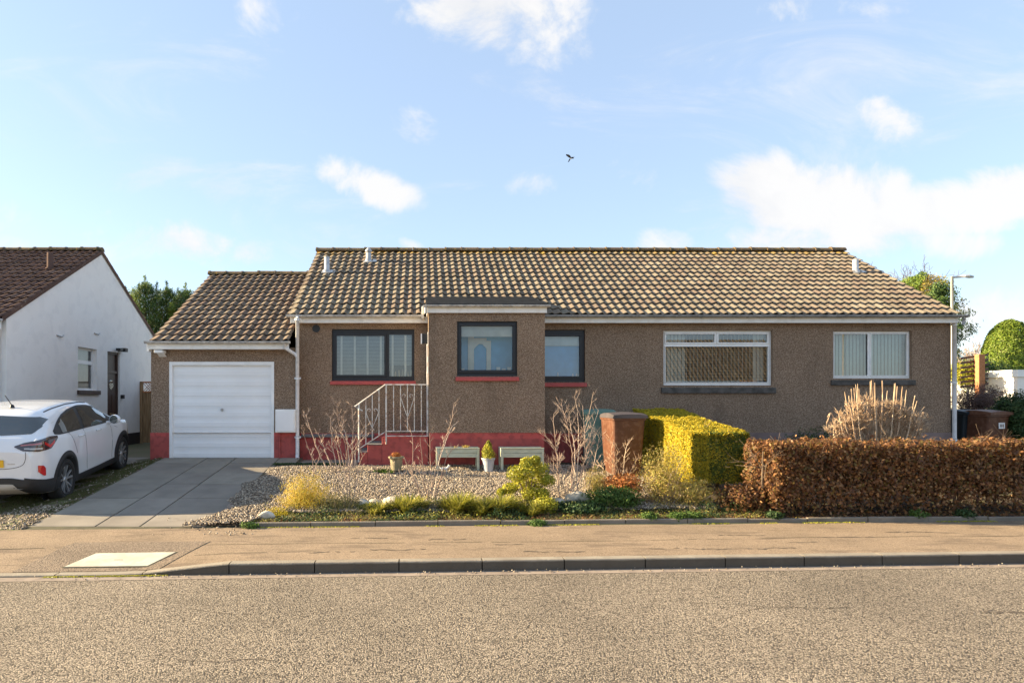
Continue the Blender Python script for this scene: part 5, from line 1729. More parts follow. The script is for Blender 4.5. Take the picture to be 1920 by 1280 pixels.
# ------------------------------------------------------------------ bins
def wheelie(name, x, y, z, rot, mat, lidmat, label, sticker=False, scale=1.0, group=None):
    o = empty(name, (x, y, z), label, 'bin', group)
    cr_, sr_ = math.cos(rot), math.sin(rot)

    def W(mb_):
        v = np.concatenate(mb_.v) * scale
        mb_.v = [np.stack([x + v[:, 0] * cr_ - v[:, 1] * sr_, y + v[:, 0] * sr_ + v[:, 1] * cr_, z + v[:, 2]], 1)]
        return mb_
    m_ = MB()   # front faces -y (local)
    lv = [(0, .235, -.25, .27), (.10, .242, -.26, .28), (.55, .262, -.30, .315), (.93, .278, -.335, .34), (.935, .295, -.355, .355), (.985, .295, -.355, .355)]
    vs, fs = [], []
    rr = .045
    for (z_, hw, y0, y1) in lv:
        z_ += .03
        for (cx_, cy_, a0) in ((hw - rr, y1 - rr, 0), (-hw + rr, y1 - rr, 90), (-hw + rr, y0 + rr, 180), (hw - rr, y0 + rr, 270)):
            for k in range(4):
                t = R(a0 + k * 30)
                vs.append((cx_ + rr * math.cos(t), cy_ + rr * math.sin(t), z_))
    n = 16
    for i in range(len(lv) - 1):
        for k in range(n):
            fs.append((i * n + k, i * n + (k + 1) % n, (i + 1) * n + (k + 1) % n, (i + 1) * n + k))
    fs.append(tuple(reversed(range(n)))); fs.append(tuple(range((len(lv) - 1) * n, len(lv) * n)))
    m_.add(vs, fs)
    W(m_).build('body', mat, o)
    m_ = MB()
    ys_ = np.linspace(-.385, .37, 9)
    vs, fs = [], []
    for yy_ in ys_:
        t = (yy_ + .385) / .755
        zc_ = 1.03 + .055 * math.sin(math.pi * min(1, t * .8 + .12))
        for xx_ in (-.305, -.29, -.15, 0, .15, .29, .305):
            vs.append((xx_, yy_, (zc_ + .018 * (1 - (xx_ / .3) ** 2)) if abs(xx_) < .3 else 1.0))
    for i in range(8):
        for k in range(6):
            fs.append((i * 7 + k, i * 7 + k + 1, (i + 1) * 7 + k + 1, (i + 1) * 7 + k))
    b0 = len(vs)
    vs += [(-.305, -.385, 1.0), (.305, -.385, 1.0), (-.305, .37, 1.0), (.305, .37, 1.0)]
    fs += [(0, 1, 2, 3, 4, 5, 6, b0 + 1, b0), tuple(reversed((56, 57, 58, 59, 60, 61, 62, b0 + 3, b0 + 2))), (b0, b0 + 1, b0 + 3, b0 + 2)]
    m_.add(vs, fs)
    W(m_).build('lid', lidmat, o)
    m_ = MB(); m_.tube([(-.24, .37, 1.0), (-.24, .42, 1.01), (.24, .42, 1.01), (.24, .37, 1.0)], .016, 8); W(m_).build('handle', mat, o, smooth=True)
    for s_ in (-1, 1):
        m_ = MB(); m_.lathe([(0, -.025), (.10, -.025), (.10, .025), (0, .025)], (s_ * .25, .27, .10), 20, axis='x'); W(m_).build('wheel', M['black'], o)
    if sticker:
        m_ = MB(); m_.box(-.02, .14, -.335, -.328, .72, .84); W(m_).build('sticker', M['white'], o)
        m_ = MB()
        for k, (a_, b_) in enumerate(((.01, .025), (.045, .065), (.085, .105))):
            m_.box(a_, b_, -.338, -.335, .75, .81)
        W(m_).build('house_number', M['binbrown'], o)
    return o


bx, by, bz = at(1166, 880, 11.4)
wheelie('wheelie_bin', (1167 - CX) / F * 12.3, 12.3, .47, R(3), M['binbrown'], M['binlid'], 'brown wheelie bin with a greyed lid beside the clipped golden hedge', scale=1.08)
wheelie('wheelie_bin', (1120 - CX) / F * 13.35, 13.35, .55, R(-8), M['bingreen'], M['bingreen'], 'green wheelie bin half hidden behind the brown bin with the greyed lid', scale=1.05)
wheelie('wheelie_bin', (1841 - CX) / F * 14.6, 14.6, .48, R(14), M['binbrown'], M['binbrown'], 'dark brown wheelie bin with a white number sticker beyond the end of the house', sticker=True, scale=1.08)
wheelie('wheelie_bin', (1806 - CX) / F * 14.9, 15.0, .48, R(10), M['bindark'], M['bindark'], 'dark wheelie bin showing between the white downpipe and the stickered brown bin', scale=1.08)

# ------------------------------------------------------------------ vegetation tools


def leaf_quads(P, Nn, ln, wd, rng, droop=0.0, upb=0.0):
    """P (n,3) positions, Nn (n,3) facing; returns verts, quads of rhombic leaves"""
    n = len(P)
    Nn = Nn + rng.normal(0, .55, (n, 3))
    Nn /= np.linalg.norm(Nn, axis=1)[:, None] + 1e-9
    T = rng.normal(0, 1, (n, 3)); T[:, 2] += upb - droop
    T -= Nn * (T * Nn).sum(1)[:, None]
    T /= np.linalg.norm(T, axis=1)[:, None] + 1e-9
    B_ = np.cross(Nn, T)
    L = ln * rng.uniform(.6, 1.3, (n, 1)); Wd = wd * rng.uniform(.7, 1.2, (n, 1))
    v = np.stack([P - T * L * .5, P + B_ * Wd * .5 + Nn * Wd * .15, P + T * L * .5, P - B_ * Wd * .5 + Nn * Wd * .15], 1).reshape(-1, 3)
    q = np.arange(4 * n).reshape(n, 4)
    return v, q


def vnoise(P, sc, seed=0):
    """cheap smooth 3D noise in -1..1"""
    r = np.random.RandomState(seed)
    out = np.zeros(len(P))
    for k in range(5):
        d = r.normal(0, 1, 3) * sc * (1 + .35 * k); ph = r.uniform(0, 6.28)
        out += np.sin(P @ d + ph)
    return out / 3.0


def box_hedge_points(x0, x1, y0, y1, zfn0, zfn1, n, rng, faces=('front', 'top', 'left', 'right', 'back'), skin=.10, wob=.04, shear=None, seed=1, weights=None):
    """points in the skin of a clipped hedge; y0/y1 may be callables of x"""
    P, N = [], []
    cnt = weights or {'front': .34, 'top': .26, 'left': .14, 'right': .08, 'back': .18}
    for f in faces:
        k = int(n * cnt[f])
        u, v = rng.uniform(0, 1, k), rng.uniform(0, 1, k)
        d = np.abs(rng.exponential(skin, k)); d = np.minimum(d, .42)
        if f in ('front', 'back'):
            x = x0 + (x1 - x0) * u
            ya = y0(x) if callable(y0) else np.full(k, y0); yb_ = y1(x) if callable(y1) else np.full(k, y1)
            y = ya + d if f == 'front' else yb_ - d
            za, zb_ = zfn0(x, y), zfn1(x, y)
            z = za + (zb_ - za) * v
            nn = np.tile([0, -1 if f == 'front' else 1, 0.], (k, 1))
        elif f == 'top':
            x = x0 + (x1 - x0) * u
            ya = y0(x) if callable(y0) else np.full(k, y0); yb_ = y1(x) if callable(y1) else np.full(k, y1)
            y = ya + (yb_ - ya) * v
            z = zfn1(x, y) - d
            nn = np.tile([0, 0, 1.], (k, 1))
        else:
            x = np.full(k, x0) + d if f == 'left' else np.full(k, x1) - d
            ya = y0(x) if callable(y0) else np.full(k, y0); yb_ = y1(x) if callable(y1) else np.full(k, y1)
            y = ya + (yb_ - ya) * u
            za, zb_ = zfn0(x, y), zfn1(x, y)
            z = za + (zb_ - za) * v
            nn = np.tile([-1. if f == 'left' else 1., 0, 0], (k, 1))
        p = np.stack([x, y, z], 1)
        p += nn * (wob * vnoise(p, 3.2, seed) + wob * .6 * vnoise(p, 9, seed + 1))[:, None]
        P.append(p); N.append(nn)
    return np.concatenate(P), np.concatenate(N)


def blob_points(c, rad, n, rng, skin=.25, seed=1, wob=.12, sc=3., zmin=None, power=1.0):
    """points in an uneven ellipsoid shell"""
    d = rng.normal(0, 1, (n, 3)); d /= np.linalg.norm(d, axis=1)[:, None]
    r = 1 - np.minimum(np.abs(rng.exponential(skin, n)), .95)
    r = r * (1 + wob * vnoise(d * 2.0, sc, seed) + wob * .5 * vnoise(d * 2.0, sc * 2.6, seed + 3))
    p = np.array(c) + d * r[:, None] * np.array(rad)
    if zmin is not None:
        m_ = p[:, 2] > zmin
        p, d = p[m_], d[m_]
    return p, d


def twig_tree(mb, base, direction, length, rad, depth, rnd_, spread=.5, kids=3, n=5, curl=.15, minr=.002, up=.15, shrink=.68):
    p = Vector(base); d = Vector(direction).normalized()
    pts, rads = [tuple(p)], [rad]
    seg = 4
    for i in range(seg):
        d = (d + Vector((rnd_.gauss(0, curl), rnd_.gauss(0, curl), rnd_.gauss(0, curl) + up * .3))).normalized()
        p = p + d * length / seg
        pts.append(tuple(p)); rads.append(max(minr, rad * (1 - .55 * (i + 1) / seg)))
        if depth > 0 and i >= 1:
            for k in range(kids if i == seg - 1 else max(1, kids - 1)):
                v = Vector((rnd_.gauss(0, 1), rnd_.gauss(0, 1), rnd_.gauss(0, 1)))
                v = (d + v * spread).normalized()
                twig_tree(mb, p, v, length * shrink * rnd_.uniform(.7, 1.1), rads[-1] * .7, depth - 1, rnd_, spread, kids, max(3, n - 1), curl, minr, up, shrink)
    mb.tube(pts, rads, n, caps=False)


# ---- gravel
rng = np.random.RandomState(11)
def gravel_field(n, x0, x1, yfn, zfn, r0, seed, keepfn=None):
    rng = np.random.RandomState(seed)
    x = rng.uniform(x0, x1, n); t = rng.uniform(0, 1, n)
    ya, yb_ = yfn(x)
    y = ya + (yb_ - ya) * t
    k = np.ones(n, bool) if keepfn is None else keepfn(x, y, rng)
    x, y = x[k], y[k]
    n = len(x)
    z = zfn(x, y) + rng.uniform(-.004, .018, n)
    oct_ = np.array([(1, 0, 0), (-1, 0, 0), (0, 1, 0), (0, -1, 0), (0, 0, 1), (0, 0, -1)], float)
    tri = np.array([(0, 2, 4), (2, 1, 4), (1, 3, 4), (3, 0, 4), (2, 0, 5), (1, 2, 5), (3, 1, 5), (0, 3, 5)])
    s_ = r0 * rng.uniform(.55, 1.35, (n, 1, 1)) * np.array([1, .8, .62]) * rng.uniform(.8, 1.2, (n, 1, 3))
    v = oct_[None] * s_ + rng.normal(0, .18, (n, 6, 3)) * s_
    a_ = rng.uniform(0, 6.28, n); b_ = rng.normal(0, .5, n)
    ca, sa, cb, sb = np.cos(a_), np.sin(a_), np.cos(b_), np.sin(b_)
    Rm = np.zeros((n, 3, 3))
    Rm[:, 0, 0] = ca; Rm[:, 0, 1] = -sa * cb; Rm[:, 0, 2] = sa * sb
    Rm[:, 1, 0] = sa; Rm[:, 1, 1] = ca * cb; Rm[:, 1, 2] = -ca * sb
    Rm[:, 2, 1] = sb; Rm[:, 2, 2] = cb
    v = np.einsum('nij,nkj->nki', Rm, v) + np.stack([x, y, z], 1)[:, None]
    tr = (tri[None] + (np.arange(n) * 6)[:, None, None]).reshape(-1, 3)
    return v.reshape(-1, 3), tr


def z_grav(x, y):
    t = np.clip((x + 3.05) / .35, 0, 1)
    return z_garden(x, y) + .035 * t + .015 * vnoise(np.stack([x, y, x * 0], 1), 2.2, 5)


def gl(y):   # ragged left edge of the bed against the driveway
    return -3.02 + .10 * np.sin(y * 2.1) + .06 * np.sin(y * 5.3) - .32 * np.clip((9.9 - y) / .9, 0, 1)


vs, tr = gravel_field(74000, -3.5, 4.5, lambda x: (y_back(x) - .0 + .50 * np.clip((x + 2.40) / .3, 0, 1), np.full_like(x, 13.0)), z_grav, .0175, 3,
                      keepfn=lambda x, y, r: (x > gl(y) + np.abs(r.normal(0, .05, len(x)))))
o = fast_mesh('gravel', vs, tr, M['gravel']); tag(o, 'loose pinkish grey gravel covering the front garden', kind='stuff')
sheet('gravel_bed', np.linspace(-2.98, 4.6, 60), lambda x: (y_back(x) + .1 + .42 * min(1, max(0, (x + 2.40) / .3)), 13.05), lambda x, y: float(z_grav(np.array([x]), np.array([y]))[0]) - .008,
      mat_chips('gravel_bed', (.06, .045, .035), (.24, .18, .14), (.46, .38, .31), chip=34, bump=1), 40)
# crumbs in the verge and strays on the pavement
vs, tr = gravel_field(5200, -6.3, -5.42, lambda x: (y_back(x) - .02, np.full_like(x, 14.2)), lambda x, y: z_left(x, y) + .004, .020, 4, keepfn=lambda x, y, r: (r.uniform(0, 1, len(x)) < np.where(y < 10.2, .8, .10)) & (x < -5.42 - .06 * r.uniform(0, 1, len(x))))
o = fast_mesh('verge_chippings', vs, tr, M['gravel']); tag(o, 'reddish stone chips scattered along the strip between the two drives', kind='stuff')
vs, tr = gravel_field(330, -4.4, -2.2, lambda x: (y_back(x) - .55, y_back(x) + .5), lambda x, y: np.where(y < y_back(x), .118, z_drive(x, y) + .006), .014, 6, keepfn=lambda x, y, r: r.uniform(0, 1, len(x)) < np.clip((x + 4.4) / 2.2, .05, 1) ** 2)
v2, t2 = gravel_field(260, -6, 8, lambda x: (y_kerb(x) - .14, y_kerb(x) - .01), lambda x, y: x * 0 + .006, .010, 8)
o = fast_mesh('stray_stones', np.concatenate([vs, v2]), np.concatenate([tr, t2 + len(vs)]), M['gravel']); tag(o, 'stray stones on the pavement and in the road channel', kind='stuff')

# ---- beech hedge
HF = lambda x: y_back(x) + .16
HB = lambda x: y_back(x) + 1.0
H = empty('beech_hedge', (8.5, 10.0, .2), 'clipped beech hedge in dry russet leaf along the back of the pavement', 'hedge')
rng = np.random.RandomState(21)
zl0 = lambda x, y: z_garden(x, y) + .02
zt_ = lambda x, y: 1.245 + .012 * np.sin(x * 2.3) + .01 * np.sin(x * 5.1) + 0 * y
P, N = box_hedge_points(5.17, 12.6, HF, HB, zl0, zt_, 70000, rng, skin=.20, wob=.042, weights={'front': .42, 'top': .24, 'left': .06, 'right': .02, 'back': .26})
# thin the leaves in soft gaps and at the foot
gap = vnoise(P * np.array([1, .4, 1]), 2.0, 9)
dens = np.clip(.95 - .62 * np.clip(gap, 0, 1) * (P[:, 2] < 1.1) * np.where(P[:, 0] > 7.2, 1.8, 1), .08, 1) * np.clip((P[:, 2] - .2) / .30, .25, 1)
kp = rng.uniform(0, 1, len(P)) < dens
P, N = P[kp], N[kp]
st = rng.uniform(0, 1, len(P)) < .05
P[st] += N[st] * np.abs(rng.normal(0, .06, (st.sum(), 1))) + rng.normal(0, .015, (st.sum(), 3))
v, q = leaf_quads(P, N, .056, .038, rng)
fast_mesh('leaves', v, q, M['beech'], H)
mb = MB(); rnd = random.Random(4)
x = 5.2
while x < 12.5:
    yy = y_back(x) + .5 + rnd.uniform(-.12, .12)
    z0_ = float(z_garden(x, yy)) - .03
    p0 = Vector((x, yy, z0_))
    mb.tube([p0, p0 + Vector((rnd.uniform(-.05, .05), rnd.uniform(-.05, .05), .5)), p0 + Vector((rnd.uniform(-.1, .1), rnd.uniform(-.1, .1), .95))], [.022, .017, .008], 6)
    for k in range(9):
        twig_tree(mb, p0 + Vector((0, 0, rnd.uniform(.1, .8))), (rnd.gauss(0, 1), rnd.gauss(0, .8), .7), .38, .008, 1, rnd, n=4)
    x += rnd.uniform(.2, .34)
mb.build('stems', M['bark'], H)

# ---- golden clipped hedge
G = empty('golden_hedge', (4.9, 12.0, .4), 'box-clipped golden yellow conifer hedge running back towards the house', 'hedge')
rng = np.random.RandomState(22)
GXA, GXB, GYA, GYB = 4.42, 5.38, 10.62, 13.55
gz0 = lambda x, y: z_garden(x, y) + .12 + .16 * np.clip((11.4 - y), 0, 1)
gz1 = lambda x, y: 1.345 + .125 * (y - GYA) + .0 * x
P, N = box_hedge_points(GXA, GXB, GYA, GYB, gz0, gz1, 118000, rng, skin=.06, wob=.022, faces=('top', 'left', 'right', 'back', 'front'), weights={'front': .20, 'top': .38, 'left': .32, 'right': .06, 'back': .04})
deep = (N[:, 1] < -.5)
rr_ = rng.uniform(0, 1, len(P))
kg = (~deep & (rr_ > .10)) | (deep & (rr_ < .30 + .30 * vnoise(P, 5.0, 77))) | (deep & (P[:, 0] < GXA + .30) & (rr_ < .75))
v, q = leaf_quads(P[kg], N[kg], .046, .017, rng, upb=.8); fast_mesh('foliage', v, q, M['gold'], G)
v, q = leaf_quads(P[~kg], N[~kg], .046, .018, rng, upb=.8); ob = fast_mesh('foliage', v, q, M['goldshade'], G); ob['label'] = 'greener foliage, shade put into its colour, on the face turned from the sun'
mb = MB(); rnd = random.Random(8)
for k in range(14):
    x, y = rnd.uniform(GXA + .2, GXB - .2), rnd.uniform(GYA + .25, GYB - .2)
    z_ = float(z_garden(x, y)) - .05
    mb.tube([(x, y, z_), (x + rnd.uniform(-.05, .05), y, z_ + .5), (x, y, 1.1)], [.035, .03, .012], 7)
    for j in range(8):
        twig_tree(mb, (x, y, z_ + rnd.uniform(.15, .8)), (rnd.gauss(0, 1), rnd.gauss(0, 1), .4), .34, .009, 1, rnd, n=4)
mb.build('trunks', M['bark'], G)
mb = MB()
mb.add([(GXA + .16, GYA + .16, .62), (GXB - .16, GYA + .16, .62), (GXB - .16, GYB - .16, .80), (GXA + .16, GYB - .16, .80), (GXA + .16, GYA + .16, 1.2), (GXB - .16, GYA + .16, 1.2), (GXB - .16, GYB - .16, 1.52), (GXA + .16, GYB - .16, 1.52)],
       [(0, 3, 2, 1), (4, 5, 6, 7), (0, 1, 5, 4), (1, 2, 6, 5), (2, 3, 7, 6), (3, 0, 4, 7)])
mb.build('dark_core', M['twigdark'], G)  # plain dark box added so gaps in the leaves look shaded


# ---- shrubs and plants
def stem_px(mb, pts, Y, r0, r1, rnd_, dy=.12, twigs=0, tl=.12, n=5):
    """a stem through points given in photo pixels at the depth where the plant stands"""
    k = len(pts)
    y_ = [Y + rnd_.uniform(-dy, dy) * (i / max(1, k - 1)) for i in range(k)]
    P3 = [Vector(at(p[0], p[1], y_[i])) for i, p in enumerate(pts)]
    C = cr([tuple(p) for p in P3], 4)
    C = [Vector(c_) + Vector((rnd_.gauss(0, .005), rnd_.gauss(0, .006), rnd_.gauss(0, .003))) for c_ in C]
    m_ = len(C)
    mb.tube([tuple(c_) for c_ in C], [r0 + (r1 - r0) * i / (m_ - 1) for i in range(m_)], n, caps=False)
    for j in range(twigs):
        i = rnd_.randrange(m_ // 3, m_)
        d = (C[i] - C[i - 1]).normalized()
        s_ = rnd_.choice((-1, 1))
        v = (d * .9 + Vector((s_ * rnd_.uniform(.4, .9), rnd_.gauss(0, .5), rnd_.uniform(-.1, .35)))).normalized()
        L = tl * rnd_.uniform(.5, 1.4)
        p1 = C[i] + v * L * .5; p2 = p1 + (v + Vector((0, 0, .45))).normalized() * L * .5
        ra = max(.0018, (r0 + (r1 - r0) * i / (m_ - 1)) * .6)
        mb.tube([tuple(C[i]), tuple(p1), tuple(p2)], [ra, ra * .8, ra * .5], 4, caps=False)
        if L > tl * .6:
            for q_ in range(3):
                v3 = (v + Vector((rnd_.gauss(0, .6), rnd_.gauss(0, .6), .4))).normalized()
                mb.tube([tuple(p1), tuple(p1 + v3 * L * .45)], [ra * .6, ra * .4], 3, caps=False)


def shrub(name, label, stems, Y, seed, mat='twig', r0=.008, r1=.003, twigs=5, tl=.12, cat='shrub', group='bare shrubs in the gravel bed', extra=None):
    twigs = int(twigs * 1.5)
    rnd_ = random.Random(seed)
    x0, y0 = stems[0][0]
    mb = MB()
    for s_ in stems:
        stem_px(mb, s_, Y, r0 * rnd_.uniform(.8, 1.2), r1, rnd_, twigs=twigs, tl=tl)
    if extra:
        extra(mb, rnd_)
    o = mb.build(name, M[mat])
    return tag(o, label, cat, group)


shrub('bare_shrub', 'leafless many-stemmed shrub standing left of the iron handrail', [
    [(652, 876), (646, 830), (634, 790), (632, 758)], [(640, 876), (630, 835), (622, 810), (619, 780)], [(655, 874), (650, 820), (642, 800), (641, 778)],
    [(660, 876), (662, 830), (662, 790), (660, 758)], [(664, 876), (668, 840), (676, 815), (683, 800)], [(622, 878), (612, 850), (604, 830), (597, 812)],
    [(613, 878), (598, 850), (585, 812), (577, 790), (574, 776)], [(646, 876), (640, 850), (634, 826), (630, 806)], [(657, 876), (662, 852), (672, 832), (688, 812)],
    [(632, 876), (626, 850), (622, 830), (624, 800)], [(668, 874), (664, 850), (650, 826), (641, 812)]], 12.3, 31, twigs=9, tl=.15, r0=.012, r1=.0035)
shrub('bare_shrub', 'thin upright bare stems rising from the golden foliage at the bed front', [
    [(652, 944), (650, 900), (648, 868), (652, 838)], [(656, 944), (656, 900), (655, 870), (660, 842)], [(660, 945), (668, 905), (672, 880), (680, 850)], [(648, 944), (642, 905), (632, 880), (620, 860)]], 10.0, 32, twigs=6, tl=.12, r0=.009)
shrub('bare_shrub', 'bare shrub of long forking stems in front of the left planter', [
    [(802, 962), (800, 925), (790, 890), (776, 872), (773, 820), (763, 788)], [(803, 962), (802, 910), (794, 880), (788, 822)], [(806, 963), (810, 905), (806, 850), (806, 812)],
    [(808, 962), (818, 900), (828, 850), (845, 805), (856, 792)], [(806, 962), (814, 890), (832, 830), (846, 790), (851, 757)], [(800, 962), (784, 915), (768, 880), (758, 858)],
    [(810, 963), (824, 905), (836, 862), (850, 838)], [(804, 962), (798, 930), (780, 900), (770, 880)]], 10.1, 33, twigs=7, tl=.13, r0=.011)
shrub('bare_shrub', 'taller bare shrub with pale canes between the golden bush and the green bin', [
    [(1070, 946), (1072, 900), (1073, 860), (1068, 820), (1060, 785), (1052, 757)], [(1071, 946), (1074, 890), (1080, 850), (1092, 820), (1104, 780), (1113, 734)], [(1068, 946), (1062, 900), (1050, 870), (1040, 840), (1022, 815)],
    [(1072, 946), (1078, 880), (1076, 830), (1070, 800), (1068, 772)], [(1049, 948), (1047, 900), (1044, 850), (1040, 812), (1038, 775)], [(1099, 940), (1096, 880), (1096, 830), (1093, 760)],
    [(1074, 946), (1088, 890), (1102, 850), (1116, 822)], [(1066, 945), (1056, 905), (1040, 880), (1030, 862)], [(1078, 946), (1084, 860), (1084, 800), (1078, 742)], [(1100, 942), (1110, 890), (1118, 850), (1126, 815)],
    [(1076, 944), (1094, 870), (1106, 820), (1122, 770)]], 10.3, 34, twigs=13, tl=.17, r0=.010, r1=.003)
shrub('bare_shrub', 'low fan of pale twigs in front of the faded brown bin', [
    [(1158, 940), (1155, 905), (1148, 880), (1140, 862)], [(1162, 940), (1168, 890), (1172, 850), (1178, 828)], [(1165, 940), (1178, 895), (1188, 872), (1196, 858)], [(1160, 940), (1160, 890), (1156, 860), (1160, 840)], [(1150, 940), (1140, 900), (1132, 880), (1124, 872)],
    [(1156, 940), (1150, 890), (1148, 850), (1142, 820)]], 10.5, 35, mat='twigpale', twigs=12, tl=.14, r0=.008)
shrub('bare_shrub', 'small spindly bare shrub in the front bed between grass tufts', [
    [(728, 958), (722, 925), (714, 900), (706, 880)], [(730, 958), (734, 920), (730, 895), (734, 872)], [(732, 958), (744, 930), (750, 910), (752, 890)]], 9.9, 36, twigs=7, tl=.12, r0=.007)
shrub('bare_shrub', 'lone twiggy stem near the driveway end of the gravel', [[(588, 890), (586, 862), (580, 845), (572, 822), (568, 800)], [(588, 890), (594, 870), (600, 850), (604, 846)]], 11.8, 37, twigs=7, tl=.12, r0=.007)

# dense pale dead shrub in front of the right window
DY = 12.0
ds = []
rnd = random.Random(41)
for k in range(105):
    t = rnd.uniform(-1, 1)
    bx_ = 1645 + t * 46
    tx = 1645 + t * 84 + rnd.gauss(0, 6)
    topy = 754 + 52 * abs(t) ** 2.2 + abs(rnd.gauss(0, 24))
    sway = rnd.gauss(0, 9)
    ds.append([(bx_, 862), (bx_ + (tx - bx_) * .55 + sway, 838), (tx - 2 * t - sway * .4, (832 + topy) / 2), (tx, topy)])


def spikes(mb, rnd_):
    for k in range(44):
        t = max(-1, min(1, -1 + 2 * k / 43 + rnd_.gauss(0, .07)))
        tx = 1645 + t * 95
        ty = 712 + 58 * abs(t) ** 2.3 + rnd_.uniform(0, 7) ** 2
        p = [(1645 + t * 46, 862), (tx - 20 * t, 815), (tx - 9 * t, 775), (tx, ty)]
        C = cr([at(a_, b_, DY + .15 * math.sin(k * 2.1)) for a_, b_ in p], 4)
        m_ = len(C)
        mb.tube([tuple(np.array(c_) + np.array([rnd_.gauss(0, .004), 0, 0])) for c_ in C], [.0085 + .0025 * math.sin(i * 1.9 + k) - .003 * i / m_ for i in range(m_)], 5)


for k in range(230):
    a_ = rnd.uniform(0, 6.28); q_ = math.sqrt(rnd.random())
    x_ = 1645 + 84 * q_ * math.cos(a_); y_ = 808 + 42 * q_ * math.sin(a_)
    L_ = rnd.uniform(9, 24); b_ = rnd.gauss(0, .8) + (x_ - 1645) / 160
    ds.append([(x_, y_), (x_ + L_ * .5 * math.sin(b_) + rnd.gauss(0, 2), y_ - L_ * .5 * math.cos(b_)), (x_ + L_ * math.sin(b_), y_ - L_ * math.cos(b_))])
shrub('dead_shrub', 'broad shrub of dense straw-coloured bare stems below the right-hand window', ds, DY, 42, mat='twigpale', twigs=5, tl=.13, r0=.009, r1=.005, group=None, extra=spikes)


def leafy(name, label, cat, c, rad, n, mat, ln, wd, seed, skin=.3, wob=.15, sc=3, zmin=None, upb=.5, stems=None, group=None, partname='foliage', power=1):
    rng_ = np.random.RandomState(seed)
    o = empty(name, (c[0], c[1], c[2] - rad[2]), label, cat, group)
    P, N = blob_points(c, rad, n, rng_, skin=skin, seed=seed, wob=wob, sc=sc, zmin=zmin)
    v, q = leaf_quads(P, N, ln, wd, rng_, upb=upb)
    fast_mesh(partname, v, q, M[mat], o)
    if stems:
        mb = MB(); r_ = random.Random(seed)
        for k in range(stems):
            tip = P[r_.randrange(len(P))]
            b = Vector((c[0] + r_.uniform(-.2, .2) * rad[0], c[1] + r_.uniform(-.2, .2) * rad[1], c[2] - rad[2] * 1.05))
            mid = (b + Vector(tip)) / 2 + Vector((0, 0, .05))
            mb.tube([tuple(b), tuple(mid), tuple(tip)], [.007, .005, .002], 4, caps=False)
        mb.build('stems', M['twig'], o)
    return o


def blades(name, label, cat, cs, mat, seed, h=.28, n=160, w=.008, spread=.16, group=None, kind=None, lean=.6):
    """tufts of arching grass blades"""
    rng_ = np.random.RandomState(seed)
    V, Q = [], []
    b = 0
    for (cx_, cy_, cz_, s_) in cs:
        m_ = int(n * s_)
        a_ = rng_.uniform(0, 6.28, m_); rr = np.abs(rng_.normal(0, .35, m_)) * spread * s_
        px2, py2 = cx_ + np.cos(a_) * rr, cy_ + np.sin(a_) * rr
        L = h * s_ * rng_.uniform(.5, 1.2, m_); ln_ = rng_.uniform(.1, lean, m_) * L * 1.3
        da = a_ + rng_.normal(0, .4, m_)
        ww = w * rng_.uniform(.6, 1.3, m_)
        for k, (t, f) in enumerate(((0, 1), (.5, .9), (1, .12))):
            X_ = px2 + np.cos(da) * ln_ * t * t; Y_ = py2 + np.sin(da) * ln_ * t * t; Z_ = cz_ + L * (t - .25 * t * t * (ln_ / L))
            ox, oy = -np.sin(da) * ww * f, np.cos(da) * ww * f
            V.append(np.stack([np.stack([X_ - ox, Y_ - oy, Z_], 1), np.stack([X_ + ox, Y_ + oy, Z_], 1)], 1))
        A = np.concatenate([V.pop(-3), V.pop(-2), V.pop(-1)], 1)   # m,6,3
        V.append(A.reshape(-1, 3))
        i0 = b + np.arange(m_) * 6
        Q.append(np.stack([i0, i0 + 1, i0 + 3, i0 + 2], 1)); Q.append(np.stack([i0 + 2, i0 + 3, i0 + 5, i0 + 4], 1))
        b += m_ * 6
    o = fast_mesh(name, np.concatenate(V), np.concatenate(Q), M[mat])
    return tag(o, label, cat, group, kind)


def pc(x, y, Y):
    return at(x, y, Y)


# low ground cover that fills the front bed
rng = np.random.RandomState(50)
for (mt, nm, lab, n_, sd, lw) in (('darkgreen', 'ground_cover', 'dark creeping ground cover filling the front bed', 9500, 1, (.034, .020)), ('olive', 'dead_stalks', 'dry stalks and seed heads lying through the front bed', 6500, 2, (.075, .005)), ('tuft', 'ground_cover', 'yellow-green creeping plants mixed through the front bed', 2600, 5, (.04, .014))):
    x = rng.uniform(-2.35, 5.0, n_); y = y_back(x) + .07 + .62 * rng.uniform(0, 1, n_) ** 1.3
    hgt = .035 + .13 * np.clip(vnoise(np.stack([x, y, x * 0], 1), 3.4, sd), 0, 1)
    kp = vnoise(np.stack([x, y, x * 0], 1), 2.6, sd + 20) > -.35
    P = np.stack([x, y, z_garden(x, y) + hgt * rng.uniform(0, 1, n_)], 1)[kp]
    v, q = leaf_quads(P, np.tile([0, -.3, .8], (len(P), 1)), lw[0], lw[1], rng, upb=.4)
    tag(fast_mesh(nm, v, q, M[mt]), lab, kind='stuff')
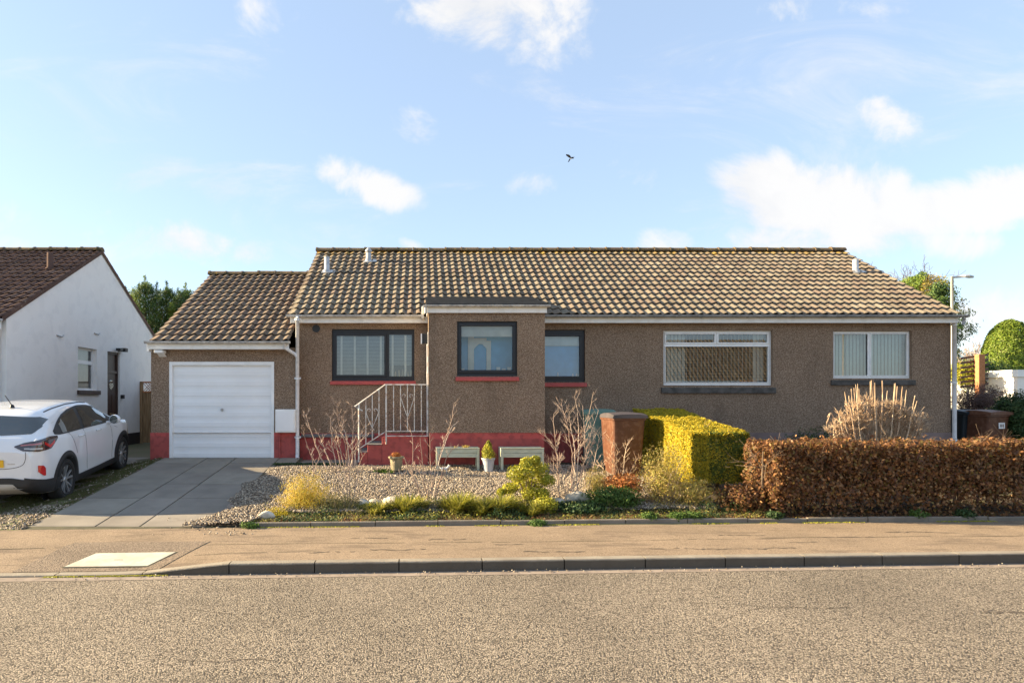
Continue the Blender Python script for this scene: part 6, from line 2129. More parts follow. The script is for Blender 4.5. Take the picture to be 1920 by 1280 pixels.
# front bed, left to right
c = pc(572, 936, 9.95); leafy('golden_shrub', 'feathery golden shrub at the left end of the front bed', 'shrub', (c[0], c[1], c[2] - .02), (.42, .34, .40), 15000, 'goldgrass', .045, .007, 51, skin=.7, wob=.35, upb=1.6, stems=45, zmin=.15)
c = pc(520, 967, 9.6); leafy('golden_cushion', 'low bright yellow cushion plant beside the pale stone', 'plant', c, (.24, .18, .12), 5000, 'gold', .03, .008, 52, skin=.3, upb=1, zmin=.12)
c = pc(632, 956, 9.85); leafy('trailing_shrub', 'sprawling olive-brown shrub right of the feathery golden one', 'shrub', (c[0], c[1], c[2] - .0), (.46, .30, .26), 13000, 'olive', .045, .007, 53, skin=.7, wob=.35, upb=1.2, stems=40, zmin=.14)
c = pc(695, 962, 9.8); leafy('low_shrub', 'small dark green mat of foliage between olive shrub and rocks', 'plant', c, (.36, .2, .15), 6000, 'darkgreen', .04, .012, 54, zmin=.14, wob=.3, upb=.8)
for i, (x, y, lab, s_) in enumerate(((768, 974, 'leafy green tuft at the foot of the forking bare shrub', 1.0), (712, 972, 'yellowish grass tuft beside the row of pale rocks', .7), (862, 974, 'large bushy grass tuft below the left planter', 1.15), (905, 976, 'smaller grass tuft between two bigger ones', .8), (940, 974, 'grass tuft just left of the yellow-green bush', 1.05), (1000, 976, 'dark grass tuft under the yellow-green bush', .7))):
    X_, Y_ = (x - CX) / F * 9.75, 9.75 - .1 * (i % 2)
    blades('grass_tuft', lab, 'grass tuft', [(X_, Y_, float(z_garden(X_, Y_)), s_), (X_ + .16, Y_ + .12, float(z_garden(X_, Y_)), s_ * .8), (X_ - .17, Y_ + .08, float(z_garden(X_, Y_)), s_ * .8), (X_ - .06, Y_ - .14, float(z_garden(X_, Y_)), s_ * .6)], 'tuft', 60 + i, n=330, h=.27, w=.0085, lean=1.25, spread=.13, group='grass tufts in the front bed')
# yellow-green evergreen
o = empty('evergreen_bush', pc(990, 960, 10.1), 'yellow-green evergreen bush in the middle of the front bed', 'shrub')
rng = np.random.RandomState(71)
mb = MB(); rnd = random.Random(71)
Ps, Ns = [], []
for (x, y, r_) in ((990, 868, .13), (1012, 880, .15), (968, 888, .16), (1005, 905, .18), (980, 908, .16), (956, 915, .12), (1026, 900, .12), (994, 925, .14), (1018, 925, .11), (1004, 862, .08), (985, 884, .16), (940, 922, .07)):
    p = np.array(pc(x, y, 10.1 + rnd.uniform(-.15, .15)))
    a_, b_ = blob_points(p, (r_, r_, r_ * .8), 620, rng, skin=.25, seed=int(x))
    Ps.append(a_); Ns.append(b_)
    mb.tube([pc(990, 966, 10.1), tuple((np.array(pc(990, 945, 10.1)) + p) / 2), tuple(p)], [.012, .009, .004], 5, caps=False)
v, q = leaf_quads(np.concatenate(Ps), np.concatenate(Ns), .038, .022, rng, upb=.4)
fast_mesh('foliage', v, q, M['yellowgreen'], o); mb.build('stems', M['bark'], o)
c = pc(1022, 965, 9.8); leafy('low_evergreen', 'small variegated plant at the edging below the yellow-green bush', 'plant', (c[0], c[1], .30), (.2, .18, .13), 2200, 'yellowgreen', .035, .02, 72, zmin=.14)
c = pc(1090, 965, 9.8); leafy('ground_plant', 'dark leafy ground plant under the tall bare canes', 'plant', (c[0], c[1], .25), (.42, .22, .10), 4200, 'darkgreen', .04, .025, 73, zmin=.14, wob=.3)
c = pc(1150, 945, 10.0); leafy('green_shrub', 'low dark green shrub in front of the brown bin', 'shrub', (c[0], c[1], .36), (.42, .25, .20), 6500, 'green', .04, .018, 74, zmin=.15, wob=.25)
c = pc(1165, 918, 10.25); leafy('orange_shrub', 'low shrub with orange-brown leaves at the foot of the brown bin', 'shrub', (c[0], c[1], .56), (.34, .25, .16), 4200, 'orange', .045, .02, 75, zmin=.2, wob=.3, skin=.5, stems=18)
c = pc(1118, 930, 10.3); leafy('dry_grass', 'clump of dry straw-coloured stalks left of the orange shrub', 'plant', (c[0], c[1], .55), (.20, .2, .30), 3000, 'hay', .07, .006, 76, zmin=.2, skin=.8, upb=3)
c = pc(1243, 905, 10.15); leafy('hay_shrub', 'tall shrub of fine straw-green leaves against the golden hedge', 'shrub', (c[0], c[1], .62), (.40, .30, .54), 13500, 'hay', .036, .011, 77, zmin=.18, wob=.32, skin=.7, stems=90, upb=1.1)
for i, (x, y) in enumerate(((1205, 790), (1196, 815), (1225, 800))):
    pass
c = pc(1300, 945, 10.1); leafy('dry_shrub', 'drooping tangle of dry tan leaves below the corner of the golden hedge', 'shrub', (c[0], c[1], .42), (.34, .28, .26), 5200, 'hay', .05, .010, 78, zmin=.18, wob=.3, skin=.6, stems=16, upb=-1.0)
c = pc(1395, 950, 9.95); leafy('beech_clump', 'low spill of russet beech leaves at the left foot of the beech hedge', 'shrub', (c[0], c[1], .36), (.42, .3, .24), 4600, 'beech', .055, .038, 79, zmin=.17, wob=.3, skin=.6, stems=18)
for i, (x, y, m_, lab) in enumerate(((1218, 970, 'green', 'bright green weed spilling over the edging below the straw-green shrub'), (1300, 962, 'green', 'green weed with round leaves left of the beech clump'), (1270, 966, 'green', 'small green weed between two larger ones at the edging'), (1452, 962, 'darkgreen', 'small weed under the left end of the beech hedge'), (1722, 966, 'green', 'small weed on the edging under the beech hedge'), (1810, 962, 'darkgreen', 'weed tuft at the edging right of the others'), (470, 984, 'green', 'mossy weed at the left end of the edging'), (1008, 984, 'green', 'creeping green weed hanging on the edging in front of the yellow-green bush'))):
    Y_ = y_back((x - CX) / F * 9.3) + (.10 if i not in (6, 7) else -.02)
    X_ = (x - CX) / F * Y_
    leafy('weed', lab, 'weed', (X_, Y_, .20 if i not in (6, 7) else .13), (.13, .10, .065), 700, m_, .032, .022, 80 + i, zmin=.10, wob=.3, group='weeds along the edging')
c = pc(102 + 1400, 818, 12.6); leafy('dark_shrub', 'low dark shrub against the house wall left of the dead shrub', 'shrub', (8.0, 13.2, .85), (.75, .4, .42), 7000, 'darkgreen', .05, .025, 91, wob=.3, skin=.5, stems=14)
# ivy-like leaf by the base of downpipe etc. left out; moss strip at the house end of the gravel
rng = np.random.RandomState(95)
n = 2600
x = rng.uniform(-2.95, -1.5, n); y = 12.95 + .28 * rng.uniform(0, 1, n)
P = np.stack([x, y, .59 + .02 * rng.uniform(0, 1, n)], 1)
v, q = leaf_quads(P, np.tile([0, 0, 1.], (n, 1)), .03, .02, rng); o = fast_mesh('moss', v, q, M['darkgreen']); tag(o, 'dark mossy strip between the gravel and the house path', kind='stuff')
# verge grass
n = 52000
x = rng.uniform(-6.9, -5.47, n); y = rng.uniform(9.6, 14, n)
kp = (vnoise(np.stack([x, y, x * 0], 1), 2.4, 3) > -.45) & (rng.uniform(0, 1, n) < np.clip((y - 9.5) / .9, 0, 1)) & (x < -5.47 - .06 * rng.uniform(0, 1, n))
x, y = x[kp], y[kp]
P = np.stack([x, y, z_left(x, y) + .012], 1)
v, q = leaf_quads(P, np.tile([0, -.6, .5], (len(x), 1)), .042, .010, rng, upb=1.2); o = fast_mesh('verge_grass', v, q, M['mossgrass']); tag(o, 'short mossy grass on the strip beside the car', kind='stuff')
# fallen leaves and moss along the foot of the beds
n = 5200
x = rng.uniform(-2.4, 12, n); y = y_back(x) + .06 + np.abs(rng.normal(0, .25, n))
P = np.stack([x, y, z_garden(x, y) + .008], 1)
v, q = leaf_quads(P, np.tile([0, 0, 1.], (n, 1)), .045, .03, rng); o = fast_mesh('leaf_litter', v, q, M['beech']); tag(o, 'fallen brown leaves under the hedge and shrubs', kind='stuff')
n = 5000
x = np.concatenate([rng.uniform(-2.4, 9.5, n - 1500), rng.uniform(-4.6, -2.7, 1500)])
y = np.concatenate([y_back(x[:n - 1500]) - .004 - np.abs(rng.normal(0, .035, n - 1500)), y_kerb(x[n - 1500:]) - .005 - np.abs(rng.normal(0, .015, 1500))])
z = np.concatenate([np.full(n - 1500, .118), np.full(1500, .008)])
kp = vnoise(np.stack([x, y * 0, x * 0], 1), 2.5, 13) > np.where(np.arange(n) < n - 1500, .0, -.6)
P = np.stack([x, y, z], 1)[kp]
v, q = leaf_quads(P, np.tile([0, -.2, 1.], (len(P), 1)), .022, .014, rng); o = fast_mesh('moss', v, q, M['yellowgreen']); tag(o, 'yellow-green moss in the joint of the edging and the dropped kerb', kind='stuff')


def rock(x, y, Y, s, seed, label):
    rnd_ = np.random.RandomState(seed)
    bm = bmesh.new(); bmesh.ops.create_icosphere(bm, subdivisions=3, radius=1)
    P = np.array([v.co[:] for v in bm.verts])
    k = 1 + .16 * vnoise(P, 1.6, seed) + .07 * vnoise(P, 4.5, seed + 1)
    for pl in range(5):      # flat chipped faces
        nrm = rnd_.normal(0, 1, 3); nrm /= np.linalg.norm(nrm)
        d = P @ nrm
        cut = rnd_.uniform(.55, .8)
        k = np.where(d * k > cut, cut / np.maximum(d, .01), k)
    P = P * k[:, None] * np.array([s * rnd_.uniform(.9, 1.4), s * .8, s * rnd_.uniform(.55, .8)])
    c_ = at(x, y, Y)
    fs = [tuple(v.index for v in f.verts) for f in bm.faces]
    bm.free()
    mb = MB(); mb.add(P + np.array([c_[0], c_[1], float(z_garden(c_[0], c_[1])) + s * .35]), fs)
    return tag(mb.build('rock', M['rock'], smooth=True), label, 'rock', 'pale rocks edging the gravel')


for i, (x, y, Y, s, lab) in enumerate(((497, 972, 9.35, .075, 'white stone at the left end of the front bed'), (683, 945, 10.0, .10, 'pale rock behind the olive-brown shrub'), (703, 938, 10.1, .075, 'small whitish rock next to the bare twigs'), (735, 940, 10.05, .12, 'broad yellowish rock in the row behind the tufts'),
                                    (760, 938, 10.1, .08, 'mid-sized rock between broad rock and white rock'), (795, 936, 10.1, .09, 'whitest rock, left of the forking bare shrub stems'), (822, 936, 10.15, .07, 'small rock right of the forking shrub stems'), (905, 942, 10.0, .09, 'flat pale rock behind the grass tufts'), (880, 938, 10.1, .06, 'small rock left of the flat pale one'),
                                    (1082, 935, 10.2, .14, 'large brown boulder among the tall bare canes'), (1040, 932, 10.1, .09, 'bleached rock right of the yellow-green bush'))):
    rock(x, y, Y, s * 1.4, 100 + i, lab)


# ---- planters, pots, ornament
def planter(x0, x1, label, seed, stalks):
    Y0, Y1 = 12.55, 12.9
    X0, X1 = (x0 - CX) / F * Y0, (x1 - CX) / F * Y0
    zt2, zb2 = EYE + (CY - 841) / F * Y0, .52
    o = empty('trough_planter', ((X0 + X1) / 2, 12.7, zb2), label, 'planter', 'sage green trough planters at the porch base')
    mb = MB(); hh = .17
    for k in range(2):
        mb.box(X0 + .045, X1 - .045, Y0 + .012, Y0 + .03, zt2 - hh + k * (hh / 2) + .002, zt2 - hh + (k + 1) * hh / 2 - .004)
        mb.box(X0 + .045, X1 - .045, Y1 - .03, Y1 - .012, zt2 - hh + k * (hh / 2) + .002, zt2 - hh + (k + 1) * hh / 2 - .004)
        mb.box(X0 + .012, X0 + .03, Y0 + .05, Y1 - .05, zt2 - hh + k * (hh / 2) + .002, zt2 - hh + (k + 1) * hh / 2 - .004)
        mb.box(X1 - .03, X1 - .012, Y0 + .05, Y1 - .05, zt2 - hh + k * (hh / 2) + .002, zt2 - hh + (k + 1) * hh / 2 - .004)
    mb.build('side_boards', M['planter'], o, bevel=.003)
    mb = MB(); mb.box(X0 - .005, X1 + .005, Y0 - .005, Y0 + .045, zt2, zt2 + .018); mb.box(X0 - .005, X1 + .005, Y1 - .045, Y1 + .005, zt2, zt2 + .018)
    mb.build('rim', M['planter'], o, bevel=.003)
    for (xx, yy) in ((X0, Y0), (X1 - .05, Y0), (X0, Y1 - .05), (X1 - .05, Y1 - .05)):
        mb = MB(); mb.box(xx, xx + .05, yy, yy + .05, zb2 - .03, zt2 - .001); mb.build('leg', M['planter'], o, bevel=.003)
    mb = MB(); mb.box(X0 + .03, X1 - .03, Y0 + .03, Y1 - .03, zt2 - .05, zt2 - .012); mb.build('compost', M['compost'], o)
    if stalks:
        blades('seedlings', 'pale dry seedlings in the left trough', 'plant', [(X0 + .38, 12.72, zt2 - .01, .4), (X0 + .55, 12.72, zt2 - .01, .5), (X0 + .6, 12.7, zt2 - .01, .5)], 'hay', seed, n=60, h=.16, w=.006)
    return o


planter(818, 899, 'sage green trough planter on legs, left of the small potted conifer, with pale seedlings', 111, True)
planter(939, 1020, 'sage green trough planter on legs, right of the small potted conifer, with bare soil', 112, False)
Yp = 12.5
pxx = (915.5 - CX) / F * Yp
o = empty('flower_pot', (pxx, Yp, .52), 'pale grey plastic pot standing between the two trough planters', 'pot')
mb = MB(); mb.lathe([(0, .50), (.085, .50), (.118, .74), (.13, .74), (.135, .775), (.122, .775), (.115, .745), (0, .745)], (pxx, Yp, 0), 28); mb.build('pot', M['potgrey'], o, smooth=False)
rng = np.random.RandomState(121)
n = 3200
t = rng.uniform(0, 1, n) ** .8; a_ = rng.uniform(0, 6.28, n)
r_ = (.118 * (1 - t) ** .75 + .012) * rng.uniform(.55, 1.15, n) * (1 + .22 * np.sin(a_ * 3 + t * 9) + .15 * np.sin(a_ * 7 - t * 21))
P = np.stack([pxx + np.cos(a_) * r_, Yp + np.sin(a_) * r_, .76 + t * .34], 1); N = np.stack([np.cos(a_), np.sin(a_), .4 + 0 * a_], 1)
v, q = leaf_quads(P, N, .03, .012, rng, upb=1.6)
c_ = empty('dwarf_conifer', (pxx, Yp, .75), 'cone-shaped golden dwarf conifer growing in the pale grey pot', 'plant')
fast_mesh('foliage', v, q, M['yellowgreen'], c_); mb = MB(); mb.tube([(pxx, Yp, .74), (pxx, Yp, 1.05)], [.012, .004], 6); mb.build('trunk', M['bark'], c_)
pxx, Yp = (743 - CX) / F * 12.35, 12.35
mb = MB(); mb.lathe([(0, .55), (.095, .55), (.105, .62), (.118, .72), (.122, .775), (.15, .78), (.155, .80), (.15, .815), (.125, .815), (.12, .78), (0, .78)], (pxx, Yp, .0), 28)
tag(mb.build('stone_pot', M['potstone']), 'round mossy stone pot with a wide rim, in front of the red landing', 'pot')
rng = np.random.RandomState(122)
P, N = blob_points((pxx, Yp, .83), (.10, .10, .06), 500, rng, skin=.6)
v, q = leaf_quads(P, N, .06, .014, rng, upb=2.0); tag(fast_mesh('withered_plant', v, q, M['orange']), 'withered orange-brown plant in the mossy stone pot', 'plant')
blades('spiky_weed', 'bright green low weed right beside the mossy stone pot', 'weed', [((718 - CX) / F * 12.2, 12.2, .53, .45), ((730 - CX) / F * 12.2, 12.15, .53, .4), ((708 - CX) / F * 12.2, 12.2, .53, .35)], 'green', 123, n=260, h=.16, spread=.3)
# small white animal figure
ox, oy, oz = (834 - CX) / F * 12.35, 12.35, .55
o = empty('garden_ornament', (ox, oy, .52), 'small white animal figure on the gravel under the left trough planter', 'ornament')
mb = MB()
mb.tube([(ox - .07, oy, oz + .03), (ox - .03, oy, oz + .035), (ox + .03, oy, oz + .035), (ox + .055, oy, oz + .05)], [.018, .03, .026, .016], 10)
mb.tube([(ox + .05, oy, oz + .05), (ox + .075, oy, oz + .085), (ox + .10, oy, oz + .085)], [.018, .022, .008], 10)
for dx, dy_ in ((-.05, -.015), (-.05, .015), (.035, -.015), (.035, .015)):
    mb.tube([(ox + dx, oy + dy_, oz + .03), (ox + dx, oy + dy_, oz - .03)], [.008, .007], 6)
mb.tube([(ox + .07, oy - .012, oz + .10), (ox + .066, oy - .014, oz + .125)], [.007, .001], 5); mb.tube([(ox + .07, oy + .012, oz + .10), (ox + .066, oy + .014, oz + .125)], [.007, .001], 5)
mb.tube([(ox - .07, oy, oz + .035), (ox - .10, oy, oz + .06), (ox - .105, oy, oz + .09)], [.008, .006, .004], 6)
mb.build('figure', M['cat'], o, smooth=True)

# ------------------------------------------------------------------ behind and beside the house
# timber gate between the houses
gy_ = 20.9
g0, g1 = at(262, 828, gy_)[0], -5.8
o = empty('timber_gate', ((g0 + g1) / 2, gy_, .5), 'tall timber gate with a lattice top between the white house and the garage', 'gate')
mb = MB(); x = g0 + .1
while x < g1:
    mb.box(x, x + .115, gy_ + .01, gy_ + .03, .52, 2.15); x += .12
mb.build('boards', M['fence'], o)
mb = MB(); mb.box(g0, g0 + .095, gy_ - .03, gy_ + .06, .45, 2.48); mb.build('gate_post', M['fence'], o, bevel=.004)
mb = MB(); mb.box(g0 + .1, g1, gy_ - .01, gy_ + .04, 2.43, 2.48); mb.box(g0 + .1, g1, gy_ - .01, gy_ + .04, 2.12, 2.17)
for k in range(-4, 34):
    xx = g0 + .1 + k * .085
    for s_ in (-1, 1):
        a0, a1 = (xx, 2.17), (xx + .26, 2.43)
        if s_ < 0:
            a0, a1 = (xx + .26, 2.17), (xx, 2.43)
        t0 = 0; t1 = 1
        if min(a0[0], a1[0]) < g0 + .1 or max(a0[0], a1[0]) > g1:
            continue
        mb.tube([(a0[0], gy_ + .005 * s_ + .015, a0[1]), (a1[0], gy_ + .005 * s_ + .015, a1[1])], .009, 4)
mb.build('lattice', M['trellis'], o)


def tree(name, label, base, height, crown, n, mats, seed, trunk_r=.15, ln=.12, wd=.05, upb=1.2, kind='cone', group=None):
    rng_ = np.random.RandomState(seed); rnd_ = random.Random(seed)
    o = empty(name, base, label, 'tree', group)
    bx_, by_, bz_ = base
    mb = MB()
    mb.tube([(bx_, by_, bz_ - .1), (bx_ + .05, by_, bz_ + height * .4), (bx_ + .02, by_, bz_ + height * .97)], [trunk_r, trunk_r * .7, .015], 8)
    Ps, Ns = [], []
    nb = crown['branches']
    for k in range(nb):
        t = (k + .5) / nb
        zc = bz_ + height * (crown['z0'] + (1 - crown['z0']) * t)
        a_ = k * 2.399 + rnd_.uniform(-.4, .4)
        if kind == 'cone':
            rl = crown['r'] * (1 - t) ** .65 * rnd_.uniform(.75, 1.15) + .12
        else:
            rl = crown['r'] * math.sqrt(max(.05, 1 - (2 * t - 1) ** 2)) * rnd_.uniform(.7, 1.15)
        rise = crown.get('rise', .5) * rl
        tip = Vector((bx_ + math.cos(a_) * rl, by_ + math.sin(a_) * rl, zc + rise))
        p0 = Vector((bx_, by_, zc)); md = p0 * .45 + tip * .55 + Vector((0, 0, -.08 * rl))
        mb.tube([tuple(p0), tuple(md), tuple(tip)], [max(.012, trunk_r * .28 * (1 - t)), .012, .004], 5, caps=False)
        m_ = int(n / nb * (1.35 - .8 * t))
        s_ = rng_.uniform(.15, 1.0, m_) ** .75
        c_ = np.array(p0)[None] * (1 - s_[:, None]) + np.array(tip)[None] * s_[:, None]
        sp = .07 + .20 * rl * (1.15 - s_)
        pt = c_ + rng_.normal(0, 1, (m_, 3)) * sp[:, None] * np.array([1, 1, .75])
        Ps.append(pt); Ns.append(pt - np.array([bx_, by_, zc]))
    for (dx, hh) in crown.get('tips', []):
        m_ = 190
        s_ = rng_.uniform(0, 1, m_)
        top = np.array([bx_ + dx, by_, bz_ + height + hh])
        pt = top - np.array([0, 0, 1.0]) * (s_ * 1.1)[:, None] + rng_.normal(0, 1, (m_, 3)) * (.02 + .16 * s_)[:, None] * np.array([1, .7, .4])
        Ps.append(pt); Ns.append(rng_.normal(0, 1, (m_, 3)))
        mb.tube([tuple(top - np.array([0, 0, 1.2])), tuple(top)], [.02, .004], 4)
    P = np.concatenate(Ps); N = np.concatenate(Ns); N /= np.linalg.norm(N, axis=1)[:, None] + 1e-6
    mb.build('trunk', M['bark'], o)
    sel = vnoise(P, 1.3, seed)
    for i, (mt, lo, hi) in enumerate(mats):
        k_ = (sel >= lo) & (sel < hi)
        if k_.sum() == 0:
            continue
        v, q = leaf_quads(P[k_], N[k_], ln, wd, rng_, upb=upb)
        fast_mesh('crown', v, q, M[mt], o)
    return o


cgrp = 'conifers behind the garage'
for i, (px, py, Y, lab) in enumerate(((272, 538, 27.5, 'leftmost dark conifer rising behind the white house gable'), (312, 548, 28.5, 'second conifer, between the leftmost and the third, with wispy leaders'), (348, 552, 28, 'third conifer, its tips just clear of the garage roof'), (385, 572, 29, 'rightmost conifer, mostly hidden by the garage roof'), (235, 556, 30, 'conifer mostly hidden behind the white gable'))):
    X_ = (px - CX) / F * Y
    top = EYE + (CY - py) / F * Y
    tree('conifer_tree', lab, (X_, Y, .45), top - .45, {'r': 1.7, 'z0': .10, 'branches': 80, 'rise': .8, 'tips': [(-.25, .15), (.3, -.05), (.0, .5), (.75, -.5), (-.7, -.45), (1.1, -.9), (-1.1, -.8), (.5, .2), (-.5, -.1), (1.4, -1.3)]}, 24000, [('conifer', -9, .35), ('topiary', .35, 9)], 130 + i, ln=.13, wd=.030, upb=1.6, group=cgrp)
# trees on the right behind the roof
Y = 30
X_ = (1722 - CX) / F * Y
o = tree('evergreen_tree', 'broad evergreen tree with a browned patch behind the right end of the roof', (X_ + .1, Y, .45), EYE + (CY - 522) / F * Y - .45, {'r': 1.75, 'z0': .30, 'branches': 110, 'rise': .35, 'tips': [(0, .1), (-.5, .0), (.9, -.5)]}, 26000, [('conifer', -9, -.35), ('topiary', -.35, .25), ('hay', .25, 9)], 141, ln=.15, wd=.05, kind='round')
Y = 27
X_ = (1762 - CX) / F * Y
tree('evergreen_tree', 'dark green evergreen tree just left of the street lamp', (X_, Y, .45), EYE + (CY - 535) / F * Y - .45, {'r': .75, 'z0': .3, 'branches': 60, 'rise': .35}, 11000, [('conifer', -9, .5), ('darkgreen', .5, 9)], 142, ln=.14, wd=.05, kind='round')


def bare_tree(label, px, py, Y, seed, mat='twigdark', spread=.55, tr=.16, h0=.35, group='bare trees in the distance'):
    rnd_ = random.Random(seed)
    X_ = (px - CX) / F * Y; top = EYE + (CY - py) / F * Y
    H_ = top - .45
    o = empty('bare_tree', (X_, Y, .45), label, 'tree', group)
    mb = MB(); mb.tube([(X_, Y, .3), (X_, Y, .45 + H_ * h0)], [tr, tr * .7], 8); mb.build('trunk', M['bark'], o)
    mb = MB()
    for k in range(5):
        a_ = k * 1.3
        twig_tree(mb, (X_, Y, .45 + H_ * h0 * .95), (math.cos(a_) * .6, math.sin(a_) * .6, 1), H_ * .30, tr * .45, 4, rnd_, spread=spread, kids=2, n=5, minr=.010, up=.3, shrink=.66)
    mb.build('branches', M[mat], o)


bare_tree('faint bare tree behind the ridge, left of the evergreen with the browned patch', 1655, 488, 44, 151)
bare_tree('bare tree low in the gap between the house end and the clipped dome', 1822, 648, 34, 152, mat='twig')
bare_tree('thin bare tree close to the right house corner', 1803, 640, 40, 153, mat='twig')
# clipped dome
Y = 28.0
cxd = (1893 - CX) / F * Y
o = empty('topiary_tree', (cxd, Y, .45), 'dome-clipped bright green evergreen beside the white shed', 'tree')
rng = np.random.RandomState(161)
n = 42000
d = rng.normal(0, 1, (n, 3)); d /= np.linalg.norm(d, axis=1)[:, None]
d = d[d[:, 2] > -.30]
n = len(d)
r_ = 1 - np.minimum(rng.exponential(.05, n), .5)
rad = np.array([1.0, 1.0, 2.1])
cz = EYE + (CY - 690) / F * Y
sh = np.where(d[:, 2] < 0, .95, 1.0)
P = np.array([cxd, Y, cz]) + d * rad * (r_ * (1 + .02 * vnoise(d * 3, 3, 4)))[:, None]
P[:, :2] = np.array([cxd, Y]) + (P[:, :2] - np.array([cxd, Y])) * np.where(P[:, 2] < cz, 1 - .35 * ((cz - P[:, 2]) / .8) ** 1.0, 1)[:, None]
v, q = leaf_quads(P, d, .085, .05, rng); fast_mesh('crown', v, q, M['topiary'], o)
mb = MB(); mb.lathe([(.80, cz - .1), (.86, cz + .45), (.65, cz + 1.3), (0, cz + 1.75)], (cxd, Y, 0), 16); mb.tube([(cxd, Y, .3), (cxd, Y, cz)], [.12, .09], 8)
rnd = random.Random(162)
for k in range(12):
    twig_tree(mb, (cxd, Y, cz - .6), (rnd.gauss(0, 1), rnd.gauss(0, 1), .8), .7, .03, 1, rnd, n=4)
mb.build('trunk', M['twigdark'], o)
# orange slatted screen
Y = 24.0
X0_, X1_ = (1832 - CX) / F * Y, (1850 - CX) / F * Y
o = empty('slatted_screen', ((X0_ + X1_) / 2, Y, .5), 'orange-brown timber post with slatted boards between dome and house end', 'screen')
mb = MB(); mb.box(X0_ + .07, X0_ + .30, Y, Y + .2, .45, EYE + (CY - 664) / F * Y); mb.build('post', M['trellis'], o, bevel=.01)
mb = MB()
for k in range(7):
    z_ = EYE + (CY - 722 + k * 9) / F * Y
    mb.add([(X0_ - .42, Y + .22, z_ - .10), (X0_ + .62, Y + .22, z_ + .04), (X0_ + .62, Y + .22, z_ + .12), (X0_ - .42, Y + .22, z_ - .02), (X0_ - .42, Y + .25, z_ - .10), (X0_ + .62, Y + .25, z_ + .04), (X0_ + .62, Y + .25, z_ + .12), (X0_ - .42, Y + .25, z_ - .02)],
           [(0, 1, 2, 3), (3, 2, 6, 7), (1, 5, 6, 2), (0, 3, 7, 4), (0, 4, 5, 1), (4, 7, 6, 5)])
mb.build('slats', M['brownwood'], o)
leafy('ivy_bush', 'pale yellow-green leafy bush seen just past the right downpipe', 'shrub', at(1804, 702, 25.0), (.48, .45, .46), 3600, 'yellowgreen', .08, .05, 171, wob=.3)
leafy('bare_hedge', 'dark purplish twiggy hedge behind the bins beyond the house', 'hedge', at(1838, 756, 16.6), (.85, .5, .50), 16000, 'twigdark', .10, .010, 172, skin=.5, wob=.18, stems=60, upb=.6)
leafy('dark_bush', 'dense dark green bush at the right edge below the white shed', 'shrub', at(1912, 792, 14.6), (.52, .6, .66), 22000, 'darkgreen', .06, .03, 173, wob=.16, skin=.3, stems=20)
# dark hedge row under the dome
leafy('background_hedge', 'dark brown-green hedge under the clipped dome', 'hedge', at(1905, 712, 28.5), (1.9, .5, .55), 9000, 'darkgreen', .08, .04, 174, wob=.2)
leafy('dark_scrub', 'dark tangled scrub behind the slatted timber screen', 'shrub', at(1842, 702, 25.5), (.95, .5, .62), 7000, 'darkgreen', .10, .05, 176, wob=.35, skin=.5)
# white shed
Y = 24.0
def sp(x, y, Y=Y): return at(x, y, Y)
o = empty('white_shed', (sp(1900, 730)[0], Y, .45), 'flat-roofed white shed or garage half out of frame at the right', 'shed')
xa = sp(1866, 700)[0]
xb = sp(1908, 700)[0]
mb = MB()
ZT = EYE + (CY - 700) / F * Y
# corner nearest the camera at xb; left flank recedes to xa
mb.add([(xb, Y, .4), (xb + 4, Y, .4), (xb + 4, Y, ZT), (xb, Y, ZT)], [(0, 1, 2, 3)])
mb.add([(xb, Y, .4), (xb, Y, ZT), (xa + .35, Y + 4.5, ZT), (xa + .35, Y + 4.5, .4)], [(0, 1, 2, 3)])
mb.build('wall', M['whiterender'], o)
mb = MB(); zt3 = EYE + (CY - 693) / F * Y
mb.add([(xb - .05, Y - .06, ZT - .12), (xb + 4, Y - .06, ZT - .12), (xb + 4, Y - .06, zt3), (xb - .05, Y - .06, zt3), (xa + .28, Y + 4.5, ZT - .12), (xa + .28, Y + 4.5, zt3)], [(0, 1, 2, 3), (0, 3, 5, 4)])
mb.add([(xb - .05, Y - .06, zt3), (xb + 4, Y - .06, zt3), (xb + 4, Y + 4.5, zt3), (xa + .28, Y + 4.5, zt3)], [(0, 1, 2, 3)])
mb.build('fascia', M['white'], o)
# boundary line further right so that the horizon is never bare
leafy('background_hedge', 'far hedge beyond the right-hand gardens', 'hedge', (19, 33, 1.2), (7, 1, 1.6), 9000, 'darkgreen', .16, .08, 175, wob=.2)

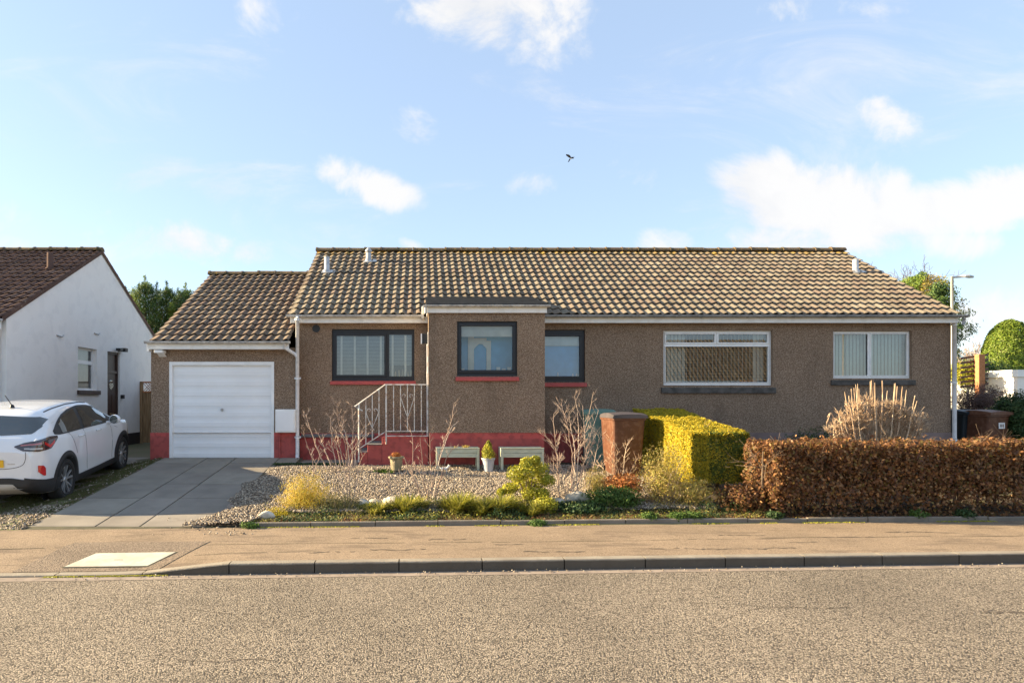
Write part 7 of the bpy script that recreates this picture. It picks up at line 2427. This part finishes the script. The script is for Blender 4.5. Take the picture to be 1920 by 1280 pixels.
# street lamps
def lamp(x, y, z, h, arm, label, Yl=None):
    o = empty('street_lamp', (x, y, z), label, 'street lamp', 'street lamps')
    mb = MB(); mb.tube([(x, y, z), (x, y, z + 1.2), (x, y, z + 1.25), (x, y, z + h)], [.085, .08, .06, .05], 12); mb.build('pole', M['lampgrey'], o, smooth=True)
    mb = MB(); mb.tube([(x, y, z + h - .02), (x + arm * .62, y, z + h + .02)], .045, 8); mb.build('arm', M['lampgrey'], o, smooth=True)
    mb = MB(); mb.tube([(x + arm * .6, y, z + h + .02), (x + arm * .78, y, z + h + .02), (x + arm, y, z + h)], [.05, .075, .045], 8); mb.build('lamp_head', M['galv'], o)
    return o


Y = 26.0
lamp((1785 - CX) / F * Y, Y, .45, EYE + (CY - 519) / F * Y - .45, .85, 'pale street lamp with a short arm rising behind the right end of the roof')
lamp(26.4, -12, 0, 6.5, 1.0, 'street lamp across the road, mirrored in the right-hand window')

# ------------------------------------------------------------------ the bird
bc = Vector(at(1071, 296, 20.0))
o = empty('flying_bird', tuple(bc), 'black and white bird in flight above the roof', 'bird')


def bird_tube(pts, rad, name, mat, flat=1.0):
    mb = MB(); mb.tube([tuple(bc + Vector(p)) for p in pts], rad, 10); return mb.build(name, M[mat], o, smooth=True)


bird_tube([(-.075, .0, -.075), (-.03, .0, -.035), (.0, .0, -.01), (.03, 0, .0), (.05, 0, .006), (.062, 0, -.012), (.068, 0, -.034)], [.006, .022, .028, .026, .020, .016, .003], 'body', 'birdblack')
bird_tube([(-.04, -.006, -.052), (-.012, -.008, -.03), (.01, -.008, -.018)], [.012, .024, .015], 'belly', 'birdwhite')


def wing(pts, name, mat):
    mb = MB()
    n = len(pts)
    v = [tuple(bc + Vector(p)) for p in pts] + [tuple(bc + Vector(p) + Vector((0, .006, .006))) for p in pts]
    fs = [tuple(range(n)), tuple(reversed(range(n, 2 * n)))] + [(i, (i + 1) % n, n + (i + 1) % n, n + i) for i in range(n)]
    mb.add(v, fs); return mb.build(name, M[mat], o)


wing([(.0, 0, .01), (-.03, -.05, .03), (-.09, -.12, .045), (-.16, -.17, .04), (-.20, -.19, .035), (-.19, -.14, .02), (-.13, -.08, .006), (-.06, -.02, -.012)], 'wing', 'birdblack')
wing([(.02, 0, .012), (.05, .05, .03), (.09, .09, .05), (.13, .12, .075), (.12, .14, .06), (.08, .12, .03), (.05, .08, .0), (.03, .04, -.01)], 'wing', 'birdblack')
wing([(-.035, 0, -.035), (-.06, -.01, -.06), (-.105, -.01, -.135), (-.07, .01, -.125), (-.03, .0, -.06)], 'tail', 'birdblack')
